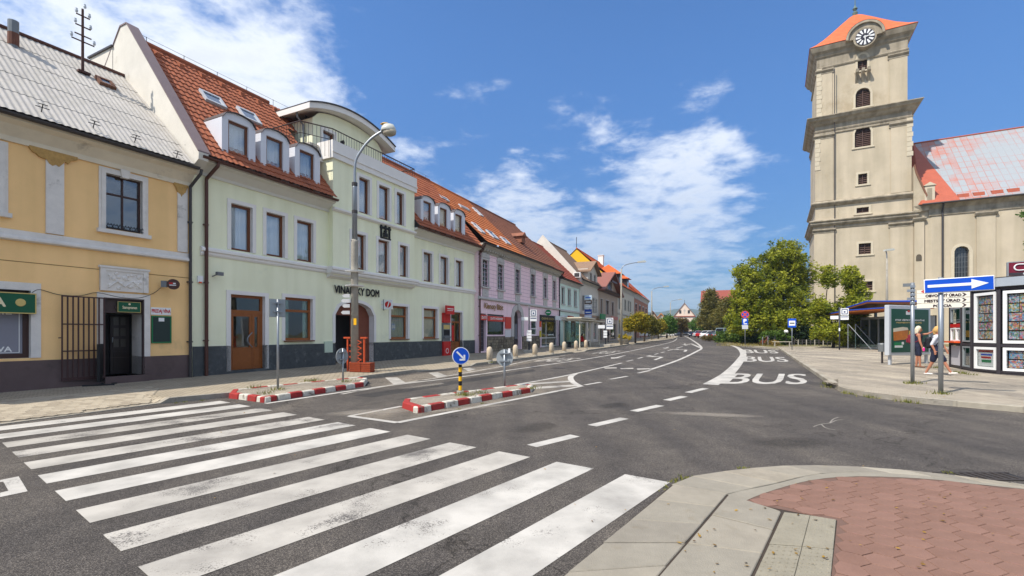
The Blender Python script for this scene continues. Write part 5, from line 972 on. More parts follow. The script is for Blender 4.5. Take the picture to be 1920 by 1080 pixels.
u, z = k.uv(1028, 586, -.4); t = wall_thing(k, 'round_sign', 'round green projecting sign on the pink house', 'sign', u, z, -.4); t.rotation_euler.z = R(-10); mb = MB(); mb.disc((0, 0), .27, -.06, .06, 24); mb.build('disc', M('fresh_green', (24, 130, 74), .45, .05), t); mb = MB(); mb.box(-.18, .18, -.066, -.06, -.03, .04); mb.build('white_mark', SWHITE, t); mb = MB(); mb.tube([(.0, .0, 0), (-.4, .3, 0)], .03, 6); mb.build('bracket', ZINC, t)
shopsign(k, 'poster', 'orange poster over yellow beside the pink house shop front', 1011.5, 1014.8, 602, 613, ORANGE, th=.02); shopsign(k, 'poster', 'yellow poster low beside the pink house shop front', 1011.5, 1014.8, 620, 632, M('poster_yellow', (216, 198, 60), .6, .05), th=.02)

# ------------------------------------------------ mint house
MW = M('mint_stucco', (216, 236, 226), .92, .06, .8, .2, 70, streak=.06)
m = Bld('mint_house', 'pale mint narrow house between the pink and the beige house', A=k.end(), vp=1352, px1=1086.5); mze = m.uv(1065, 526, -.4)[1]
for q in (1053, 1065, 1076.5): u0 = m.uv(q, 560)[0]; window(m, (u0, u0 + .85, 4.3, 6.0), BROWNM, .07, [.5], [.65], sur=(GREYT, .14, .04), sill=(GREYT, .18, .1, .12), dep=.12, curtain=CURT)
Um = lambda px: m.uv(px, 620)[0]
m.holes.append((Um(1059.5), Um(1065.5), .0, 2.6, .5, 0)); window(m, (Um(1070.5), Um(1079.5), .9, 2.6), WOOD, .1, [], [], dep=.1, gl=GLASSC, name='shop_window')
shell(m, 0, m.L, mze - .1, 9, 4.5, mze + 4.6, MW, MW); MB().box(Um(1059.5), Um(1065.5), .35, .4, 0, 2.6).build('door', MATS['reddish_brown_gate'], m.root)
MB().prism([(0, 3.75), (-.14, 3.7), (-.14, 3.55), (0, 3.5)], 0, m.L, 'x').build('band_course', GREYT, m.root); eave(m, GREYT, 0, m.L, mze, .4, .4, DGREY); roof(m, REDT, 0, m.L, -.45, mze + .1, 4.5, mze + 4.8, 9, cw=.25, rl=.45, amp=.02, step=.05)
shopsign(m, 'shop_sign', 'small red box sign on the mint house', 1064, 1072.5, 592, 601, M('maroon_sign', (160, 36, 38), .5, .05), y=-.4, th=.2, txt='ZDRAVIE', tm=SWHITE, fit=(.4, .65)); shopsign(m, 'shop_sign', 'pale white and green sign at the left corner of the mint house', 1040.5, 1052, 592, 600, SWHITE, y=-.5, th=.1); shopsign(m, 'shop_sign', 'small white panel sign with a green leaf mark on mint wall', 1053, 1058.5, 591, 601, SWHITE, y=-.1, th=.1)

# ------------------------------------------------ beige house with a wall dormer
BW = M('beige_stucco', (212, 204, 194), .92, .06, .8, .2, 70, streak=.05); BRS = M('brown_shingle', (138, 112, 92), .9, .15, 3, .4, 30)
b = Bld('beige_house', 'beige house with a brown gabled wall dormer and sign stack', A=m.end(), vp=1348, px1=1122); bze = b.uv(1104, 529, -.4)[1]
for q0, q1 in ((1092, 1096), (1104, 1107.6), (1111, 1114.4), (1116.3, 1119)): u0, u1 = b.uv(q0, 560)[0], b.uv(q1, 560)[0]; window(b, (u0, u1, 3.9, 5.7), M('grey_frame', (110, 106, 104), .5, .1), .08, [], [.5], sur=(GREYT, .1, .03), dep=.12, curtain=CURT)
Ub = lambda px: b.uv(px, 620)[0]
for a_, c_ in ((1092, 1100), (1103, 1111), (1113, 1120)): window(b, (Ub(a_), Ub(c_), .3, 2.6), WHITE, .1, [.5], [], dep=.15, gl=GLASSC, name='shop_front')
shell(b, 0, b.L, bze - .1, 9, 4.5, bze + 5, BW, BW); MB().box(.02, b.L - .02, -.06, .01, 2.7, 3.5).build('fascia_band', M('tan_fascia', (164, 134, 110), .8, .08), b.root)
eave(b, GREYT, 0, b.L, bze, .4, .3, DGREY); roof(b, BRS, .2, b.L, -.45, bze + .1, 4.5, bze + 5.1, 9, cw=.3, rl=.4, amp=.005, step=.03)
mb = MB(); mb.prism([(-.2, bze - .2), (-.2, bze + .3), (4.5, bze + 5.6), (9, bze + .3), (9, 4), (0, 4)], -.15, .2, 'x'); mb.build('gable_parapet', GOFF, b.root)
du0, du1 = b.uv(1102, 510, -.1)[0], b.uv(1120, 510, -.1)[0]; dz = b.uv(1102, 503, -.1)[1]; pk = b.uv(1111.6, 487, -.4)[1]; dm_ = (du0 + du1) / 2
class H_: pass
hh = H_(); hh.root = b.root; hh.holes = []
for a_ in (.22, .62): window(hh, (du0 + (du1 - du0) * a_, du0 + (du1 - du0) * (a_ + .2), bze + .45, dz - .45), MATS['grey_frame'], .08, [], [.5], y=-.1, sur=(GREYT, .08, .03), dep=.1, curtain=CURT)
mb = MB(); panel(mb, du0, du1, bze - .05, dz, -.1, hh.holes); mb.poly([(du0, -.1, dz), (du1, -.1, dz), (dm_, -.1, pk - .2)])
for u in (du0, du1): mb.poly([(u, -.1, bze - .05), (u, 4.5, bze - .05), (u, 4.5, dz), (u, -.1, dz)])
mb.poly([(du0, .4, bze), (du1, .4, bze), (du1, .4, dz), (du0, .4, dz)], 1); mb.build('wall_dormer', [BW, DARK], b.root)
mb = MB()
for s_ in (-1, 1): e = dm_ + s_ * ((du1 - du0) / 2 + .4); zz = dz - .3; mb.prism([(dm_, pk), (e, zz), (e, zz - .16), (dm_, pk - .16)], -.6, 5.5, 'y')
mb.build('dormer_roof', BRS, b.root); a_ = b.yz(1083, 516, -.18); mb = MB(); mb.box(-.5, -.17, a_[0] - .4, a_[0] + .4, a_[1] - .3, a_[1] + .3); mb.box(-.52, -.5, a_[0] - .3, a_[0] + .3, a_[1] - .22, a_[1] + .22, 1); mb.build('air_conditioner', [SWHITE, DGREY], b.root)
y_ = -.9
for i, (z0, z1, mt, lb) in enumerate(((6.3, 7.0, 'pale blue', (186, 204, 214)), (5.6, 6.2, 'dark brown', (96, 78, 70)), (4.9, 5.5, 'pale grey', (196, 200, 206)), (4.0, 4.8, 'deep blue', (34, 70, 150)), (3.3, 3.9, 'pale lilac', (186, 190, 214)))):
    t = wall_thing(b, 'hanging_sign', mt + ' panel in the sign stack projecting from the beige house', 'sign', .5, (z0 - 2.6) * .75 + 2.35, y_); t.rotation_euler.z = R(-8); MB().box(-.42, .42, -.06, .06, 0, (z1 - z0) * .75).build('board', M('sign_' + mt.replace(' ', '_'), lb, .5, .05), t); MB().box(.42, 1.0, -.02, .02, .15, .2).build('bracket', ZINC, t); mb = MB(); mb.box(-.3, .3, -.066, -.06, .2, .3); mb.build('mark', SWHITE if i else SBLUE, t)

# ------------------------------------------------ brown house with a broad front gable
BR = M('brown_stucco', (178, 160, 146), .92, .06, .8, .2, 70, streak=.05); BMET = M('brown_roof_sheet', (140, 90, 76), .6, .12, 3, .2, 20)
n = Bld('brown_house', 'taupe brown house with a broad front gable under a reddish brown roof', A=b.end(), vp=1345, px1=1158); nze = n.uv(1135, 543, -.5)[1]
for q0, q1 in ((1126, 1129.5), (1136, 1141.5), (1147, 1150.6)): u0, u1 = n.uv(q0, 560)[0], n.uv(q1, 560)[0]; window(n, (u0, u1, 3.9, 5.9), BROWNM, .08, [.5] if q1 - q0 > 5 else [], [], sur=(GREYT, .1, .03), dep=.15, curtain=CURT)
Un = lambda px: n.uv(px, 620)[0]
for a_, c_ in ((1124.5, 1130), (1133, 1137.5), (1145, 1155)): window(n, (Un(a_), Un(c_), .2, 2.6), M('grey_shop_frame', (120, 122, 124), .5, .1), .1, [.5] if c_ - a_ > 8 else [], [], dep=.15, gl=GLASSC, name='shop_front')
shell(n, 0, n.L, nze - .1, 11, 5.5, nze + 3, BR, BR); eave(n, BROWNM, 0, n.L, nze, .5, .3, DGREY)
mb = MB(); gl0, gl1 = n.uv(1126, 540, -.3)[0], n.L - .3; gm = (gl0 + gl1) / 2; gpk = n.uv(1143, 504, -.9)[1]; mb.poly([(gl0, -.15, nze), (gl1, -.15, nze), (gm, -.15, gpk - .3)]); mb.build('gable_wall', BR, n.root)
mb = MB()
for s_ in (-1, 1): e = gm + s_ * ((gl1 - gl0) / 2 + .5); mb.prism([(gm, gpk), (e, nze - .1), (e, nze - .32), (gm, gpk - .22)], -1.0, 8, 'y')
mb.build('gable_roof', BMET, n.root); mb = MB(); mb.box(gm - 1.8, gm + 1.8, -.9, -.7, nze + (gpk - nze) * .45, nze + (gpk - nze) * .45 + .25); mb.build('collar_beam', BROWNM, n.root)
for a_, h_ in ((gm - 1.15, .38), (gm - .3, .6), (gm + .65, .38)): MB().box(a_, a_ + .6, -.2, -.16, nze + .35, nze + .4 + (gpk - nze) * h_).build('gable_window', M('dark_pane', (56, 50, 48), .2, .1, spec=.7), n.root)
roof(n, BMET, 0, n.L, -.55, nze + .1, 5.5, nze + 4.2, 11, cw=.3, rl=.5, amp=.006, step=.03)
shopsign(n, 'shop_sign', 'round green illuminated shop sign low on the brown house', 1125, 1134, 588, 598, M('fresh_green', (24, 130, 74), .45, .05), y=-.5, th=.15); shopsign(n, 'shop_sign', 'pale red and white awning sign on the brown house', 1145, 1155, 593, 599, M('pale_red_sign', (196, 120, 110), .6, .05), y=-.5, th=.3)

# ------------------------------------------------ cream house with yellow gable end
CW = M('cream_stucco', (210, 204, 190), .92, .06, .8, .2, 70, streak=.05); YG = M('bright_yellow_gable', (226, 178, 36), .9, .05, .6, .2, 60)
c = Bld('cream_house', 'tall cream house with a bright yellow gable end and orange roof with black dormers', A=n.end(), vp=1338, px1=1189); cze = c.uv(1172, 540, -.4)[1]; cyr, czr = c.yz(1081, 467, 0); cyr = min(cyr, 10)
for q0, q1 in ((1160, 1163), (1171, 1173.8), (1177, 1179.4), (1181, 1183)):
    u0 = c.uv(q0, 560)[0]; u1 = c.uv(q1, 560)[0]
    for z0, z1 in ((5.0, 6.9), (.9, 3.2)): window(c, (u0, u1, z0, z1), MATS['grey_frame'], .08, [], [.6], sur=(GREYT, .1, .03), dep=.12)
shell(c, 0, c.L, cze - .1, 2 * cyr, cyr, czr, CW, CW, left=False); mb = MB(); mb.poly([(0, .05, -.5), (0, 2 * cyr, -.5), (0, 2 * cyr, cze), (0, cyr, czr), (0, .05, cze)]); mb.build('gable_wall', YG, c.root)
MB().prism([(0, 4.4), (-.14, 4.36), (-.14, 4.2), (0, 4.1)], 0, c.L, 'x').build('band_course', GREYT, c.root); eave(c, GREYT, 0, c.L, cze, .4, .6, DGREY); rc = roof(c, NEWOR, -.1, c.L, -.45, cze + .1, cyr, czr + .1, 12, cw=.3, rl=.5, amp=.02, step=.04)
for f0, s_, pk in ((.14, 1.25, 3.4), (.58, 1.05, 3.0)):
    u = c.L * f0; mb = MB(); w_ = s_ * 2; mb.box(u, u + w_, .2, 5, cze, cze + 2.2); dd = mb.build('dormer', M('black_dormer', (48, 46, 48), .6, .1), c.root); mb = MB(); cx_ = u + w_ / 2; mb.add([(u - .4, -.3, cze + 2.2), (u + w_ + .4, -.3, cze + 2.2), (u + w_ + .4, 5, cze + 2.2), (u - .4, 5, cze + 2.2), (cx_, 2.2, cze + pk + .6)], [(0, 1, 4), (1, 2, 4), (2, 3, 4), (3, 0, 4), (0, 1, 2, 3)]); mb.build('dormer_roof', NEWOR, dd); MB().box(u + .3, u + w_ - .3, .16, .2, cze + .6, cze + 1.7).build('pane', M('pale_pane', (150, 156, 160), .15, .1, spec=.8), dd)
a_ = c.uv(1127, 495, cyr); mb = MB(); cz1 = c.uv(1127, 480, cyr)[1]; mb.box(a_[0] - .55, a_[0] + .55, cyr - .5, cyr + .5, cze + 3, cz1); mb.box(a_[0] - .65, a_[0] + .65, cyr - .6, cyr + .6, cz1, cz1 + .12); mb.build('chimney', WHITE, rc); mb = MB(); mb.tube([(0, cyr, czr), (0, cyr, czr + 2)], .05, 6); mb.build('finial', BLACKM, rc)

# ------------------------------------------------ brick-trimmed house and far houses
BK = M('brick_pink_stucco', (170, 118, 98), .92, .1, 1, .2, 60); h = Bld('brick_house', 'brick red house with pale window trim behind the kerbside trees', A=c.end(), vp=1318, px1=1215); hze = h.uv(1200, 554, -.4)[1]
for i in range(4):
    u0 = h.L * (.06 + .24 * i)
    for z0, z1 in ((4.6, 6.8), (.9, 3)): window(h, (u0, u0 + h.L * .11, z0, z1), MATS['grey_frame'], .1, [], [.6], sur=(GREYT, .2, .04), dep=.12)
shell(h, 0, h.L, hze - .1, 10, 5, hze + 5, BK, BK); eave(h, GREYT, 0, h.L, hze, .4, .9, DGREY); rh = roof(h, NEWOR, 0, h.L + .2, -.45, hze + .1, 5, hze + 5.2, 10, cw=.3, rl=.5, amp=.02, step=.04)
for f0 in (.25, .55): y1, z1 = on_slope(-.45, hze + .1, 5, hze + 5.2, .35); y2, z2 = on_slope(-.45, hze + .1, 5, hze + 5.2, .55); mb = MB(); u = h.L * f0; mb.add([(u, y1 - .1, z1 + .1), (u + 1, y1 - .1, z1 + .1), (u + 1, y2 - .1, z2 + .1), (u, y2 - .1, z2 + .1)], [(0, 1, 2, 3)]); mb.build('skylight', MATS['pale_pane'], rh)
def far_house(name, label, px0, px1, Y, eave_y, ridge_y, wall_m, roof_m, rz=0, gable=True, dep=12):
    """a house seen far down the street; px range at distance Y, heights from the photo rows"""
    p0 = at((px0 + px1) / 2, Y); W_ = (px1 - px0) / F * Y / 2; ze = CH + (HY - eave_y) / F * Y - p0.z; zr = CH + (HY - ridge_y) / F * Y - p0.z; t = thing(name, label, 'house', p0, rz); mb = MB()
    if gable:
        mb.poly([(-W_, 0, -.5), (W_, 0, -.5), (W_, 0, ze), (0, 0, zr), (-W_, 0, ze)])
        for s_ in (-1, 1): mb.poly([(s_ * W_, 0, -.5), (s_ * W_, dep, -.5), (s_ * W_, dep, ze), (s_ * W_, 0, ze)])
        mb.build('wall', wall_m, t); mb = MB()
        for s_ in (-1, 1): e = s_ * (W_ + .4); mb.prism([(0, zr + .2), (e, ze - .1), (e, ze - .3), (0, zr)], -.4, dep, 'y')
    else:
        mb.box(-W_, W_, 0, dep, -.5, ze); mb.build('wall', wall_m, t); mb = MB(); mb.prism([(-.5, ze), (dep + .5, ze), (dep / 2, zr)], -W_ - .3, W_ + .3, 'x')
    r_ = mb.build('roof', roof_m, t)
    for i in range(3):
        for z in ([1.2, 4.2] if ze > 5 else [1.2]): x = -W_ + W_ * 2 * (i + .5) / 3; MB().box(x - .5, x + .5, -.04, .02, z, z + 1.6).build('window', M('dark_pane', (56, 50, 48), .2, .1, spec=.7), t)
    return t, W_, ze, zr
far_house('gabled_house', 'small beige gabled house beyond the brick house', 1214, 1234, 118, 600, 584, M('beige_far_wall', (198, 180, 160), .9, .06), BRT, R(-16.5)); far_house('orange_roof_house', 'low house with bright orange gabled roof behind the round trees', 1229, 1250, 135, 602, 588, M('pale_far_wall', (206, 196, 178), .9, .06), M('bright_orange_roof', (228, 142, 48), .8, .1, 2), R(-18))
far_house('red_roof_house', 'large house with red-brown roof behind the trees on the right', 1318, 1378, 120, 566, 540, M('pale_yellow_wall', (220, 200, 150), .9, .06), M('red_brown_roof', (140, 72, 58), .8, .1, 2), R(-23), gable=False, dep=14); far_house('low_shop', 'low cream house partly hidden behind parked cars', 1326, 1344, 140, 613, 606, M('cream_far_wall', (220, 206, 178), .9, .06), REDT, R(-22), gable=False)
# chapel closing the street
p0 = at(1283.5, 230); s_ = 230 / F; W_ = 18 * s_; ze = CH + (HY - 592.5) * s_ - p0.z; zr = CH + (HY - 569) * s_ - p0.z; t = thing('chapel', 'cream chapel with a steep gable closing the far end of the street', 'church', p0, R(-20)); PCH = M('peach_plaster', (226, 204, 184), .9, .05, .5, .1, 30)
mb = MB(); mb.poly([(-W_, 0, -.5), (W_, 0, -.5), (W_, 0, ze), (0, 0, zr), (-W_, 0, ze)])
for q in (-1, 1): mb.poly([(q * W_, 0, -.5), (q * W_, 20, -.5), (q * W_, 20, ze), (q * W_, 0, ze)])
mb.build('wall', PCH, t); mb = MB()
for q in (-1, 1): e = q * (W_ + .3); mb.prism([(0, zr + .3), (e, ze), (e, ze - .3), (0, zr)], -.3, 20, 'y')
mb.build('roof', BRT, t); MB().box(-W_ - .4, W_ + .4, -.35, .0, ze - .4, ze).build('cornice', REDT, t)
for x, z in ((-W_ * .42, ze + 1.2), (W_ * .42, ze + 1.2)): MB().box(x - .5, x + .5, -.06, 0, z, z + 1.6).build('window', MATS['dark_pane'], t)
mb = MB(); mb.box(-.1, .1, -.1, -.02, ze + 1.0, ze + 3.6); mb.box(-.7, .7, -.1, -.02, ze + 2.5, ze + 2.7); mb.build('cross_relief', GREYT, t); mb = MB(); mb.disc((0, ze - 2.2), 1.0, -.06, 0, 20); mb.build('round_window', MATS['dark_pane'], t); mb = MB(); mb.tube([(0, 0, zr), (0, 0, zr + 1.6)], .1, 6); mb.build('finial', DGREY, t)
# ------------------------------------------------ church: clock tower and nave
CHW = M('weathered_beige_render', (196, 182, 158), .94, .14, .35, .4, 30, streak=.16, c2=(178, 162, 136), c2amt=.16, ss=.8); CHT = M('church_moulding', (172, 160, 140), .94, .2, 1.2, .3, 30, streak=.35, c2=(128, 118, 102), c2amt=.12, ss=1.3); CHQ = M('pale_quoin', (200, 188, 164), .94, .12, 1, .3, 30); LOUV = M('brown_louvre', (84, 62, 54), .7, .15, 6)
Pr = Vector((46.47, 55.0)); T = Bld('church_tower', 'tall beige baroque church tower with clock and orange tiled cap', A=(38.02, 59.68, gz(58)), E=Pr, cat='tower'); TW = T.L
z1, z2, z3, z4 = (T.uv(1527, y)[1] for y in (418, 383, 226, 93)); S0 = (0, TW); S1 = (.12, TW - .12); S2 = (.3, TW - .45)
def stage(u0, u1, y0, zb, zt, holes, nm):
    mb = MB(); panel(mb, u0, u1, zb, zt, y0, holes, 0, 0); D_ = TW - y0
    for u in (u0, u1): mb.poly([(u, y0, zb), (u, D_, zb), (u, D_, zt), (u, y0, zt)])
    mb.poly([(u0, D_, zb), (u1, D_, zb), (u1, D_, zt), (u0, D_, zt)]); return mb.build(nm, CHW, T.root)
def louvre(px0, px1, pt, pb, rise, hs, y):
    u0, u1, a, b = T.rect(px0, px1, pt, pb, y); hs.append((u0, u1, a, b, .35, rise)); mb = MB(); mb.box(u0, u1, y + .3, y + .36, a, b); o = mb.build('louvre_window', LOUV, T.root); mb = MB(); n = int((b - a) / .22)
    for i in range(n): z = a + (b - a) * i / n; mb.add([(u0, y + .18, z), (u1, y + .18, z), (u1, y + .3, z + .16), (u0, y + .3, z + .16)], [(0, 1, 2, 3)])
    mb.box((u0 + u1) / 2 - .05, (u0 + u1) / 2 + .05, y + .14, y + .2, a, b - rise * .2); mb.build('slat', LOUV, o, kind='stuff')
    mb = MB(); sw = .22
    mb.box(u0 - sw, u0, y - .06, y + .02, a - .05, b - rise); mb.box(u1, u1 + sw, y - .06, y + .02, a - .05, b - rise)
    if rise:
        P, Q = arc(u0, u1, b - rise, rise), arc(u0 - sw, u1 + sw, b - rise, rise + sw)
        for i in range(len(P) - 1): mb.prism([P[i], P[i + 1], Q[i + 1], Q[i]], y - .06, y + .02, 'y')
    else: mb.box(u0 - sw, u1 + sw, y - .06, y + .02, b, b + sw)
    mb.box(u0 - sw - .1, u1 + sw + .1, y - .1, y + .02, a - .22, a - .05); mb.build('window_surround', CHQ, o); return u0, u1, a, b
hA, hB, hC, hD = [], [], [], []
louvre(1610, 1633, 457, 477, 0, hA, 0); louvre(1617, 1636, 528, 545, 0, hA, 0); louvre(1606, 1629, 390, 400, 0, hB, .02); louvre(1609, 1626, 327, 346, 0, hC, .12); louvre(1602.5, 1633, 239, 277, .75, hC, .12); louvre(1604, 1632, 168, 202, .7, hD, .35); q = louvre(1608, 1626, 104, 133, .45, hD, .35)
stage(*S0, 0, -.8, z1, hA, 'lower_wall'); stage(.08, TW - .08, .02, z1, z2, hB, 'attic_wall'); stage(*S1, .12, z2, z3, hC, 'middle_wall'); stage(*S2, .35, z3, z4, hD, 'belfry_wall')
def cornice(z, o, u0, u1, y0, prof, nm='cornice'):
    """moulding run round the tower: prof is a list of (outset, height)"""
    mb = MB(); r = []
    for out, dz in prof: r.append([(u0 - out, y0 - out, z + dz), (u1 + out, y0 - out, z + dz), (u1 + out, TW - y0 + out, z + dz), (u0 - out, TW - y0 + out, z + dz)])
    for a, b in zip(r, r[1:]):
        for i in range(4): mb.poly([a[i], a[(i + 1) % 4], b[(i + 1) % 4], b[i]])
    mb.poly(r[-1]); return mb.build(nm, CHT, T.root)
cornice(z1, 0, *S0, 0, [(.0, -.9), (.1, -.85), (.1, -.6), (.35, -.45), (.45, -.3), (.45, -.12), (.6, 0), (.6, .1), (0, .3)])
cornice(z2, 0, .08, TW - .08, .02, [(0, -.5), (.12, -.4), (.3, -.25), (.42, -.1), (.42, .02), (0, .25)])
cornice(z3, 0, *S1, .12, [(0, -2.0), (.12, -1.95), (.12, -1.75), (.05, -1.7), (.05, -.9), (.3, -.7), (.5, -.45), (.75, -.3), (.85, -.12), (.95, 0), (.95, .08), (.1, .3)]); cornice(z3 - 1.2, 0, *S1, .12, [(0, -.5), (.14, -.45), (.2, -.3), (.06, -.25)], 'architrave')
zt = z4 - .05; cl = T.uv(1619.5, 77, .3); cu_, cz_ = cl; cr = .95; 
cornice(z4, 0, *S2, .35, [(0, -2.6), (.1, -2.55), (.16, -2.4), (.04, -2.3), (.04, -1.3), (.2, -1.1), (.3, -.8), (.55, -.55), (.7, -.2), (.78, 0), (.4, .06)])
# pilasters and their caps
for (a, b, y0, zb, zt_) in ((0, 2.1, 0, -.5, z1 - .9), (TW - 2.1, TW, 0, -.5, z1 - .9), (.12, 2.0, .12, z2 + .3, z3 - 2), (TW - 2.0, TW - .12, .12, z2 + .3, z3 - 2), (.3, 1.9, .35, z3 + .3, z4 - 2.7), (TW - 2.1, TW - .45, .35, z3 + .3, z4 - 2.7)):
    o = MB().box(a - .04, b + .0, y0 - .08, y0 + .05, zb, zt_).build('pilaster', CHW, T.root); mb = MB(); mb.prism([(y0, zt_ - .55), (y0 - .12, zt_ - .5), (y0 - .12, zt_ - .35), (y0 - .3, zt_ - .15), (y0 - .3, zt_), (y0, zt_)], a - .2, b + .12, 'x'); mb.build('pilaster_cap', CHT, o)
# corner quoins
for a, y0, zb, zt_ in ((.12, .12, z2 + 4.2, z3 - 2.1), (.3, .35, z3 + .4, z4 - 2.9), (TW - .5, .12, z2 + 4.4, z3 - 2.1)):
    z = zb; i = 0
    while z < zt_: MB().box(a - .06, a + (.42 if i % 2 else .52), y0 - .13, y0 - .02, z, z + .52).build('quoin', CHQ, T.root); z += .56; i += 1
# clock in an eyebrow moulding
mb = MB(); n = 20
for i in range(n):
    t0, t1 = math.pi * i / n, math.pi * (i + 1) / n
    for ra, rb_, ya in ((cr + .16, cr + .7, -.62), (cr + .7, cr + .95, -.85)): mb.prism([(cu_ + ra * math.cos(t0), cz_ + ra * math.sin(t0)), (cu_ + ra * math.cos(t1), cz_ + ra * math.sin(t1)), (cu_ + rb_ * math.cos(t1), cz_ + rb_ * math.sin(t1)), (cu_ + rb_ * math.cos(t0), cz_ + rb_ * math.sin(t0))], ya, .6, 'y')
mb.disc((cu_, cz_), cr + .2, -.6, .6, 28); mb.build('clock_hood', CHT, T.root)
mb = MB(); mb.disc((cu_, cz_), cr, -.66, -.6, 32); ck = mb.build('clock_face', M('clock_black', (34, 32, 44), .5, .05), T.root)
for i in range(12):
    a = i * math.pi / 6; mb = MB(); d_ = Vector((math.sin(a), math.cos(a))); e_ = Vector((d_.y, -d_.x)); P = [Vector((cu_, cz_)) + d_ * (cr * s_) + e_ * w_ for s_, w_ in ((.45, -.06), (.45, .06), (.95, .12), (.95, -.12))]; mb.prism([tuple(p) for p in P], -.68, -.661, 'y'); mb.build('hour_mark', SWHITE, ck)
for a, ln, w_ in ((R(178), .8, .06), (R(80), .55, .08)):
    d_ = Vector((math.sin(a), math.cos(a))); e_ = Vector((d_.y, -d_.x)); P = [Vector((cu_, cz_)) + d_ * s_ + e_ * k_ for s_, k_ in ((-.15, -w_), (-.15, w_), (ln, w_ * .4), (ln, -w_ * .4))]; mb = MB(); mb.prism([tuple(p) for p in P], -.72, -.69, 'y'); mb.build('clock_hand', SWHITE, ck)
# consoles under the top window
for i in range(3):
    u = q[0] - .25 + i * (q[1] - q[0] + .2) / 2; MB().prism([(.35, q[2] - .2), (-.5, q[2] - .1), (-.45, q[2] - .45), (-.1, q[2] - .7), (.35, q[2] - 1.5)], u, u + .3, 'x').build('console', CHT, T.root)
MB().tube([(2.1, -.12, -.3), (2.1, -.12, z4 - 3)], .05, 6).build('lightning_conductor', DGREY, T.root)
# tiled cap, swept up from the eaves to a short ridge point
RT = M('orange_plain_tiles', (206, 104, 62), .8, .16, 2.5, .35, 9, c2=(182, 86, 52), c2amt=.25); mb = MB(); c_ = TW / 2; apz = T.uv(1603, 27, c_)[1]; ze_ = z4 + .05; prof = [(1.0, 0), (.86, .1), (.68, .27), (.5, .47), (.3, .7), (.12, .9), (.0, 1.0)]; hx = (S2[1] - S2[0]) / 2 + .85; cx_ = (S2[0] + S2[1]) / 2; rings = []
for f, g_ in prof: r_ = hx * f + .001; z = ze_ + (apz - ze_) * g_; rings.append([(cx_ - r_, c_ - r_, z), (cx_ + r_, c_ - r_, z), (cx_ + r_, c_ + r_, z), (cx_ - r_, c_ + r_, z)])
for a, b in zip(rings, rings[1:]):
    for i in range(4): mb.poly([a[i], a[(i + 1) % 4], b[(i + 1) % 4], b[i]])
mb.poly(rings[0]); cap = mb.build('roof_cap', RT, T.root); mb = MB()
for i in range(n):
    t0, t1 = math.pi * i / n, math.pi * (i + 1) / n; rb_ = cr + .97; mb.add([(cu_ + rb_ * math.cos(t0), -.88, cz_ + rb_ * math.sin(t0)), (cu_ + rb_ * math.cos(t1), -.88, cz_ + rb_ * math.sin(t1)), (cu_ + rb_ * math.cos(t1) * .9, 3.2, cz_ + rb_ * math.sin(t1) + .5), (cu_ + rb_ * math.cos(t0) * .9, 3.2, cz_ + rb_ * math.sin(t0) + .5)], [(0, 1, 2, 3)])
mb.build('eyebrow_roof', RT, cap); mb = MB(); mb.lathe([(.25, -.2), (.3, .2), (.12, .4), (.3, .7), (.12, .95), (.05, 1.2), (.04, 4.5), (0, 5)], (cx_, c_, apz), 8); mb.build('spire_finial', M('green_copper', (96, 116, 108), .6, .2), cap)
# ---- nave
SHEET = bpy.data.materials.new('patched_sheet_roof'); SHEET.use_nodes = True; t_ = SHEET.node_tree; b_ = t_.nodes['Principled BSDF']; nn, l = t_.nodes.new, t_.links.new; co = nn('ShaderNodeTexCoord'); b_.inputs['Roughness'].default_value = .5
def noi(sc, loc):
    mp = nn('ShaderNodeMapping'); mp.inputs['Location'].default_value = loc; l(co.outputs['Object'], mp.inputs[0]); x = nn('ShaderNodeTexNoise'); x.inputs['Scale'].default_value = sc; x.inputs['Detail'].default_value = 6; x.inputs['Roughness'].default_value = .6; l(mp.outputs[0], x.inputs['Vector']); return x.outputs[0]
br = nn('ShaderNodeTexBrick'); br.offset = 0; br.inputs['Scale'].default_value = 1; br.inputs['Brick Width'].default_value = .62; br.inputs['Row Height'].default_value = .9; br.inputs['Mortar Size'].default_value = .03; br.inputs['Mortar Smooth'].default_value = .4
br.inputs['Color1'].default_value = (.0, .0, .0, 1); br.inputs['Color2'].default_value = (.16, .16, .16, 1); br.inputs['Mortar'].default_value = (.24, .24, .24, 1)
sx = nn('ShaderNodeSeparateXYZ'); l(co.outputs['Object'], sx.inputs[0]); cb = nn('ShaderNodeCombineXYZ'); l(sx.outputs[0], cb.inputs[0]); l(sx.outputs[2], cb.inputs[1]); l(cb.outputs[0], br.inputs['Vector'])
ad = nn('ShaderNodeMath'); ad.operation = 'ADD'; l(noi(.16, (2, 0, 5)), ad.inputs[0]); l(br.outputs['Color'], ad.inputs[1]); rp = nn('ShaderNodeValToRGB'); e = rp.color_ramp.elements; e[0].position = .56; e[1].position = .8; e[0].color = lin((150, 155, 158)); e[1].color = lin((180, 100, 74)); l(ad.outputs[0], rp.inputs[0]); l(rp.outputs[0], b_.inputs['Base Color'])
bp = nn('ShaderNodeBump'); bp.inputs['Strength'].default_value = .5; bp.inputs['Distance'].default_value = .05; l(br.outputs['Fac'], bp.inputs['Height']); l(bp.outputs[0], b_.inputs['Normal'])
NV = Bld('church_nave', 'long beige church nave with patched red and grey sheet roof', A=(Pr.x, Pr.y, gz(55)), E=Pr + T.U * 10, cat='church'); ny = -.35; nze = NV.uv(1784, 379, ny - .5)[1]; nyr = 8.5; nzr = NV.uv(1800, 257, nyr)[1]; nu0, nu1 = 1.6, 26.0; hn = []
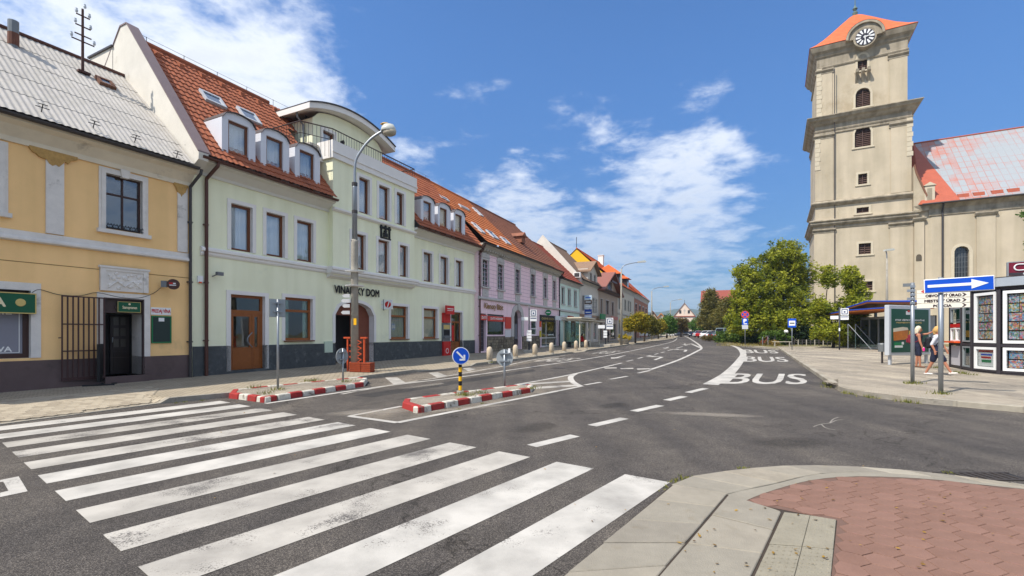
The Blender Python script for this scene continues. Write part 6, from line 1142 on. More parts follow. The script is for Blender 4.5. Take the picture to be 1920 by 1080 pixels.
for px in (1803, 1945):
    uc = NV.uv(px, 480, ny)[0]; a, b, zb, zt_ = uc - .62, uc + .62, 3.6, NV.uv(1800, 462, ny)[1]; hn.append((a, b, zb, zt_, .5, .55)); mb = MB(); mb.box(a, b, ny + .4, ny + .45, zb, zt_); w_ = mb.build('arched_window', M('leaded_dark_glass', (52, 56, 62), .15, .2, 8, spec=.8), NV.root); mb = MB()
    for i in range(1, 5): x = a + (b - a) * i / 5; mb.box(x - .02, x + .02, ny + .37, ny + .4, zb, zt_)
    for i in range(1, 13): z = zb + (zt_ - zb) * i / 13; mb.box(a, b, ny + .365, ny + .37, z - .02, z + .02)
    mb.build('glazing_bar', ZINC, w_, kind='stuff'); mb = MB(); P, Q = arc(a, b, zt_ - .55, .55), arc(a - .3, b + .3, zt_ - .55, .85)
    for i in range(len(P) - 1): mb.prism([P[i], P[i + 1], Q[i + 1], Q[i]], ny - .08, ny + .02, 'y')
    mb.box(a - .3, a, ny - .08, ny + .02, zb - .2, zt_ - .55); mb.box(b, b + .3, ny - .08, ny + .02, zb - .2, zt_ - .55); mb.box(a - .55, b + .55, ny - .1, ny + .02, zt_ - .75, zt_ - .55) if 0 else None; mb.build('window_surround', CHQ, w_)
mb = MB(); panel(mb, nu0, nu1, -.8, nze, ny, hn); mb.poly([(0, .0, -.8), (nu0, ny, -.8), (nu0, ny, nze), (0, .0, nze)]); mb.poly([(nu1, ny, -.8), (nu1, 17, -.8), (nu1, 17, nze), (nu1, ny, nze)]); mb.build('wall', CHW, NV.root)
mb = MB(); mb.prism([(ny, nze - 1.3), (ny - .1, nze - 1.25), (ny - .12, nze - 1.0), (ny - .04, nze - .95), (ny - .04, nze - .5), (ny - .3, nze - .2), (ny - .5, nze), (ny, nze)], nu0 - .3, nu1, 'x'); mb.add([(-.1, -.3, nze - .6), (nu0 - .3, ny - .3, nze - .6), (nu0 - .3, ny - .5, nze), (-.1, -.5, nze)], [(0, 1, 2, 3)]); mb.build('cornice', CHT, NV.root)
for a_, b_2 in ((1831, 1867), (1714.5, 1733), (1975, 2010)):
    a, b = NV.uv(a_, 440, ny - .1)[0], NV.uv(b_2, 440, ny - .1)[0]; yy = ny - .12; o = MB().box(a, b, yy, ny + .1, -.5, nze - 1.4).build('pilaster', CHW, NV.root); MB().prism([(ny, nze - 1.75), (yy - .1, nze - 1.7), (yy - .25, nze - 1.45), (yy - .25, nze - 1.32), (ny, nze - 1.32)], a - .15, b + .15, 'x').build('pilaster_cap', CHT, o)
u = NV.uv(1767, 450, ny - .1)[0]; MB().tube([(u, ny - .55, nze + .05), (u, ny - .5, nze - .2), (u, ny - .14, nze - .8), (u, ny - .14, -.3)], .09, 8).build('downpipe', DGREY, NV.root)
mb = MB(); mb.add([(nu0 - 1.0, ny - .7, nze + .02), (nu1, ny - .7, nze + .02), (nu1, nyr, nzr), (1.6, nyr, nzr), (nu0 + 1.9, (ny + nyr) / 2 - 1.5, nze + (nzr - nze) * .4)], [(0, 1, 2, 3)]); mb.poly([(nu1, nyr, nzr), (1.6, nyr, nzr), (1.6, 18, nze), (nu1, 18, nze)]); rn = mb.build('roof', SHEET, NV.root)
RSH = M('red_sheet_metal', (172, 90, 66), .5, .12, 1.5); mb = MB(); mb.add([(nu0 - 1.02, ny - .72, nze + .04), (nu0 + 2.3, ny - .72, nze + .04), (1.7, nyr - .1, nzr + .04), (1.58, nyr, nzr + .04)], [(0, 1, 2, 3)]); mb.poly([(nu0 - 1.02, ny - .72, nze + .04), (1.58, nyr, nzr + .04), (-3.5, nyr, nze + 2)]); mb.build('hip_sheet', RSH, rn); MB().tube([(1.6, nyr, nzr + .06), (nu1, nyr, nzr + .06)], .1, 6).build('ridge_cap', RSH, rn)
MB().tube([(nu0 - 1, ny - .78, nze + .02), (nu1, ny - .78, nze + .02)], .1, 8).build('gutter', DGREY, NV.root)
for px in (1795, 1824, 1858, 1888): u = NV.uv(px, 370, ny)[0]; mb = MB(); mb.prism([(ny - .3, nze + .35), (ny + .3, nze + 1.0), (ny - .25, nze + .85)], u, u + .9, 'x'); mb.build('snow_guard', RSH, rn)
# stair turret stump with curved tiled cap between tower and nave
u0, u1 = NV.uv(1714, 330, -.2)[0], NV.uv(1732, 340, -.4)[0]; zb = nze + .0; zt_ = NV.uv(1716, 313, -.2)[1]; mb = MB(); P = []
for i in range(9): t0 = i / 8; P.append((u0 - .1 + (u1 - u0 + .3) * t0, zt_ - (zt_ - zb - .9) * (t0 ** .7) + .25 * math.sin(t0 * math.pi)))
mb.prism([(u0 - .1, zb - .5)] + P + [(u1 + .2, zb - .5)], -.5, 1.6, 'y'); mb.build('scroll_buttress', CHW, NV.root); mb = MB()
for a, b in zip(P, P[1:]): mb.prism([a, b, (b[0] + .1, b[1] + .22), (a[0] + .1, a[1] + .22)], -.65, 1.75, 'y')
mb.build('buttress_tiles', M('old_brown_tiles', (130, 92, 72), .9, .25, 4, .5, 12), NV.root); a, b = NV.uv(1733, 360, -.4)[0], NV.uv(1752, 360, -.4)[0]; zc = NV.uv(1740, 349, -.4)[1]; mb = MB(); mb.box(a, b, -.6, .4, nze, zc); mb.prism([(a - .15, zc), (b + .15, zc), ((a + b) / 2, zc + .4)], -.7, .5, 'y'); mb.box(a + .2, b - .25, -.62, -.6, nze + .3, zc - .3, 1); mb.build('aedicule', [CHQ, CHT], NV.root)
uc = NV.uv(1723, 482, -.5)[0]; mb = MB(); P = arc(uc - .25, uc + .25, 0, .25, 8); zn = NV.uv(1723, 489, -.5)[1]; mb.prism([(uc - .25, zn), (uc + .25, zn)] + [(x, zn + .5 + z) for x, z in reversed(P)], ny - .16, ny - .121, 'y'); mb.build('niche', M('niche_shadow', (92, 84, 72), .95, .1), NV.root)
# ------------------------------------------------ street furniture
def pole_at(px, py, h=.12): return G(px, py, h)
def face_cam(p, extra=0): return -math.atan2(p.x, p.y) + extra
def px_m(Y): return Y / F          # metres per photo pixel at depth Y
CPOLE = M('concrete_pole', (158, 152, 140), .9, .2, 4, .4, 50, c2=(122, 116, 106), c2amt=.2); LAMPG = M('lamp_glass', (196, 196, 186), .3, .05); LAMPY = M('yellowed_lamp_cover', (222, 178, 84), .4, .08); FADE = M('grey_sign_back', (150, 156, 158), .5, .1, 3, metal=.3)
def lamp(px, py, top, armx, label, rz=R(-65), near=False, h=.12, Yd=None):
    """street lamp: pole top at photo row top, arm reaching armx pixels to the right"""
    p = at(px, Yd, h) if Yd else pole_at(px, py, h); s = px_m(p.y); H = CH + (HY - top) * s - p.z; t = thing('street_lamp', label, 'street lamp', p, 0, 'street lamps'); L_ = armx * s
    if near:
        MB().tube([(0, 0, -.1), (0, 0, 4.9), (.02, 0, 5.0)], [.145, .13, .125], 12).build('concrete_base', CPOLE, t, smooth=True); MB().tube([(0, 0, 4.8), (0, 0, 7.0), (0, 0, 7.02)], [.1, .09, .09], 10).build('pole', STEEL, t, smooth=True)
        mb = MB()
        for z in (4.85, 6.0, 7.05): mb.tube([(0, 0, z), (0, 0, z + .12)], .125 if z < 6 else .105, 10)
        mb.build('collar', DGREY, t, kind='stuff'); pts = [Vector((0, 0, 7.0)), Vector((.02, 0, 7.9)), Vector((L_ * .2, 0, H - .75)), Vector((L_ * .5, 0, H - .3)), Vector((L_ * .86, 0, H + .0))]
    else:
        MB().tube([(0, 0, -.1), (0, 0, H * .55), (0, 0, H * .92)], [.13, .1, .07], 10).build('pole', CPOLE if not near else STEEL, t, smooth=True); pts = [Vector((0, 0, H * .91)), Vector((L_ * .12, 0, H * .96)), Vector((L_ * .55, 0, H * .99)), Vector((L_ * .9, 0, H))]
    MB().tube(smooth(pts, 4), .05 if near else .045, 8).build('arm', STEEL, t, smooth=True); e = pts[-1]; mb = MB()
    if near:
        mb.lathe([(.0, .26), (.2, .22), (.27, .1), (.29, .0), (.27, -.02)], (e.x + .2, 0, e.z), 14); o = mb.build('lamp_head', [LAMPG], t, smooth=True); o.scale = (1, .7, 1); mb = MB(); mb.lathe([(.27, -.01), (.24, -.14), (.12, -.2), (0, -.21)], (e.x + .24, 0, e.z), 14); mb.build('diffuser', M('dirty_diffuser', (168, 158, 138), .4, .2, 8), o, smooth=True); MB().lathe([(.19, .262), (.13, .3), (0, .31)], (e.x + .08, 0, e.z - .02), 12).build('cover', LAMPY, o, smooth=True)
    else: mb.prism([(e.x - .1, e.z - .06), (e.x + .75, e.z + .02), (e.x + .8, e.z + .1), (e.x + .6, e.z + .2), (e.x - .1, e.z + .1)], -.13, .13, 'y'); mb.build('lamp_head', LAMPG, t)
    return t
L1 = lamp(665, 697, 245, 62, 'tall street lamp with yellowed head and concrete base beside the arched gate', near=True); lamp(1165, 647, 492, 36, 'slim street lamp with white banner arms in front of the brown house'); lamp(1222, 640, 538, 26, 'distant street lamp above the second round tree', Yd=78); lamp(1257, 636, 562, 17, 'farthest street lamp near the chapel', Yd=105); lamp(1663, 650, 470, -3, 'thin grey street lamp in front of the church tower', Yd=44)
# ring signs and direction plates on the near lamp
p = L1.location; t = thing('direction_plates', 'stack of small white direction plates clamped to the near lamp pole', 'sign', (p.x, p.y, p.z + 1.72), R(-8))
for i, (z, x0, x1) in enumerate(((1.15, -.4, -.1), (.96, -.45, -.1), (.77, -.4, -.1), (.52, -.45, -.1))): MB().prism([(x0, z), (x0 + .07, z - .065), (x1, z - .065), (x1, z + .065), (x0 + .07, z + .065)], -.2, -.185, 'y').build('plate', M('grey_white_plate', (190, 190, 190), .5, .08), t)
for z in (1.95, 2.5): MB().lathe([(.13, 0), (.34, .02), (.35, .05), (.13, .06)], (0, 0, z - .45), 16).build('ring_plate', SWHITE, t)
MB().box(.04, .15, -.17, -.155, .05, .3).build('sticker', YEL, t)
# orange lattice stand
p = pole_at(677, 697.5); STO = M('faded_orange_steel', (190, 78, 40), .6, .18, 6); t = thing('lattice_stand', 'orange steel lattice stand with basket beside the lamp pole', 'stand', p, R(-18)); mb = MB(); W_ = .42
for x in (-.62, .12): mb.box(x, x + .05, -.03, .03, 0, 1.3)
mb.box(-.75, -.45, -.05, .05, 1.26, 1.32); mb.box(-.0, .27, -.05, .05, 1.26, 1.32); mb.build('post', STO, t, kind='stuff'); 
for x in (-.4, -.1):
    mb = MB()
    for i in range(5): z = .12 + i * .22; mb.tube([(x - .12, 0, z), (x + .12, 0, z + .11)], .016, 5); mb.tube([(x + .12, 0, z + .11), (x - .12, 0, z + .22)], .016, 5)
    mb.build('lattice', STO, t)
BKT = M('rusty_orange_basket', (150, 66, 36), .7, .2, 8)
for x0, x1 in ((-.42, .08), (.1, .5)):
    mb = MB(); n = 7
    for i in range(5): z = .03 + i * .07; mb.box(x0, x1, -.16, .16, z, z + .045)
    mb.box(x0 + .02, x1 - .02, -.14, .14, .0, .36); mb.build('basket', BKT, t)
p = pole_at(652, 690); t = thing('litter_bin', 'dark round litter bin behind the near lamp pole', 'bin', p); mb = MB(); mb.lathe([(.22, 0), (.27, .5), (.27, .8), (.24, .84), (.22, .8), (.2, .3)], (0, 0, 0), 16); mb.build('body', DGREY, t); MB().lathe([(.275, .74), (.285, .78), (.275, .82)], (0, 0, 0), 16).build('rim', BLACKM, t)
# sign poles
def sign_pole(name, label, p, H, r=.03, mat=STEEL, rz=None, group=None):
    t = thing(name, label, 'sign', p, face_cam(p) if rz is None else rz, group); MB().tube([(0, 0, -.15), (0, 0, H)], r, 10).build('pole', mat, t, smooth=True); return t
p = G(521, 729, .13); s = px_m(p.y); t = sign_pole('sign_post', 'back of a square road sign on a tall grey post at the left island', p, (729 - 561) * s, rz=face_cam(p) + R(18)); z0 = (729 - 594) * s; z1 = (729 - 561) * s; mb = MB(); mb.box(-.2, .2, .02, .035, z0, z1); mb.build('plate', FADE, t, bevel=.004); mb = MB(); mb.box(-.205, .205, .036, .04, z0 - .005, z1 + .005); mb.build('face_rim', DGREY, t)
for z in (z0 + .12, z1 - .12): MB().box(-.1, .12, -.04, .02, z, z + .04).build('clamp', STEEL, t)
def round_back(px, py, cy, r_px, label, h=.13, rz=0):
    p = G(px, py, h); s = px_m(p.y); t = sign_pole('sign_post', label, p, (py - cy + r_px) * s, rz=face_cam(p) + rz); zc = (py - cy) * s; mb = MB(); mb.disc((0, zc), r_px * s, .03, .045, 28); mb.build('plate', FADE, t)
    for z in (zc - r_px * s * .45, zc + r_px * s * .45): MB().box(-.14, .14, -.04, .03, z, z + .035).build('clamp', STEEL, t)
    return t
round_back(643, 715, 668, 15, 'back of a small round road sign at the far end of the left island', rz=R(45)); t = round_back(946, 723, 671, 16, 'back of a round road sign at the far end of the mid-road island', rz=R(-10)); MB().box(.1, .16, .02, .029, .92, 1.05).build('sticker', SWHITE, t)
p = G(863, 740, .13); s = px_m(p.y); t = sign_pole('arrow_sign', 'blue round arrow sign on a black and yellow striped post', p, (740 - 690) * s, .001, rz=face_cam(p) + R(12)); zc = (740 - 667) * s; mb = MB(); nb = 7; Hs = (740 - 680) * s
for i in range(nb): MB().tube([(0, 0, Hs * i / nb), (0, 0, Hs * (i + 1) / nb)], .042, 12).build('stripe', (BLK, YEL)[i % 2], t)
r_ = 16.2 * s; mb = MB(); mb.disc((0, zc), r_, -.075, -.05, 32); mb.build('plate', SWHITE, t); mb = MB(); mb.disc((0, zc), r_ * .92, -.079, -.075, 32); mb.build('blue_disc', SBLUE, t); mb = MB(); a = r_
def A(x, z): return (x * a, zc + z * a)
for P in ([A(-.56, .42), A(-.42, .56), A(.22, -.08), A(.08, -.22)], [A(.5, -.52), A(.5, .12), A(.3, .12), A(.3, -.34)], [A(.3, -.34), A(-.16, -.34), A(-.16, -.54), A(.5, -.54)], [A(.08, -.22), A(.22, -.08), A(.42, -.34), A(.34, -.42)]): mb.prism(P, -.084, -.0795, 'y')
mb.build('arrow', SWHITE, t)
MB().lathe([(.09, -.02), (.09, .09), (.05, .1)], (0, 0, 0), 10).build('foot', CONC, t)
# bollards
BOL = M('granite_bollard', (196, 180, 156), .85, .12, 6, .3, 60); bo = None
for i, (px, py, where) in enumerate(((918, 678, 'nearest the bank door'), (966.5, 671, 'standing in shade behind the second bollard of the row'), (1003, 667.5, 'beside the bus stop post base'), (1034, 663.5, 'in front of the pink house shop front'), (1058, 660, 'at the corner of pink and mint houses'), (1080, 656.5, 'left of the bus shelter'), (1098.5, 654, 'in front of the bus shelter'), (1177, 645, 'beside the flower bowl'))):
    p = pole_at(px, py); lab = 'round-topped pale stone bollard ' + where
    if bo is None:
        bo = thing('bollard', lab, 'bollard', p, 0, 'bollards along the left pavement'); MB().lathe([(.15, -.1), (.15, .55), (.14, .64), (.1, .71), (.05, .745), (0, .75)], (0, 0, 0), 16).build('post', BOL, bo, smooth=True); MB().lathe([(.158, -.1), (.158, .06), (.15, .075)], (0, 0, 0), 16).build('foot', CONC, bo)
    else: o = copy_tree(bo); o.location = p; o['label'] = lab
# bus stop post left
def bus_stop(px, py, top, label, scale=1.0, base=True, right=True, h=.12):
    p = pole_at(px, py, h); s = px_m(p.y); H = (py - top) * s; t = sign_pole('bus_stop_post', label, p, H, .05, M('anthracite_post', (58, 62, 70), .5, .1), rz=face_cam(p)); NV_ = M('stop_navy', (24, 50, 100), .4, .05); a = 12.5 * s * scale
    MB().box(.07, .07 + a, -.03, .0, H - .1 - a, H - .1).build('stop_plate', SWHITE, t); mb = MB(); x0, z0 = .07 + a * .12, H - .1 - a * .88; w_ = a * .76; b2 = a * .1
    mb.box(x0, x0 + w_, -.036, -.03, z0, z0 + b2); mb.box(x0, x0 + w_, -.036, -.03, z0 + w_ - b2, z0 + w_); mb.box(x0, x0 + b2, -.036, -.03, z0 + b2, z0 + w_ - b2); mb.box(x0 + w_ - b2, x0 + w_, -.036, -.03, z0 + b2, z0 + w_ - b2); mb.box(x0 + w_ * .35, x0 + w_ * .65, -.036, -.03, z0 + w_ * .3, z0 + w_ * .6); mb.build('stop_symbol', NV_, t, kind='stuff')
    zz = H - .15 - a; mb = MB(); MB().box(.07, .07 + a, -.03, 0, zz - a * .62, zz).build('number_plate', SWHITE, t); mb.box(.1, .04 + a, -.035, -.03, zz - a * .25, zz - a * .12); mb.build('number_band', NV_, t); MB().box(-.07 - a, -.07, -.03, 0, zz - a * .5, zz).build('name_plate', SWHITE, t)
    return t, a, H
t, a, H = bus_stop(992, 661, 578, 'bus stop post with square blue symbol in front of the pink house')
for i in range(4): MB().box(-.17, .17, -.09, -.06, .8 + i * .2, .97 + i * .2).build('timetable', SWHITE, t)
MB().box(-.4, .5, -.25, .25, -.1, .18).build('concrete_foot', CONC, t, bevel=.02); MB().lathe([(0, -.07), (.09, 0), (0, .07)], (0, 0, H + .1), 8).build('finial', STEEL, t)
t, a, H = bus_stop(1135.5, 650, 594, 'bus stop post beside the glass shelter on the left pavement'); 
for i in range(3): MB().box(-.2, .14, -.09, -.06, .85 + i * .24, 1.05 + i * .24).build('timetable', SWHITE, t)
MB().box(-.55, .45, -.3, .3, -.1, .22).build('concrete_foot', CONC, t, bevel=.02)
t, a, H = bus_stop(1574, 656, 576, 'dark bus stop post with white plates near the right-hand shelter'); MB().box(-.05, .05, -.09, -.05, 1.5, 1.75).build('sticker', SWHITE, t)
# glass bus shelter left
CREAMP = M('cream_painted_steel', (206, 198, 176), .5, .08); GCL = glass('shelter_glass', (225, 236, 232), .03, .95); p0, p1 = G(1087, 652, .12), G(1124, 648, .12); d = (p1 - p0); L_ = d.xy.length; t = thing('bus_shelter', 'cream framed glass bus shelter with a seated person on the left pavement', 'bus shelter', p0, math.atan2(d.y, d.x)); Dp = 1.5
for x in (0, L_ * .5, L_):
    for y in (0, Dp): MB().box(x - .04, x + .04, y - .04, y + .04, 0, 2.45).build('post', CREAMP, t)
mb = MB(); mb.box(-.4, L_ * .62, -.3, Dp + .2, 2.62, 2.74); mb.build('roof', CREAMP, t, label='raised cream roof slab'); MB().box(-.3, L_ + 1.3, -.2, Dp + .1, 2.46, 2.56).build('roof_frame', CREAMP, t)
for a_, b_ in ((.05, L_ * .5 - .05), (L_ * .5 + .05, L_ - .05)): MB().box(a_, b_, Dp - .01, Dp + .01, .25, 2.3).build('glass_panel', GCL, t)
MB().box(-.01, .01, .05, Dp - .05, .25, 2.3).build('glass_panel', GCL, t); mb = MB(); mb.box(.2, L_ - .2, Dp - .55, Dp - .12, .42, .48); mb.build('bench', BROWNM, t)
for x in (.5, L_ - .5): MB().box(x, x + .06, Dp - .5, Dp - .18, 0, .42).build('bench_leg', DGREY, t)
SHELT = (p0, d.normalized(), L_, Dp, t)
# flower bowl
p = pole_at(1170, 645); t = thing('flower_bowl', 'round concrete bowl of leafy plants beside the lamp post', 'planter', p); MB().lathe([(.4, 0), (.75, .5), (.8, .55), (.7, .56), (.0, .5)], (0, 0, 0), 16).build('bowl', CONC, t); BOWL = t
# poster pillars and boards far left pavement
for px, Yd, w_, h_, lab, mt in ((1211, 92, 2.4, 3.1, 'white event billboard with blue and red print under the trees', 'billboard_print'), (1234, 108, 2.0, 2.9, 'pale grey-green billboard further down the left pavement', None), (1256, 100, 1.6, 1.6, 'small white board at the far end of the left pavement', None)):
    p = at(px, Yd, .12); t = thing('billboard', lab, 'billboard', p, face_cam(p)); MB().box(-w_ / 2, w_ / 2, -.08, .08, .5, h_).build('panel', SWHITE if mt or w_ < 1.8 else M('pale_poster', (196, 208, 204), .6, .1, 2), t)
    for x in (-w_ * .4, w_ * .4): MB().box(x - .05, x + .05, -.04, .04, 0, .5).build('leg', DGREY, t)
    if mt: mb = MB(); mb.box(-.9, .6, -.09, -.081, 2.2, 2.7); mb.build('print_blue', SBLUE, t); mb = MB(); mb.box(-.9, .9, -.09, -.081, 1.5, 2.0); mb.build('print_red', SRED, t)
# chalk board by the yellow doorway
p = G(188, 722, .12); t = thing('chalk_board', 'slim black chalk board stand beside the open doorway', 'board', p, R(-58)); mb = MB(); MB().box(-.27, .27, -.03, .03, .1, 1.18).build('board', BLK, t); q_ = random.Random(4)
for i in range(7): MB().box(-.2, -.2 + q_.uniform(.25, .4), -.038, -.031, .2 + i * .11, .24 + i * .11).build('chalk_line', M('chalk', (160, 190, 200), .9, .1), t)
MB().box(-.1, .1, -.038, -.031, 1.02, 1.14).build('emblem', YEL, t)
for x in (-.25, .2): MB().box(x, x + .05, -.35, .35, 0, .04).build('foot', BLACKM, t)

# ------------------------------------------------ right side: signs
p = at(1397, 48, .13); s = px_m(p.y) * .97; t = sign_pole('no_stopping_sign', 'red and blue no stopping sign above a blue parking plate', p, 60 * s, .04); zc = 60 * s; r_ = 7.2 * s; NSR = M('faded_sign_red', (204, 70, 62), .5, .05)
mb = MB(); mb.disc((0, zc), r_, -.08, -.05, 28); mb.build('red_disc', NSR, t); mb = MB(); mb.disc((0, zc), r_ * .8, -.085, -.08, 28); mb.build('blue_disc', SBLUE, t); mb = MB(); k_ = r_ * .6; w_ = r_ * .11
for s_ in (1, -1): mb.prism([(-k_ - w_, zc - s_ * (k_ - w_)), (-k_ + w_, zc - s_ * (k_ + w_)), (k_ + w_, zc + s_ * (k_ - w_)), (k_ - w_, zc + s_ * (k_ + w_))], -.09 - .001 * s_, -.086, 'y')
mb.build('cross', NSR, t); z1 = 52.5 * s; MB().box(-5.2 * s, 5.2 * s, -.08, -.05, 40 * s, z1).build('parking_plate', SBLUE, t); mb = MB(); text(mb, 'P', -2.4 * s, 2.4 * s, 44.5 * s, 51 * s, -.085, bold=.03); mb.build('lettering', SWHITE, t); MB().box(-2.5 * s, 3.5 * s, -.085, -.081, 41.2 * s, 43 * s).build('car_symbol', SWHITE, t); MB().box(-5.2 * s, 5.2 * s, -.08, -.05, 32 * s, 39.7 * s).build('notice_plate', M('pale_grey_plate', (196, 198, 204), .5, .1, 6), t)
p = G(1485, 656, .12); s = px_m(p.y); t = sign_pole('bus_stop_sign', 'blue and white bus stop sign on a grey post at the kerb', p, 59 * s, .035); MB().box(-6.8 * s, 6.8 * s, -.08, -.05, 42 * s, 58.5 * s).build('plate', SBLUE, t, bevel=.01); MB().box(-4.9 * s, 5.2 * s, -.085, -.08, 45.5 * s, 54.5 * s).build('white_field', SWHITE, t); MB().box(-3.6 * s, 4 * s, -.09, -.085, 49 * s, 51 * s).build('bus_symbol', BLK, t)
# one-way sign
p = G(1764, 738, .12); s = px_m(p.y); t = sign_pole('one_way_sign', 'blue one-way sign with white arrow on a grey post', p, (738 - 520) * s, .052, rz=face_cam(p) + R(6)); pl_ = thing; z0, z1 = (738 - 549.5) * s, (738 - 523) * s; x0, x1 = -20.5 * s, 75 * s
mb = MB(); mb.box(x0, x1, -.095, -.06, z0, z1); pm = mb.build('plate', SWHITE, t, bevel=.012); mb = MB(); mb.box(x0 + .02, x1 - .02, -.1, -.0955, z0 + .02, z1 - .02); mb.build('blue_field', SBLUE, t); mb = MB(); zc = (z0 + z1) / 2; mb.prism([(x0 + .07, zc - .034), (x1 - .4, zc - .034), (x1 - .4, zc - .115), (x1 - .1, zc), (x1 - .4, zc + .115), (x1 - .4, zc + .034), (x0 + .07, zc + .034)], -.106, -.1005, 'y'); mb.build('arrow', SWHITE, t)
for ch in t.children:
    if ch.name.split('.')[0] in ('plate', 'blue_field', 'arrow'): ch.rotation_euler = (0, R(-1.2), 0)
# finger post
p = G(1711, 719, .12); s = px_m(p.y); t = sign_pole('finger_post', 'grey finger post with four cream direction boards', p, (719 - 530) * s, .05, rz=face_cam(p) + R(4)); CRB = M('cream_board', (228, 222, 206), .5, .06); rows_ = [(545, 550.5, 'ZDRAVOTNÉ STREDISKO', .58, .98), (551.3, 560, 'OBVODNÝ ÚRAD', 0, 0), (560.8, 569.5, 'MESTSKÝ ÚRAD', 0, 0), (570.3, 578.5, 'POLÍCIA', 0, 0)]
for i, (a_, b_, tx, _, _) in enumerate(rows_):
    z0, z1 = (719 - b_) * s, (719 - a_) * s; x0, x1 = 6 * s, 78 * s; bd_ = MB().box(x0, x1, -.05, -.02, z0, z1).build('direction_board', CRB, t); mb = MB(); h_ = z1 - z0
    if i == 0: text(mb, 'ZDRAVOTNÉ STREDISKO', x0 + .28, x1 - .12, z0 + h_ * .25, z0 + h_ * .75, -.054, bold=.004)
    else:
        w_ = (x1 - x0); c0 = {1: (.17, .84), 2: (.15, .82), 3: (.32, .66)}[i]; text(mb, tx, x0 + w_ * c0[0], x0 + w_ * c0[1], z0 + h_ * .18, z0 + h_ * .84, -.054, bold=.006); xa, zc = x1 - .1, (z0 + z1) / 2; MB().prism([(xa - .07, zc - .05), (xa - .03, zc - .05), (xa + .03, zc), (xa - .03, zc + .05), (xa - .07, zc + .05), (xa - .02, zc)], -.054, -.0505, 'y').build('arrow', M('dark_lettering', (58, 40, 44), .6, 0), bd_)
    mb.build('lettering', M('dark_lettering', (58, 40, 44), .6, 0), bd_)
    if i == 0: mb = MB(); xa, zc = x0 + .14, (z0 + z1) / 2; mb.box(xa - .045, xa + .045, -.054, -.05, zc - .014, zc + .014); mb.box(xa - .014, xa + .014, -.0545, -.0505, zc - .045, zc + .045); mb.build('red_cross', SRED, bd_)
for i in range(5): MB().box(-.13 if i % 2 else -.06, .06, -.07, -.03, 2.35 + i * .12, 2.42 + i * .12).build('clamp', STEEL, t)
MB().box(-.22, .05, -.03, .03, (719 - 537) * s, (719 - 531) * s).build('end_plate', ZINC, t)
# weeds at the foot of the posts come with the vegetation below

# ------------------------------------------------ right bus shelter with blue and orange roof
p0, p1 = G(1613, 653, .12), G(1700, 659, .12); d = p1 - p0; t = thing('bus_shelter', 'right-hand bus shelter with blue and orange wing roof and glazed waiting room', 'bus shelter', p0, math.atan2(d.y, d.x)); L_ = d.xy.length; L_ = 5.2; ORU = M('orange_wood_soffit', (188, 104, 44), .5, .12, 4); BLR = M('blue_roof_edge', (40, 76, 170), .4, .06)
MB().box(0, L_, 0, 2.6, 0, .35).build('plinth', SWHITE, t); MB().box(0, L_, .0, .08, 2.45, 2.65).build('head_rail', FADE, t)
for x in (.0, 1.3, 2.6, 3.9, L_ - .1): MB().box(x, x + .1, -.01, .1, .35, 2.45).build('mullion', FADE, t)
for i in range(4): MB().box(.1 + i * 1.3, 1.3 * (i + 1), .04, .055, .35, 2.45).build('glass_panel', GLASSC, t)
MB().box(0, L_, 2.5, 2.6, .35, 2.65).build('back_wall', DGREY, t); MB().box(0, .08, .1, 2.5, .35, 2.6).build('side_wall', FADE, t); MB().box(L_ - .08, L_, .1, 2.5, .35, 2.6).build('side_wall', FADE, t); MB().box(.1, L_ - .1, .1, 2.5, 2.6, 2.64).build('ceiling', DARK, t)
for i, (ys, y1, z0, z1) in enumerate(((-2.1, .6, 2.9, 3.05), (-.9, 3.3, 3.3, 3.75))):
    mb = MB(); mb.prism([(-1.6, z0), (L_ * .55, z1), (L_ + 3.0, z0 + .1), (L_ + 3.0, z0 + .18), (L_ * .55, z1 + .1), (-1.6, z0 + .07)], ys, y1, 'y'); mb.build('roof_wing', ORU, t); mb = MB(); mb.prism([(-1.65, z0 + .08), (L_ * .55, z1 + .105), (L_ + 3.05, z0 + .185), (L_ + 3.05, z0 + .27), (L_ * .55, z1 + .2), (-1.65, z0 + .16)], ys - .04, y1 + .04, 'y'); mb.build('roof_edge', BLR, t)
for x in (.6, L_ - .6): MB().box(x - .08, x + .08, .8, .96, 2.6, 3.5).build('roof_post', STEEL, t)
MB().box(-.25, -.02, -.1, .1, 1.55, 2.0).build('phone_box', DGREY, t)
# glass wind screens left of it
for i in range(2):
    p = G(1590 + i * 14, 654.5, .12); q = thing('glass_screen', ('outer' if i == 0 else 'inner') + ' slanted glass wind screen left of the right-hand shelter', 'screen', p, R(-60)); MB().tube([(0, 0, 0), (0, 0, 2.1)], .035, 8).build('post', STEEL, q); mb = MB(); mb.prism([(.05, .2), (1.7, .2), (.05, 2.0)], -.006, .006, 'y'); mb.build('pane', GCL, q); MB().tube([(1.7, 0, 0), (.03, 0, 2.05)], .02, 6).build('edge_bar', STEEL, q)
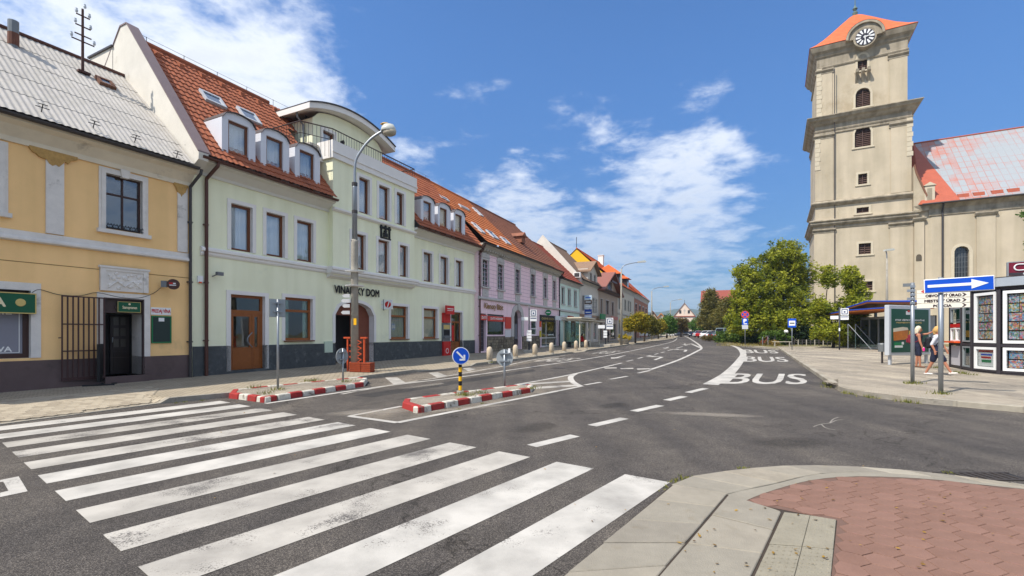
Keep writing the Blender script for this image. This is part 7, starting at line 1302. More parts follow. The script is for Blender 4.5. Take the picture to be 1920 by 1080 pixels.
# advertising panel
p0, p1 = G(1667, 684, .12), G(1738, 681, .12); d = p1 - p0; t = thing('advertising_panel', 'green beer poster in a silver framed street advertising panel', 'advertising panel', p0, math.atan2(d.y, d.x)); W_ = d.xy.length; PFR = M('silver_frame_paint', (196, 200, 204), .4, .06, metal=.2); z0, z1 = .42, 2.72
mb = MB(); mb.box(-.14, W_ + .14, -.08, .12, z0, z1); mb.build('casing', PFR, t, bevel=.02)
for x in (.02, W_ - .1): MB().box(x, x + .1, -.04, .06, 0, z0).build('leg', PFR, t)
PG = M('poster_green', (18, 78, 58), .4, .12, 1.2); px0, px1, pz0, pz1 = .02, W_ - .04, z0 + .14, z1 - .17; w_, h_ = px1 - px0, pz1 - pz0; MB().box(px0, px1, -.088, -.08, pz0, pz1).build('poster', PG, t); X = lambda a: px0 + w_ * a; Z = lambda b: pz0 + h_ * b
mb = MB(); text(mb, 'STAR VŠETKY VÝNIMOČNÉ', X(.1), X(.88), Z(.73), Z(.77), -.09, bold=.006); mb.build('headline', SWHITE, t); mb = MB(); text(mb, 'MOMENTY NA ČAPE', X(.13), X(.8), Z(.67), Z(.71), -.09, bold=.006); mb.build('headline', GOLD, t); MB().box(X(.38), X(.6), -.092, -.088, Z(.87), Z(.95)).build('badge', SWHITE, t); mb = MB(); mb.box(X(.42), X(.48), -.094, -.0925, Z(.93), Z(.975)); mb.build('badge_mark', SRED, t)
AMB = M('amber_beer', (206, 118, 24), .35, .3, 3, c2=(238, 170, 50), c2amt=.3); mb = MB(); mb.prism([(X(.06), Z(.27)), (X(.42), Z(.3)), (X(.44), Z(.52)), (X(.05), Z(.47))], -.093, -.0885, 'y'); mb.build('beer_print', AMB, t); mb = MB(); mb.prism([(X(.05), Z(.47)), (X(.44), Z(.52)), (X(.42), Z(.57)), (X(.3), Z(.585)), (X(.05), Z(.55))], -.0932, -.0885, 'y'); mb.build('foam_print', M('foam', (226, 214, 188), .6, .05), t); mb = MB(); mb.prism([(X(.45), Z(.34)), (X(.56), Z(.36)), (X(.57), Z(.5)), (X(.46), Z(.5))], -.093, -.0885, 'y'); mb.build('beer_print', M('pale_beer', (226, 176, 70), .4, .15, 3), t); MB().box(X(.07), X(.3), -.093, -.0885, Z(.1), Z(.23)).build('offer_print', M('fresh_green', (24, 130, 74), .45, .05), t); MB().box(X(.08), X(.29), -.095, -.0935, Z(.11), Z(.16)).build('offer_lines', SWHITE, t); MB().box(X(.26), X(.32), -.096, -.0955, Z(.18), Z(.24)).build('offer_tag', SWHITE, t)
p = G(1654, 681, .12); t = thing('litter_bin', 'slim grey bin on a post beside the advertising panel', 'bin', p); MB().box(-.03, .03, -.03, .03, 0, .75).build('post', DGREY, t); mb = MB(); mb.lathe([(.16, .55), (.18, .9), (.16, .95), (0, .96)], (0, 0, 0), 12); mb.build('bucket', ZINC, t)

# ------------------------------------------------ kiosk
KB = M('kiosk_dark_frame', (56, 52, 56), .5, .08); KG = M('kiosk_grey_fascia', (158, 166, 174), .4, .06); KP_ = [(18.75, 20.3), (18.1, 19.1), (17.6, 18.15), (17.38, 16.95), (17.98, 15.5), (19.6, 14.6), (22.5, 14.8), (23.5, 17.5), (22.8, 20.2), (20.6, 21.0)]; kz = gz(18) + .12; kq = thing('kiosk', 'many-sided newsagent kiosk with magazines behind white framed windows', 'kiosk', (17.6, 18.15, kz)); O2 = Vector((17.6, 18.15)); PV = [Vector(p) - O2 for p in KP_]; kc = sum(PV, Vector((0, 0))) / len(PV)
def ring(sc): return [kc + (p - kc) * sc for p in PV]
def band(z0, z1, sc, mat, nm): mb = MB(); mb.prism([tuple(p) for p in ring(sc)], z0, z1, 'z'); return mb.build(nm, mat, kq)
band(-.2, .08, 1.0, KB, 'base'); band(.08, 3.0, .93, DARK, 'core'); band(3.0, 3.12, 1.0, KB, 'head_band'); band(3.12, 3.42, 1.05, KG, 'fascia'); band(3.42, 3.46, 1.02, DGREY, 'flat_roof'); MAGM = []
for i in range(14):
    hsv = random.Random(i); m = bpy.data.materials.new('magazine_cover_%d' % i); m.use_nodes = True; t_ = m.node_tree; b_ = t_.nodes['Principled BSDF']; nn, l = t_.nodes.new, t_.links.new; co = nn('ShaderNodeTexCoord'); v_ = nn('ShaderNodeTexVoronoi'); v_.inputs['Scale'].default_value = hsv.uniform(14, 26); v_.distance = 'CHEBYCHEV'; l(co.outputs['Object'], v_.inputs['Vector']); rp = nn('ShaderNodeValToRGB'); rp.color_ramp.interpolation = 'CONSTANT'; e = rp.color_ramp.elements; pal = [(206, 40, 60), (236, 196, 50), (40, 120, 190), (230, 228, 220), (40, 130, 70), (60, 50, 60), (210, 120, 160), (120, 170, 200), (226, 130, 50)]; pal = [tuple(int(c_ * .6 + 84) for c_ in q_) for q_ in pal]; hsv.shuffle(pal)
    e[0].color = lin(pal[0]); e[1].position = .8; e[1].color = lin(pal[1])
    for k_, ps in enumerate((.2, .38, .55, .68)): x = e.new(ps); x.color = lin(pal[2 + k_])
    sp_ = nn('ShaderNodeSeparateColor'); l(v_.outputs['Color'], sp_.inputs[0]); l(sp_.outputs[0], rp.inputs[0]); l(rp.outputs[0], b_.inputs['Base Color']); b_.inputs['Roughness'].default_value = .35; MAGM.append(m)
def facet(i):
    a, b = PV[i], PV[i + 1]; u = (b - a); L_ = u.length; u.normalize(); n_ = Vector((-u.y, u.x)) if Vector((-u.y, u.x)).dot(a - kc) > 0 else Vector((u.y, -u.x)); n_ = -n_ if n_.dot((a + b) / 2 - kc) < 0 else n_
    def bx(s0, s1, z0, z1, d0, d1, mat, nm, par=kq):
        P = [a + u * s0 + n_ * d0, a + u * s1 + n_ * d0, a + u * s1 + n_ * d1, a + u * s0 + n_ * d1]; mb = MB(); mb.add([(p.x, p.y, z0) for p in P] + [(p.x, p.y, z1) for p in P], [(0, 1, 2, 3), (4, 5, 6, 7), (0, 1, 5, 4), (1, 2, 6, 5), (2, 3, 7, 6), (3, 0, 4, 7)]); return mb.build(nm, mat, par)
    return L_, bx
def kframe(bx, s0, s1, z0, z1, fw=.07, mat=SWHITE, gl=GLASSC):
    o = bx(s0, s0 + fw, z0, z1, -.05, .03, mat, 'window_frame'); bx(s1 - fw, s1, z0, z1, -.05, .03, mat, 'frame_side', o); bx(s0 + fw, s1 - fw, z0, z0 + fw, -.05, .028, mat, 'frame_rail', o); bx(s0 + fw, s1 - fw, z1 - fw, z1, -.05, .028, mat, 'frame_rail', o); bx(s0 + fw, s1 - fw, z0 + fw, z1 - fw, -.02, -.015, gl, 'pane', o); return o
def mags(bx, s0, s1, z0, z1, nc, nr):
    for r_ in range(nr):
        for c_ in range(nc):
            a, b = s0 + (s1 - s0) * c_ / nc + .01, s0 + (s1 - s0) * (c_ + 1) / nc - .005; z = z0 + (z1 - z0) * r_ / nr; d_ = -.045 - rnd.uniform(0, .02); bx(a, b, z + .01, z + (z1 - z0) / nr - .03, d_ - .008, d_, rnd.choice(MAGM), 'magazine')
for i in range(len(PV) - 1):
    L_, bx = facet(i); bx(-.05, .06, .0, 3.02, -.08, .04, KB, 'corner_post'); bx(.06, L_ - .05, .97, 1.07, -.08, .02, KB, 'mid_rail'); bx(.06, L_ - .05, .06, .12, -.08, .02, KB, 'low_rail')
    if i == 0:
        bx(.1, L_ - .08, .14, .95, -.04, .0, M('pale_panel', (196, 194, 200), .5, .05), 'front_panel'); bx(.05, L_ - .05, 1.07, 1.13, -.02, .22, ORANGE, 'counter'); bx(.08, L_ - .06, 1.7, 1.85, -.04, .03, SRED, 'red_band'); kframe(bx, .1, L_ * .55, 1.14, 1.68, .05); kframe(bx, L_ * .56, L_ - .08, 1.14, 1.68, .05); kframe(bx, .1, L_ - .08, 1.9, 2.5, .04, FADE); bx(.1, L_ - .08, 2.5, 2.95, -.04, .03, M('pale_panel_sign', (150, 140, 140), .5, .1), 'name_board')
        mb = MB(); a, b = PV[0], PV[1]
    elif i == 1: kframe(bx, .14, L_ - .1, 1.12, 2.95, .06, FADE); kframe(bx, .14, L_ - .1, .14, .95, .06, FADE)
    elif i in (2, 3):
        s0, s1 = .12, L_ - .1
        for a_, b_ in ([(s0, s1)] if L_ < 1.4 else [(s0, s1)]):
            kframe(bx, a_, b_, 1.1, 2.96, .1); mags(bx, a_ + .12, b_ - .12, 1.24, 2.84, 3 if i == 2 else 4, 5); kframe(bx, a_, b_, .13, .95, .09)
            if i == 2:
                bx(a_ + .12, b_ - .12, .24, .85, -.05, -.04, SWHITE, 'notice'); bx(a_ + .14, b_ - .14, .76, .84, -.04, -.034, SRED, 'notice_band'); bx(a_ + .24, b_ - .24, .64, .7, -.04, -.034, SBLUE, 'notice_line'); bx(a_ + .26, b_ - .3, .53, .6, -.04, -.034, SRED, 'notice_line'); bx(a_ + .28, b_ - .28, .38, .48, -.04, -.034, MATS['fresh_green'], 'notice_line')
            else: mags(bx, a_ + .12, b_ - .12, .24, .86, 3, 2)
    else: kframe(bx, .14, L_ - .12, 1.1, 2.95, .08); bx(.14, L_ - .1, .14, .95, -.04, .0, SWHITE, 'front_panel')
# roof sign of the kiosk
sg = thing('roof_sign', 'maroon kiosk roof sign with white GG emblem', 'sign', (17.9, 16.75, kz + 3.46), R(-34)); MB().box(-.28, .62, -.06, .06, .04, .5).build('panel', M('maroon_panel', (110, 24, 44), .4, .05), sg); mb = MB(); mb.box(-.31, -.28, -.07, .07, .0, .52); mb.box(.62, .65, -.07, .07, .0, .52); mb.box(-.28, .62, -.065, .065, .5, .53); mb.build('rim', FADE, sg, kind='stuff'); MB().box(-.27, .61, -.066, -.061, .05, .14).build('dark_strip', KB, sg)
mb = MB()
for s_ in (-1, 1):
    cx_ = .17 + s_ * .14; P = [Vector((cx_ + s_ * (-.1), -.075, .22)), Vector((cx_ + s_ * .1, -.075, .22)), Vector((cx_ + s_ * .17, -.075, .32)), Vector((cx_ + s_ * .1, -.075, .42)), Vector((cx_ - s_ * .1, -.075, .42))]; mb.tube(smooth(P, 4), .022, 6)
text(mb, 'GGT', .08, .26, .06, .12, -.068, bold=.003); mb.build('emblem', SWHITE, sg); MB().box(.68, 1.9, -.06, .06, .04, .5).build('side_panel', M('violet_panel', (70, 50, 120), .4, .05), sg)
# ------------------------------------------------ vegetation
BARK = M('bark', (84, 72, 60), .95, .25, 6, .8, 25)
def leaves(rs, centres, radii, n, size, tone_c):
    """n leaf quads scattered round clump centres; returns vertex and tone arrays"""
    k = rs.integers(0, len(centres), n); d = rs.normal(size=(n, 3)); d /= np.linalg.norm(d, axis=1)[:, None]; r = rs.random(n) ** .5
    c = centres[k] + d * (r * radii[k])[:, None]; a = rs.normal(size=(n, 3)); a[:, 2] *= .6; a /= np.linalg.norm(a, axis=1)[:, None]; b = np.cross(a, rs.normal(size=(n, 3))); b /= np.linalg.norm(b, axis=1)[:, None]
    s = size * rs.uniform(.6, 1.3, n)[:, None]; v = np.stack([c + a * s, c + b * s * .42, c - a * s, c - b * s * .42], 1).reshape(-1, 3); return v, np.clip(tone_c[k] + rs.normal(0, .16, n), 0, 1)
def leaf_object(name, v, tone, mat, parent, kind=None):
    n = len(v) // 4; me = bpy.data.meshes.new(name); me.vertices.add(len(v)); me.vertices.foreach_set('co', v.ravel()); me.loops.add(n * 4); me.loops.foreach_set('vertex_index', np.arange(n * 4, dtype=np.int32)); me.polygons.add(n); me.polygons.foreach_set('loop_start', np.arange(0, n * 4, 4, dtype=np.int32)); me.update(calc_edges=True)
    at_ = me.attributes.new('tone', 'FLOAT', 'FACE'); at_.data.foreach_set('value', tone.astype(np.float32)); me.materials.append(mat); return link(name, me, parent, kind)
def tree(label, px, Y, blobs, n, size, mat, trunk_r, group, name='tree', h=.12, seed=1, clump=.55, per=26, stems=1):
    """blobs: photo (x, y, rx, ry, depth offset) describing the crown's masses at distance Y"""
    rs = np.random.default_rng(seed); p = at(px, Y, h); t = thing(name, label, 'tree', p, 0, group); s = Y / F; B_ = [(np.array([(x - HX) * s * (1 + dy / Y) - p.x, dy, CH + (HY - y) * s * (1 + dy / Y) - p.z]), np.array([rx * s, max(rx, ry) * s * .85, ry * s])) for x, y, rx, ry, dy in blobs]
    vol = np.array([np.prod(b[1]) ** .8 for b in B_]); vol /= vol.sum(); cen, rad, ton = [], [], []
    for (c, r), f in zip(B_, vol):
        m_ = max(5, int(n / per * f)); d = rs.normal(size=(m_, 3)); d /= np.linalg.norm(d, axis=1)[:, None]; q = rs.random(m_) ** .42 * rs.uniform(.8, 1.08, m_); cen.append(c + d * q[:, None] * r); rad.append(rs.uniform(.5, 1.25, m_) * clump); ton.append(rs.uniform(.1, .9, m_))
    cen, rad, ton = np.vstack(cen), np.concatenate(rad), np.concatenate(ton); v, tn = leaves(rs, cen, rad, n, size, ton); mb = MB(); hub = np.mean([b[0] for b in B_], 0); zf = min(b[0][2] for b in B_)
    fork = Vector((hub[0] * .25, hub[1] * .25, max(.8, zf * .75)))
    for k in range(stems): o = Vector(((k - (stems - 1) / 2) * .7, 0, 0)); mb.tube([o + Vector((0, 0, -.2)), o * .9 + Vector((.05, 0, fork.z * .5)), o * .7 + fork], [trunk_r * 1.25, trunk_r, trunk_r * .85], 8)
    for c, r in B_:
        e = Vector(c); m1 = fork.lerp(e, .5) + Vector((rs.normal() * .2, rs.normal() * .2, .2)); mb.tube([fork, m1, e], [trunk_r * .7, trunk_r * .42, trunk_r * .15], 6)
        for _ in range(5): d = Vector(rs.normal(size=3)).normalized(); tip = e + Vector((d.x * r[0], d.y * r[1], d.z * r[2])) * .85; mb.tube([m1.lerp(e, .6), e.lerp(tip, .55), tip], [trunk_r * .25, trunk_r * .14, trunk_r * .05], 5)
    mb.build('trunk', BARK, t, smooth=True); leaf_object('crown', v, tn, mat, t); return t
LOC = leafmat('locust_leaves', (78, 98, 18), (176, 176, 48)); GLD = leafmat('yellowing_leaves', (88, 98, 18), (198, 172, 50)); LIN = leafmat('olive_leaves', (76, 82, 32), (138, 126, 60)); GRN = leafmat('fresh_leaves', (50, 94, 30), (112, 144, 58)); BRN = leafmat('browning_leaves', (66, 60, 28), (120, 100, 50)); HDG = leafmat('hedge_leaves', (44, 72, 22), (104, 130, 46))
tree('large spreading locust tree left of the church tower', 1476, 55, [(1450, 560, 48, 55, 0), (1497, 525, 30, 50, 1), (1474, 482, 36, 40, 0), (1408, 555, 38, 48, -1.5), (1402, 512, 24, 30, -1), (1432, 602, 58, 32, -2), (1500, 590, 28, 40, -1), (1384, 602, 20, 34, -1), (1440, 500, 26, 30, 0)], 64000, .15, LOC, .28, 'park trees', seed=3, clump=.55, per=40, stems=2)
tree('slender young locust tree in front of the tower wall', 1562, 43, [(1553, 518, 16, 24, 0), (1540, 585, 20, 28, 0), (1597, 525, 20, 28, .5), (1612, 552, 20, 22, 0), (1590, 585, 28, 32, -.5), (1565, 622, 42, 18, -1), (1610, 600, 18, 20, -.5)], 18000, .14, LOC, .12, 'park trees', seed=5, clump=.42, per=22)
tree('tall olive-green linden nearest the chapel side of the car park', 1332, 96, [(1334, 572, 17, 22, 0), (1326, 598, 18, 20, 0), (1342, 600, 20, 24, 0), (1332, 553, 9, 12, 0)], 22000, .2, LIN, .25, 'park trees', seed=7, clump=.9); tree('broad olive-green linden behind the parked cars', 1366, 84, [(1366, 590, 22, 28, 0), (1352, 600, 18, 22, 0), (1384, 600, 22, 30, 0), (1368, 570, 14, 14, 0)], 22000, .19, LIN, .25, 'park trees', seed=8, clump=.85)
tree('round pale green tree right of the chapel', 1309, 112, [(1309, 610, 14, 12, 0), (1316, 614, 10, 9, 0), (1303, 612, 8, 9, 0)], 7000, .22, GRN, .18, 'street trees', seed=9, clump=.8)
tree('yellow-green round-headed tree beside the lamp post', 1191, 57, [(1187, 607, 19, 13, 0), (1198, 600, 16, 13, 0), (1180, 612, 11, 9, -.5), (1203, 611, 13, 11, .5)], 13000, .14, GLD, .1, 'street trees', seed=11, clump=.5); tree('olive round-headed tree behind the yellow-green one', 1208, 66, [(1214, 606, 15, 14, 0), (1224, 612, 13, 14, 0), (1207, 613, 10, 10, 0)], 10000, .16, leafmat('mixed_leaves', (60, 72, 20), (140, 130, 48)), .12, 'street trees', seed=12, clump=.55)
tree('thin light-green tree by the grey-green billboard', 1234, 84, [(1236, 612, 11, 11, 0), (1231, 618, 8, 7, 0)], 4500, .25, GLD, .1, 'street trees', seed=13, clump=.6); tree('dark fresh-green round tree before the chapel', 1250, 92, [(1252, 606, 13, 13, 0), (1246, 616, 10, 9, 0), (1259, 616, 10, 9, 0)], 9000, .2, GRN, .16, 'street trees', seed=14, clump=.7); tree('brownish round tree hiding the foot of the chapel', 1277, 118, [(1270, 609, 12, 12, 0), (1282, 611, 11, 12, 0)], 8000, .22, BRN, .18, 'street trees', seed=15, clump=.9)
tree('tree at the right edge with only leafy branch tips in view', 2075, 33, [(2010, 430, 70, 70, 0), (1936, 402, 24, 12, 0), (1934, 462, 16, 9, 0), (2090, 400, 90, 90, 1), (1975, 380, 40, 30, 0)], 16000, .15, GRN, .2, 'park trees', seed=16, clump=.4)
def hedge(name, label, pts, hgt, wd, n, mat, size=.1, cat='hedge', seed=1):
    rs = np.random.default_rng(seed); P = [Vector(p) for p in pts]; c0 = sum(P, Vector()) / len(P); t = thing(name, label, cat, c0); cen = []
    for _ in range(max(20, n // 40)):
        i = rs.integers(0, len(P) - 1); q = P[i].lerp(P[i + 1], rs.random()) - c0; cen.append((q.x + rs.normal() * wd * .4, q.y + rs.normal() * wd * .4, q.z + hgt * rs.random() ** .7 * .9))
    cen = np.array(cen); v, tn = leaves(rs, cen, np.full(len(cen), .38 * wd + .1), n, size, rs.uniform(.1, .9, len(cen))); v[:, 2] = np.maximum(v[:, 2], -.02); leaf_object('foliage', v, tn, mat, t); mb = MB()
    for k in range(0, len(cen), 6): mb.tube([(cen[k][0], cen[k][1], -.1), (cen[k][0] * 1.0 + .05, cen[k][1], cen[k][2])], .015, 4)
    mb.build('stem', BARK, t, kind='stuff'); return t
hedge('low_hedge', 'low green shrubs along the verge beside the parked cars', [at(1352, 62, .12), at(1385, 58, .12), at(1422, 56, .12)], 1.15, 1.1, 12000, HDG, .15, seed=2); hedge('small_shrub', 'small rusty-green shrub in front of the white parked cars', [at(1326, 74, .12), at(1338, 70, .12)], .6, .7, 2500, BRN, .14, 'shrub', 3); hedge('dark_hedge', 'tall dark clipped hedge under the young locust tree', [at(1488, 52, .12), at(1545, 51, .12), at(1600, 50, .12)], 1.9, .8, 12000, leafmat('dark_hedge_leaves', (18, 34, 12), (36, 56, 22)), .14, seed=4); hedge('green_bush', 'rounded green bush at the foot of the big locust tree', [at(1440, 50, .12), at(1462, 50, .12)], 1.3, 1.0, 5000, HDG, .14, 'shrub', 5)
hedge('climbing_bush', 'bright green bush left of the right-hand bus shelter', [at(1585, 45, .12), at(1606, 45, .12)], 2.6, .9, 7000, LOC, .15, 'shrub', 6); hedge('dry_plants', 'dry brown border plants near the bus bay corner', [at(1432, 49, .12), at(1455, 47.5, .12)], .35, .6, 2500, leafmat('dry_leaves', (96, 88, 40), (168, 140, 80)), .09, 'shrub', 7)
rs = np.random.default_rng(21); cen = rs.normal(size=(26, 3)) * [.38, .38, .16] + [0, 0, .72]; v, tn = leaves(rs, cen, np.full(26, .22), 1600, .09, rs.uniform(.2, 1, 26)); leaf_object('plants', v, tn, GLD, BOWL)
# grass tufts, weeds and fallen leaves
def blades(name, spots, n, hgt, mat, spread, kind='stuff'):
    rs = np.random.default_rng(len(spots) + n); V = []
    for p in spots:
        o = rs.normal(size=(n, 2)) * spread; a = rs.uniform(0, 6.28, n); h_ = hgt * rs.uniform(.4, 1.2, n); w_ = .006 + hgt * .04; l_ = rs.normal(size=(n, 2)) * hgt * .4
        for i in range(n): x, y = p[0] + o[i, 0], p[1] + o[i, 1]; dx, dy = math.cos(a[i]) * w_, math.sin(a[i]) * w_; V += [(x - dx, y - dy, p[2]), (x + dx, y + dy, p[2]), (x + l_[i, 0] + dx * .2, y + l_[i, 1], p[2] + h_[i]), (x + l_[i, 0] - dx * .2, y + l_[i, 1], p[2] + h_[i])]
    V = np.array(V, dtype=float); return leaf_object(name, V, rs.random(len(V) // 4), mat, None, kind)
WEED = leafmat('weed_blades', (70, 84, 30), (150, 146, 70)); DRYG = leafmat('dry_grass_blades', (112, 104, 50), (178, 160, 96))
spots = [G(*q) for q in ((1590, 738), (1596, 739), (1633, 745), (1638, 745.5), (1700, 754), (1706, 755), (1712, 755), (1560, 727), (1552, 721))] + [G(x, y, .12) for x, y in ((1705, 719), (1711, 720), (1718, 719), (1760, 739), (1768, 739), (1795, 699), (1802, 700), (1810, 701), (1820, 703), (1750, 690), (1760, 690), (362, 704), (370, 703), (378, 702), (350, 705), (920, 680))] + [G(x, y, .135) for x, y in ((864, 741), (868, 740), (880, 742), (902, 737), (498, 738), (520, 731), (475, 727), (580, 715), (590, 714), (1000, 729), (650, 716))] + [G(x, y, .0) for x, y in ()]
blades('weeds', spots, 34, .09, WEED, .1)
blades('dry_grass', [at(1352 + 110 * rnd.random(), 46 + 22 * rnd.random(), .12) for _ in range(420)], 14, .16, DRYG, .35)
blades('kerb_weeds', [G(x, y, .0) for x, y in ((1395, 881), (1400, 880.5), (1774, 887), (1780, 888), (1268, 905), (1275, 901), (1283, 897), (1250, 917), (330, 756), (345, 754), (380, 751), (860, 768), (905, 757))], 22, .03, WEED, .04)
V = []; rs = np.random.default_rng(77)
for _ in range(150):
    q = rs.random()
    if q < .45: p = G(rs.uniform(1250, 1900), rs.uniform(900, 1075), .056)
    elif q < .75: p = G(rs.uniform(300, 1900), rs.uniform(740, 1000), .008)
    else: p = G(rs.uniform(1600, 1900), rs.uniform(725, 750), .13)
    a, s_ = rs.uniform(0, 6.28), rs.uniform(.012, .024); u = np.array([math.cos(a), math.sin(a), rs.normal() * .2]) * s_; w_ = np.array([-math.sin(a), math.cos(a), rs.normal() * .2]) * s_ * .5; c_ = np.array(p) + [0, 0, .006]; V += [c_ + u, c_ + w_, c_ - u, c_ - w_]
leaf_object('fallen_leaves', np.array(V), rs.random(len(V) // 4), leafmat('fallen_leaf', (88, 62, 36), (190, 150, 60)), None, 'stuff')
# distant wooded hills
mb = MB(); xs = np.linspace(-1600, 2600, 90); rows_h = []
for j, (Yd, f) in enumerate(((1500, 0), (1750, .55), (2000, 1.0), (2400, .5))):
    r_ = [(x + j * 30, Yd, (CH + 12 + f * (92 + 14 * math.sin(x * .0042 + 1.2) + 12 * math.sin(x * .011) + 6 * math.sin(x * .031))) * (1 if f else .2)) for x in xs]; rows_h.append(r_)
for a, b in zip(rows_h, rows_h[1:]):
    for i in range(len(xs) - 1): mb.poly([a[i], a[i + 1], b[i + 1], b[i]])
mb.build('hills', M('wooded_hills', (70, 84, 60), .95, .3, .01), kind='structure', smooth=True)

# the summer air between here and the hills
hz_ = MB().box(-1750, 2850, -90, 2450, -3, 150).build('haze', bpy.data.materials.new('haze_air'), kind='stuff'); hm_ = hz_.data.materials[0]; hm_.use_nodes = True; hm_.node_tree.nodes.clear()
pv = hm_.node_tree.nodes.new('ShaderNodeVolumePrincipled'); pv.inputs['Color'].default_value = (.62, .76, .95, 1); pv.inputs['Density'].default_value = .00028; pv.inputs['Anisotropy'].default_value = .2
mo = hm_.node_tree.nodes.new('ShaderNodeOutputMaterial'); hm_.node_tree.links.new(pv.outputs[0], mo.inputs['Volume'])

# ------------------------------------------------ parked cars
CARGL = M('car_glass', (26, 30, 36), .08, 0, spec=.8); TYRE = M('tyre', (30, 30, 30), .85, .1); HLG = M('headlight_glass', (214, 218, 222), .1, 0, spec=.8)
def car(label, px, Y, rz, col, van=False, h=.12):
    p = at(px, Y, h); t = thing('parked_car', label, 'car', p, rz, 'cars in the distance'); cm = M('car_paint_%d_%d_%d' % col, col, .25, .04, spec=.6); L_, W_, H_ = (4.3, .88, 1.46) if not van else (4.8, .95, 1.9)
    P = [(-L_ / 2, .3), (-L_ / 2, .62), (-L_ / 2 + .1, .78), (-L_ / 2 + 1.15, .92), (L_ / 2 - .25, .95), (L_ / 2, .8), (L_ / 2, .32), (L_ / 2 - .4, .22), (-L_ / 2 + .4, .22)]
    mb = MB(); mb.prism(P, -W_, W_, 'y'); mb.build('body', cm, t, bevel=.05); a0, a1, b0, b1 = (-L_ / 2 + 1.0, L_ / 2 - .3, -L_ / 2 + 1.75, L_ / 2 - .9) if not van else (-L_ / 2 + .8, L_ / 2 - .1, -L_ / 2 + 1.5, L_ / 2 - .2); k_ = .78
    mb = MB(); mb.add([(a0, -W_ * .95, .9), (a1, -W_ * .95, .92), (a1, W_ * .95, .92), (a0, W_ * .95, .9), (b0, -W_ * k_, H_ - .06), (b1, -W_ * k_, H_ - .06), (b1, W_ * k_, H_ - .06), (b0, W_ * k_, H_ - .06)], [(0, 1, 5, 4), (1, 2, 6, 5), (2, 3, 7, 6), (3, 0, 4, 7), (4, 5, 6, 7)]); mb.build('windows', CARGL, t); mb = MB(); mb.box(b0 - .05, b1 + .05, -W_ * k_ - .01, W_ * k_ + .01, H_ - .07, H_); mb.build('roof', cm, t, bevel=.02); mb = MB()
    for s_ in (-1, 1):
        for (x0, x1) in ((a0, b0), ((a0 + a1) / 2, (b0 + b1) / 2), (a1, b1)): mb.tube([(x0, s_ * W_ * .955, .9), (x1, s_ * W_ * (k_ + .005), H_ - .05)], .035, 5)
    mb.build('pillar', cm, t, kind='stuff')
    for x in (-L_ / 2 + .8, L_ / 2 - .8):
        for s_ in (-1, 1): mb = MB(); mb.lathe([(.0, -.1), (.31, -.1), (.33, -.06), (.33, .06), (.31, .1), (0, .1)], (x, s_ * (W_ - .08), .32), 14, axis='y'); w_ = mb.build('wheel', TYRE, t); MB().lathe([(0, s_ * .105), (.19, s_ * .105), (.2, 0)], (x, s_ * (W_ - .08), .32), 10, axis='y').build('rim', STEEL, w_)
    for s_ in (-1, 1): MB().box(-L_ / 2 - .01, -L_ / 2 + .14, s_ * W_ * .72 - .16, s_ * W_ * .72 + .16, .6, .73).build('headlight', HLG, t); MB().box(L_ / 2 - .1, L_ / 2 + .01, s_ * W_ * .78 - .12, s_ * W_ * .78 + .12, .68, .84).build('tail_light', SRED, t)
    return t
for a in ((('dark car parked left of the far street end'), 1272, 128, R(70), (40, 44, 54), False, 0), ('black car on the road before the chapel', 1286, 135, R(70), (34, 36, 40), False, 0), ('dark blue car on the road near the round pale tree', 1299, 115, R(68), (40, 46, 64), False, 0), ('silver car at the far end of the car park', 1318, 104, R(200), (170, 174, 178), False), ('red car parked between silver and white cars', 1324, 99, R(205), (170, 34, 34), False), ('white car parked beside the red one', 1332, 94, R(208), (222, 222, 222), False), ('white car with its nose out at the verge', 1342, 84, R(215), (214, 216, 218), False), ('black car parked behind the low hedge', 1350, 82, R(210), (30, 30, 34), False), ('grey-blue car half hidden by the low hedge', 1358, 80, R(208), (110, 124, 138), False), ('pale blue van at the right end of the parked cars', 1368, 78, R(205), (166, 186, 198), True)): car(*a)
# bicycles at the stand, low railing, bench
def bicycle(label, p, rz, col):
    t = thing('bicycle', label, 'bicycle', p, rz, 'bicycles at the stand'); fm = M('bike_paint_%d' % col[0], col, .4, .05)
    for x in (-.52, .52): w_ = MB().tube([(x + .33 * math.cos(k * math.pi / 9), 0, .34 + .33 * math.sin(k * math.pi / 9)) for k in range(19)], .018, 6).build('wheel', TYRE, t)
    mb = MB()
    for a, b in (((-.52, .34), (-.12, .3)), ((-.12, .3), (.38, .78)), ((-.12, .3), (-.28, .86)), ((-.25, .78), (.38, .8)), ((-.52, .34), (-.26, .78)), ((.52, .34), (.36, .95))): mb.tube([(a[0], 0, a[1]), (b[0], 0, b[1])], .018, 6)
    mb.build('frame', fm, t); MB().box(-.42, -.16, -.07, .07, .86, .92).build('saddle', BLK, t, bevel=.02); MB().tube([(.34, -.28, .98), (.37, 0, .96), (.34, .28, .98)], .014, 6).build('handlebar', STEEL, t)
bicycle('red bicycle leaning at the stand under the big tree', at(1434, 48, .12), R(20), (150, 40, 50)); bicycle('dark bicycle at the stand beside the red one', at(1446, 48.6, .12), R(-15), (40, 44, 50))
for px, lb in ((1430, 'left'), (1440, 'right')): p = at(px, 47.4, .12); t = thing('bicycle_hoop', 'steel bicycle hoop, the ' + lb + ' one, under the big tree', 'bicycle stand', p, R(60)); MB().tube([(-.3, 0, 0), (-.3, 0, .75), (-.2, 0, .85), (.2, 0, .85), (.3, 0, .75), (.3, 0, 0)], .03, 8).build('hoop', STEEL, t)
a_, b_ = at(1489, 49, .12), at(1584, 47, .12); d = b_ - a_; t = thing('low_railing', 'low dark railing in front of the dark hedge', 'railing', a_, math.atan2(d.y, d.x)); L_ = d.xy.length; n_ = 12
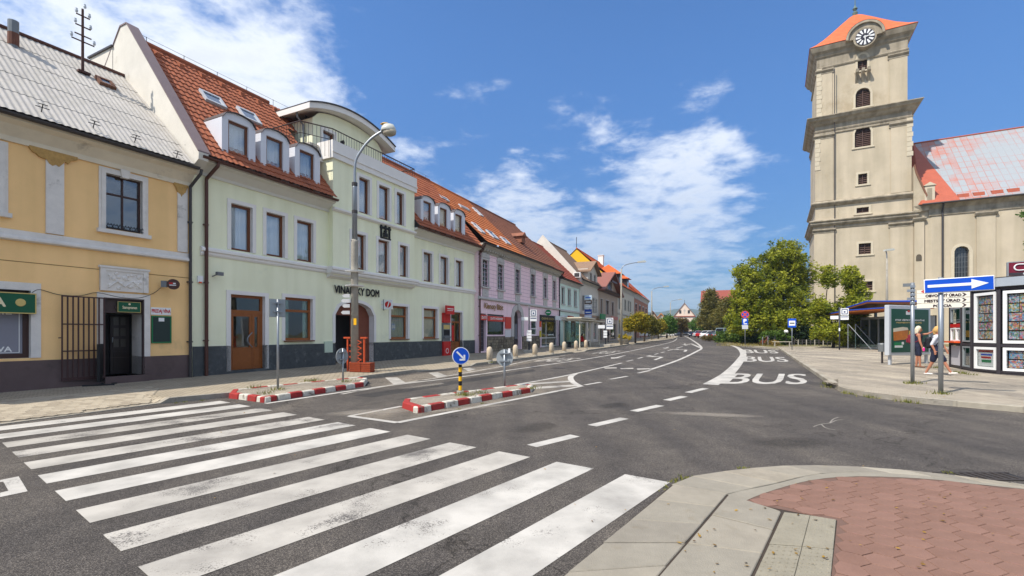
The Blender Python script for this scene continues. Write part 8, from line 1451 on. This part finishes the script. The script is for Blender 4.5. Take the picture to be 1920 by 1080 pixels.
for i in range(n_ + 1): MB().box(L_ * i / n_ - .04, L_ * i / n_ + .04, -.04, .04, 0, .6).build('post', CONC if i % 2 else DGREY, t)
for z in (.3, .52): MB().box(0, L_, -.025, .025, z, z + .06).build('rail', DGREY, t)
p = at(1466, 45.5, .12); t = thing('park_bench', 'pale bench at the bus bay corner beneath the big tree', 'bench', p, R(-20)); 
for i in range(4): MB().box(-.8, .8, -.2 + i * .11, -.11 + i * .11, .44, .48).build('seat_slat', CREAMP, t)
for x in (-.65, .6): MB().box(x, x + .06, -.18, .2, 0, .44).build('leg', CONC, t)
p = at(1474, 49, .12); t = thing('globe_lamp', 'small white globe lamp on a dark post beneath the big tree', 'lamp', p); MB().tube([(0, 0, 0), (0, 0, 1.2)], .04, 8).build('post', DGREY, t); MB().lathe([(0, -.22), (.16, -.16), (.22, 0), (.16, .16), (0, .22)], (0, 0, 1.4), 14).build('globe', SWHITE, t, smooth=True)

# ------------------------------------------------ people
def capsule(mb, a, b, ra, rb, m):
    a, b = Vector(a), Vector(b); d = (b - a).normalized() if (b - a).length > 1e-6 else Vector((0, 0, 1)); mb.tube([a - d * ra * .95, a - d * ra * .6, a, b, b + d * rb * .6, b + d * rb * .95], [ra * .3, ra * .8, ra, rb, rb * .8, rb * .3], 10, m)
def hand(caps, w, d, s, m):
    """palm and five fingers at wrist w pointing along d; s = side of the thumb"""
    d = Vector(d).normalized(); side = d.cross(Vector((0, 1, 0))); side = side.normalized() if side.length > .1 else Vector((1, 0, 0)); w = Vector(w); pe = w + d * .085; caps.append((w, pe, .026, .03, m))
    for i, l_ in enumerate((.06, .072, .068, .052)): o = pe + side * (-.027 + i * .018); k_ = o + d * l_ * .55; caps.append((o, k_, .0095, .009, m)); caps.append((k_, k_ + (d * .8 + Vector((0, -.5, -.2))).normalized() * l_ * .5, .009, .008, m))
    o = w + d * .03 + side * s * .03; caps.append((o, o + (d * .6 + side * s * .8).normalized() * .055, .011, .009, m))
def person(label, p, rz, caps, mats, hair=None, hm=None, vox=.012, eyes=None):
    t = thing('person', label, 'person', p, rz); mb = MB()
    for a, b, ra, rb, m in caps: capsule(mb, a, b, ra, rb, m)
    me = bpy.data.meshes.new('tmp'); me.from_pydata(mb.v, [], mb.f); o = bpy.data.objects.new('tmp', me); COL.objects.link(o); md = o.modifiers.new('r', 'REMESH'); md.mode = 'VOXEL'; md.voxel_size = vox; sm = o.modifiers.new('s', 'SMOOTH'); sm.factor = .5; sm.iterations = 3
    dg = bpy.context.evaluated_depsgraph_get(); bm_ = bpy.data.meshes.new_from_object(o.evaluated_get(dg)); bpy.data.objects.remove(o); bm_.name = 'body'
    for m in mats: bm_.materials.append(m)
    n = len(bm_.polygons); C = np.empty(n * 3); bm_.polygons.foreach_get('center', C); C = C.reshape(-1, 3); best = np.full(n, 9.); idx = np.zeros(n, dtype=np.int32)
    for a, b, ra, rb, m in caps:
        a, b = np.array(a), np.array(b); d = b - a; k = np.clip(((C - a) @ d) / max(1e-9, d @ d), 0, 1); q = np.linalg.norm(C - a - k[:, None] * d, axis=1) - (ra + (rb - ra) * k); u = q < best; best[u] = q[u]; idx[u] = m
    bm_.polygons.foreach_set('material_index', idx); bm_.polygons.foreach_set('use_smooth', [True] * n); link('body', bm_, t)
    if hair: mb = MB(); [capsule(mb, a, b, ra, rb, 0) for a, b, ra, rb in hair]; mb.build('hair', hm, t, smooth=True)
    for e in eyes or (): MB().lathe([(0, -.008), (.008, 0), (0, .008)], e, 6).build('eye', BLK, t)
    return t
NAVY = M('navy_cloth', (34, 38, 58), .9, .1, 12); STRP = M('white_grey_top', (206, 206, 212), .9, .12, 30); SHOE = M('white_shoe', (220, 214, 206), .7, .05); REDC = M('red_sportswear', (206, 34, 36), .8, .08); DKC = M('dark_clothes', (36, 34, 40), .9, .1); HWH = M('white_blonde_hair', (216, 204, 178), .7, .12, 30); HBL = M('golden_blonde_hair', (204, 160, 96), .7, .12, 30); HDK = M('dark_hair', (36, 28, 26), .6, .1)
# woman with maroon backpack, seen from the side, pointing to the right
c = [((0, 0, 1.5), (0.0, 0, 1.40), .052, .058, 0), ((.0, 0, 1.32), (-.02, 0, 1.08), .15, .14, 1), ((-.0, -.1, 1.36), (0, .1, 1.36), .085, .085, 0), ((-.02, 0, 1.08), (-.02, 0, .92), .15, .165, 1), ((.02, 0, 1.63), (.03, 0, 1.55), .092, .082, 0), ((.12, 0, 1.57), (.125, 0, 1.58), .018, .015, 0)]
for s_, dx in ((-1, .05), (1, -.06)): c += [((-.02, s_ * .085, .9), (dx * .6, s_ * .085, .55), .1, .085, 1), ((dx * .6, s_ * .085, .5), (dx * .7, s_ * .08, .42), .06, .055, 0), ((dx * .7, s_ * .08, .42), (dx * 1.1, s_ * .08, .09), .056, .036, 0), ((dx * 1.1 - .03, s_ * .08, .045), (dx * 1.1 + .15, s_ * .085, .03), .035, .028, 2)]
c += [((.02, -.16, 1.36), (.05, -.2, 1.1), .055, .045, 0), ((.05, -.2, 1.1), (.12, -.21, .87), .042, .03, 0), ((.02, .15, 1.38), (.3, .17, 1.42), .05, .042, 0), ((.3, .17, 1.42), (.53, .15, 1.55), .04, .028, 0)]
hand(c, (.12, -.21, .86), (.2, 0, -1), 1, 0); hand(c, (.53, .15, 1.55), (1, 0, .35), -1, 0); p = G(1722, 689, .12)
W1 = person('white-haired woman in a sleeveless navy outfit with one arm stretched out to the right', p, face_cam(p), c, [SKIN, NAVY, M('brown_sandal', (120, 84, 62), .7, .1)], [((.0, 0, 1.66), (-.02, 0, 1.6), .105, .11), ((-.05, 0, 1.6), (-.07, 0, 1.45), .085, .06), ((-.02, -.06, 1.58), (-.04, -.06, 1.46), .05, .04)], HWH, eyes=[(.105, -.035, 1.6), (.105, .035, 1.6)])
def backpack(label, W, x, z, mat, sx=1.0):
    w = Matrix.Rotation(W.rotation_euler.z, 3, 'Z') @ Vector((x, 0, z)); t = thing('backpack', label, 'backpack', W.location + w, W.rotation_euler.z); mb = MB(); mb.box(-.11 * sx, .09, -.15, .15, -.2, .2); mb.build('bag', mat, t, bevel=.06, smooth=False); mb = MB(); mb.box(-.16 * sx, -.1 * sx, -.11, .11, -.16, .04); mb.build('front_pocket', mat, t, bevel=.025)
    for s_ in (-1, 1): MB().tube([(.08, s_ * .1, -.14), (.2, s_ * .15, -.1), (.3, s_ * .15, .06), (.24, s_ * .13, .2), (.06, s_ * .1, .2)], .018, 6).build('strap', mat, t)
backpack('maroon backpack worn by the white-haired woman', W1, -.24, 1.2, M('maroon_fabric', (118, 28, 46), .8, .12)); w = Matrix.Rotation(W1.rotation_euler.z, 3, 'Z') @ Vector((.17, -.23, .74)); t = thing('pink_bottle', 'small bright pink item in the white-haired woman\'s hand', 'bottle', W1.location + w); mb = MB(); mb.lathe([(.035, 0), (.04, .1), (.025, .13), (.02, .15)], (0, 0, -.04), 10); mb.build('body', M('bright_pink', (230, 40, 140), .5, .05), t); MB().lathe([(.022, .11), (.022, .13), (0, .13)], (0, 0, 0), 8).build('cap', SWHITE, t)
# blonde woman walking to the right, black backpack on her back turned to us
c = [((.02, 0, 1.47), (.0, 0, 1.36), .05, .056, 0), ((0, 0, 1.28), (-.02, .0, 1.02), .15, .14, 1), ((0, -.13, 1.33), (0, .13, 1.33), .075, .075, 1), ((-.02, 0, 1.0), (-.02, 0, .85), .15, .17, 2), ((.03, 0, 1.58), (.04, .0, 1.51), .09, .08, 0), ((.125, .0, 1.53), (.13, 0, 1.54), .018, .015, 0)]
for s_, kx, ky, ax in ((-1, -.1, .46, -.28), (1, .17, .5, .34)):
    kz_ = .48; ak = (ax, s_ * .08, .13 if s_ > 0 else .09); kn = (kx, s_ * .085, kz_); c += [((-.02, s_ * .085, .84), (kx * .9, s_ * .085, .54), .115, .095, 2), (kn, ak, .056, .036, 0), (kn, kn, .058, .058, 0), ((ak[0] - .03, ak[1], ak[2] - .05), (ak[0] + .16, ak[1], ak[2] - (.05 if s_ < 0 else .03)), .036, .03, 3)]
c += [((0, -.19, 1.31), (-.1, -.23, 1.08), .055, .046, 1), ((-.1, -.23, 1.08), (-.02, -.23, .88), .042, .03, 0), ((0, .19, 1.31), (.1, .23, 1.08), .055, .046, 1), ((.1, .23, 1.08), (.2, .2, .9), .042, .03, 0)]
hand(c, (-.02, -.23, .87), (.2, 0, -1), 1, 0); hand(c, (.2, .2, .89), (.4, 0, -1), 1, 0); p = G(1757, 703.5, .12)
W2_ = person('blonde woman in a pale top and dark skirt striding past the one-way sign post', p, face_cam(p) + R(-12), c, [SKIN, STRP, NAVY, SHOE], [((.01, 0, 1.63), (-.01, 0, 1.57), .1, .105), ((-.05, 0, 1.57), (-.06, 0, 1.46), .075, .05)], HBL, eyes=[(.115, -.035, 1.56), (.115, .035, 1.56)])
backpack('black backpack worn by the striding blonde woman', W2_, -.2, 1.14, M('black_fabric', (26, 26, 32), .6, .15, 9))
# person sitting in the left shelter
P0, dv, L_, Dp, _ = SHELT; rzs = math.atan2(dv.y, dv.x); c = [((0, .0, .98), (.02, 0, .9), .05, .055, 0), ((0, 0, .85), (-.05, 0, .55), .15, .15, 1), ((0, -.15, .86), (0, .15, .86), .07, .07, 1), ((.07, 0, 1.1), (.08, 0, 1.03), .092, .08, 0)]
for s_ in (-1, 1): c += [((-.02, s_ * .1, .53), (.4, s_ * .12, .52), .09, .07, 1), ((.4, s_ * .12, .5), (.44, s_ * .12, .1), .056, .036, 0), ((.42, s_ * .12, .05), (.58, s_ * .13, .035), .036, .03, 2), ((0, s_ * .19, .85), (.08, s_ * .22, .64), .05, .042, 1), ((.08, s_ * .22, .64), (.3, s_ * .1, .66), .04, .028, 0)]
hand(c, (.3, -.1, .66), (1, 0, 0), 1, 0); hand(c, (.3, .1, .66), (1, 0, 0), 1, 0); q = P0.xy + Vector((dv.x, dv.y)) * (L_ * .62) + Vector((-dv.y, dv.x)) * (Dp - .4)
person('person in a red sports shirt and shorts sitting in the left shelter', (q.x, q.y, gz(q.y) + .12), rzs - R(35), c, [SKIN, REDC, SHOE], [((.05, 0, 1.14), (.04, 0, 1.1), .1, .1)], HDK, vox=.018)
c = [((0, 0, 1.5), (0, 0, 1.4), .05, .055, 0), ((0, 0, 1.3), (0, 0, 1.0), .16, .15, 1), ((0, -.15, 1.36), (0, .15, 1.36), .07, .07, 1), ((0, 0, 1.0), (0, 0, .88), .15, .15, 1), ((.02, 0, 1.63), (.03, 0, 1.56), .09, .08, 0)]
for s_ in (-1, 1): c += [((0, s_ * .09, .86), (.02, s_ * .1, .48), .095, .07, 1), ((.02, s_ * .1, .48), (0, s_ * .1, .1), .065, .045, 1), ((-.02, s_ * .1, .04), (.15, s_ * .11, .03), .036, .03, 1), ((0, s_ * .2, 1.34), (.05, s_ * .24, 1.08), .055, .045, 1), ((.05, s_ * .24, 1.08), (.28, s_ * .2, 1.0), .042, .03, 1)]
hand(c, (.28, -.2, 1.0), (1, 0, 0), 1, 0); hand(c, (.28, .2, 1.0), (1, 0, 0), 1, 0); p = G(1140, 641.5, .12)
person('dark-clothed person standing in the doorway shade beyond the shelter', p, face_cam(p), c, [SKIN, DKC], [((.0, 0, 1.66), (-.01, 0, 1.6), .1, .1)], HDK, vox=.018)
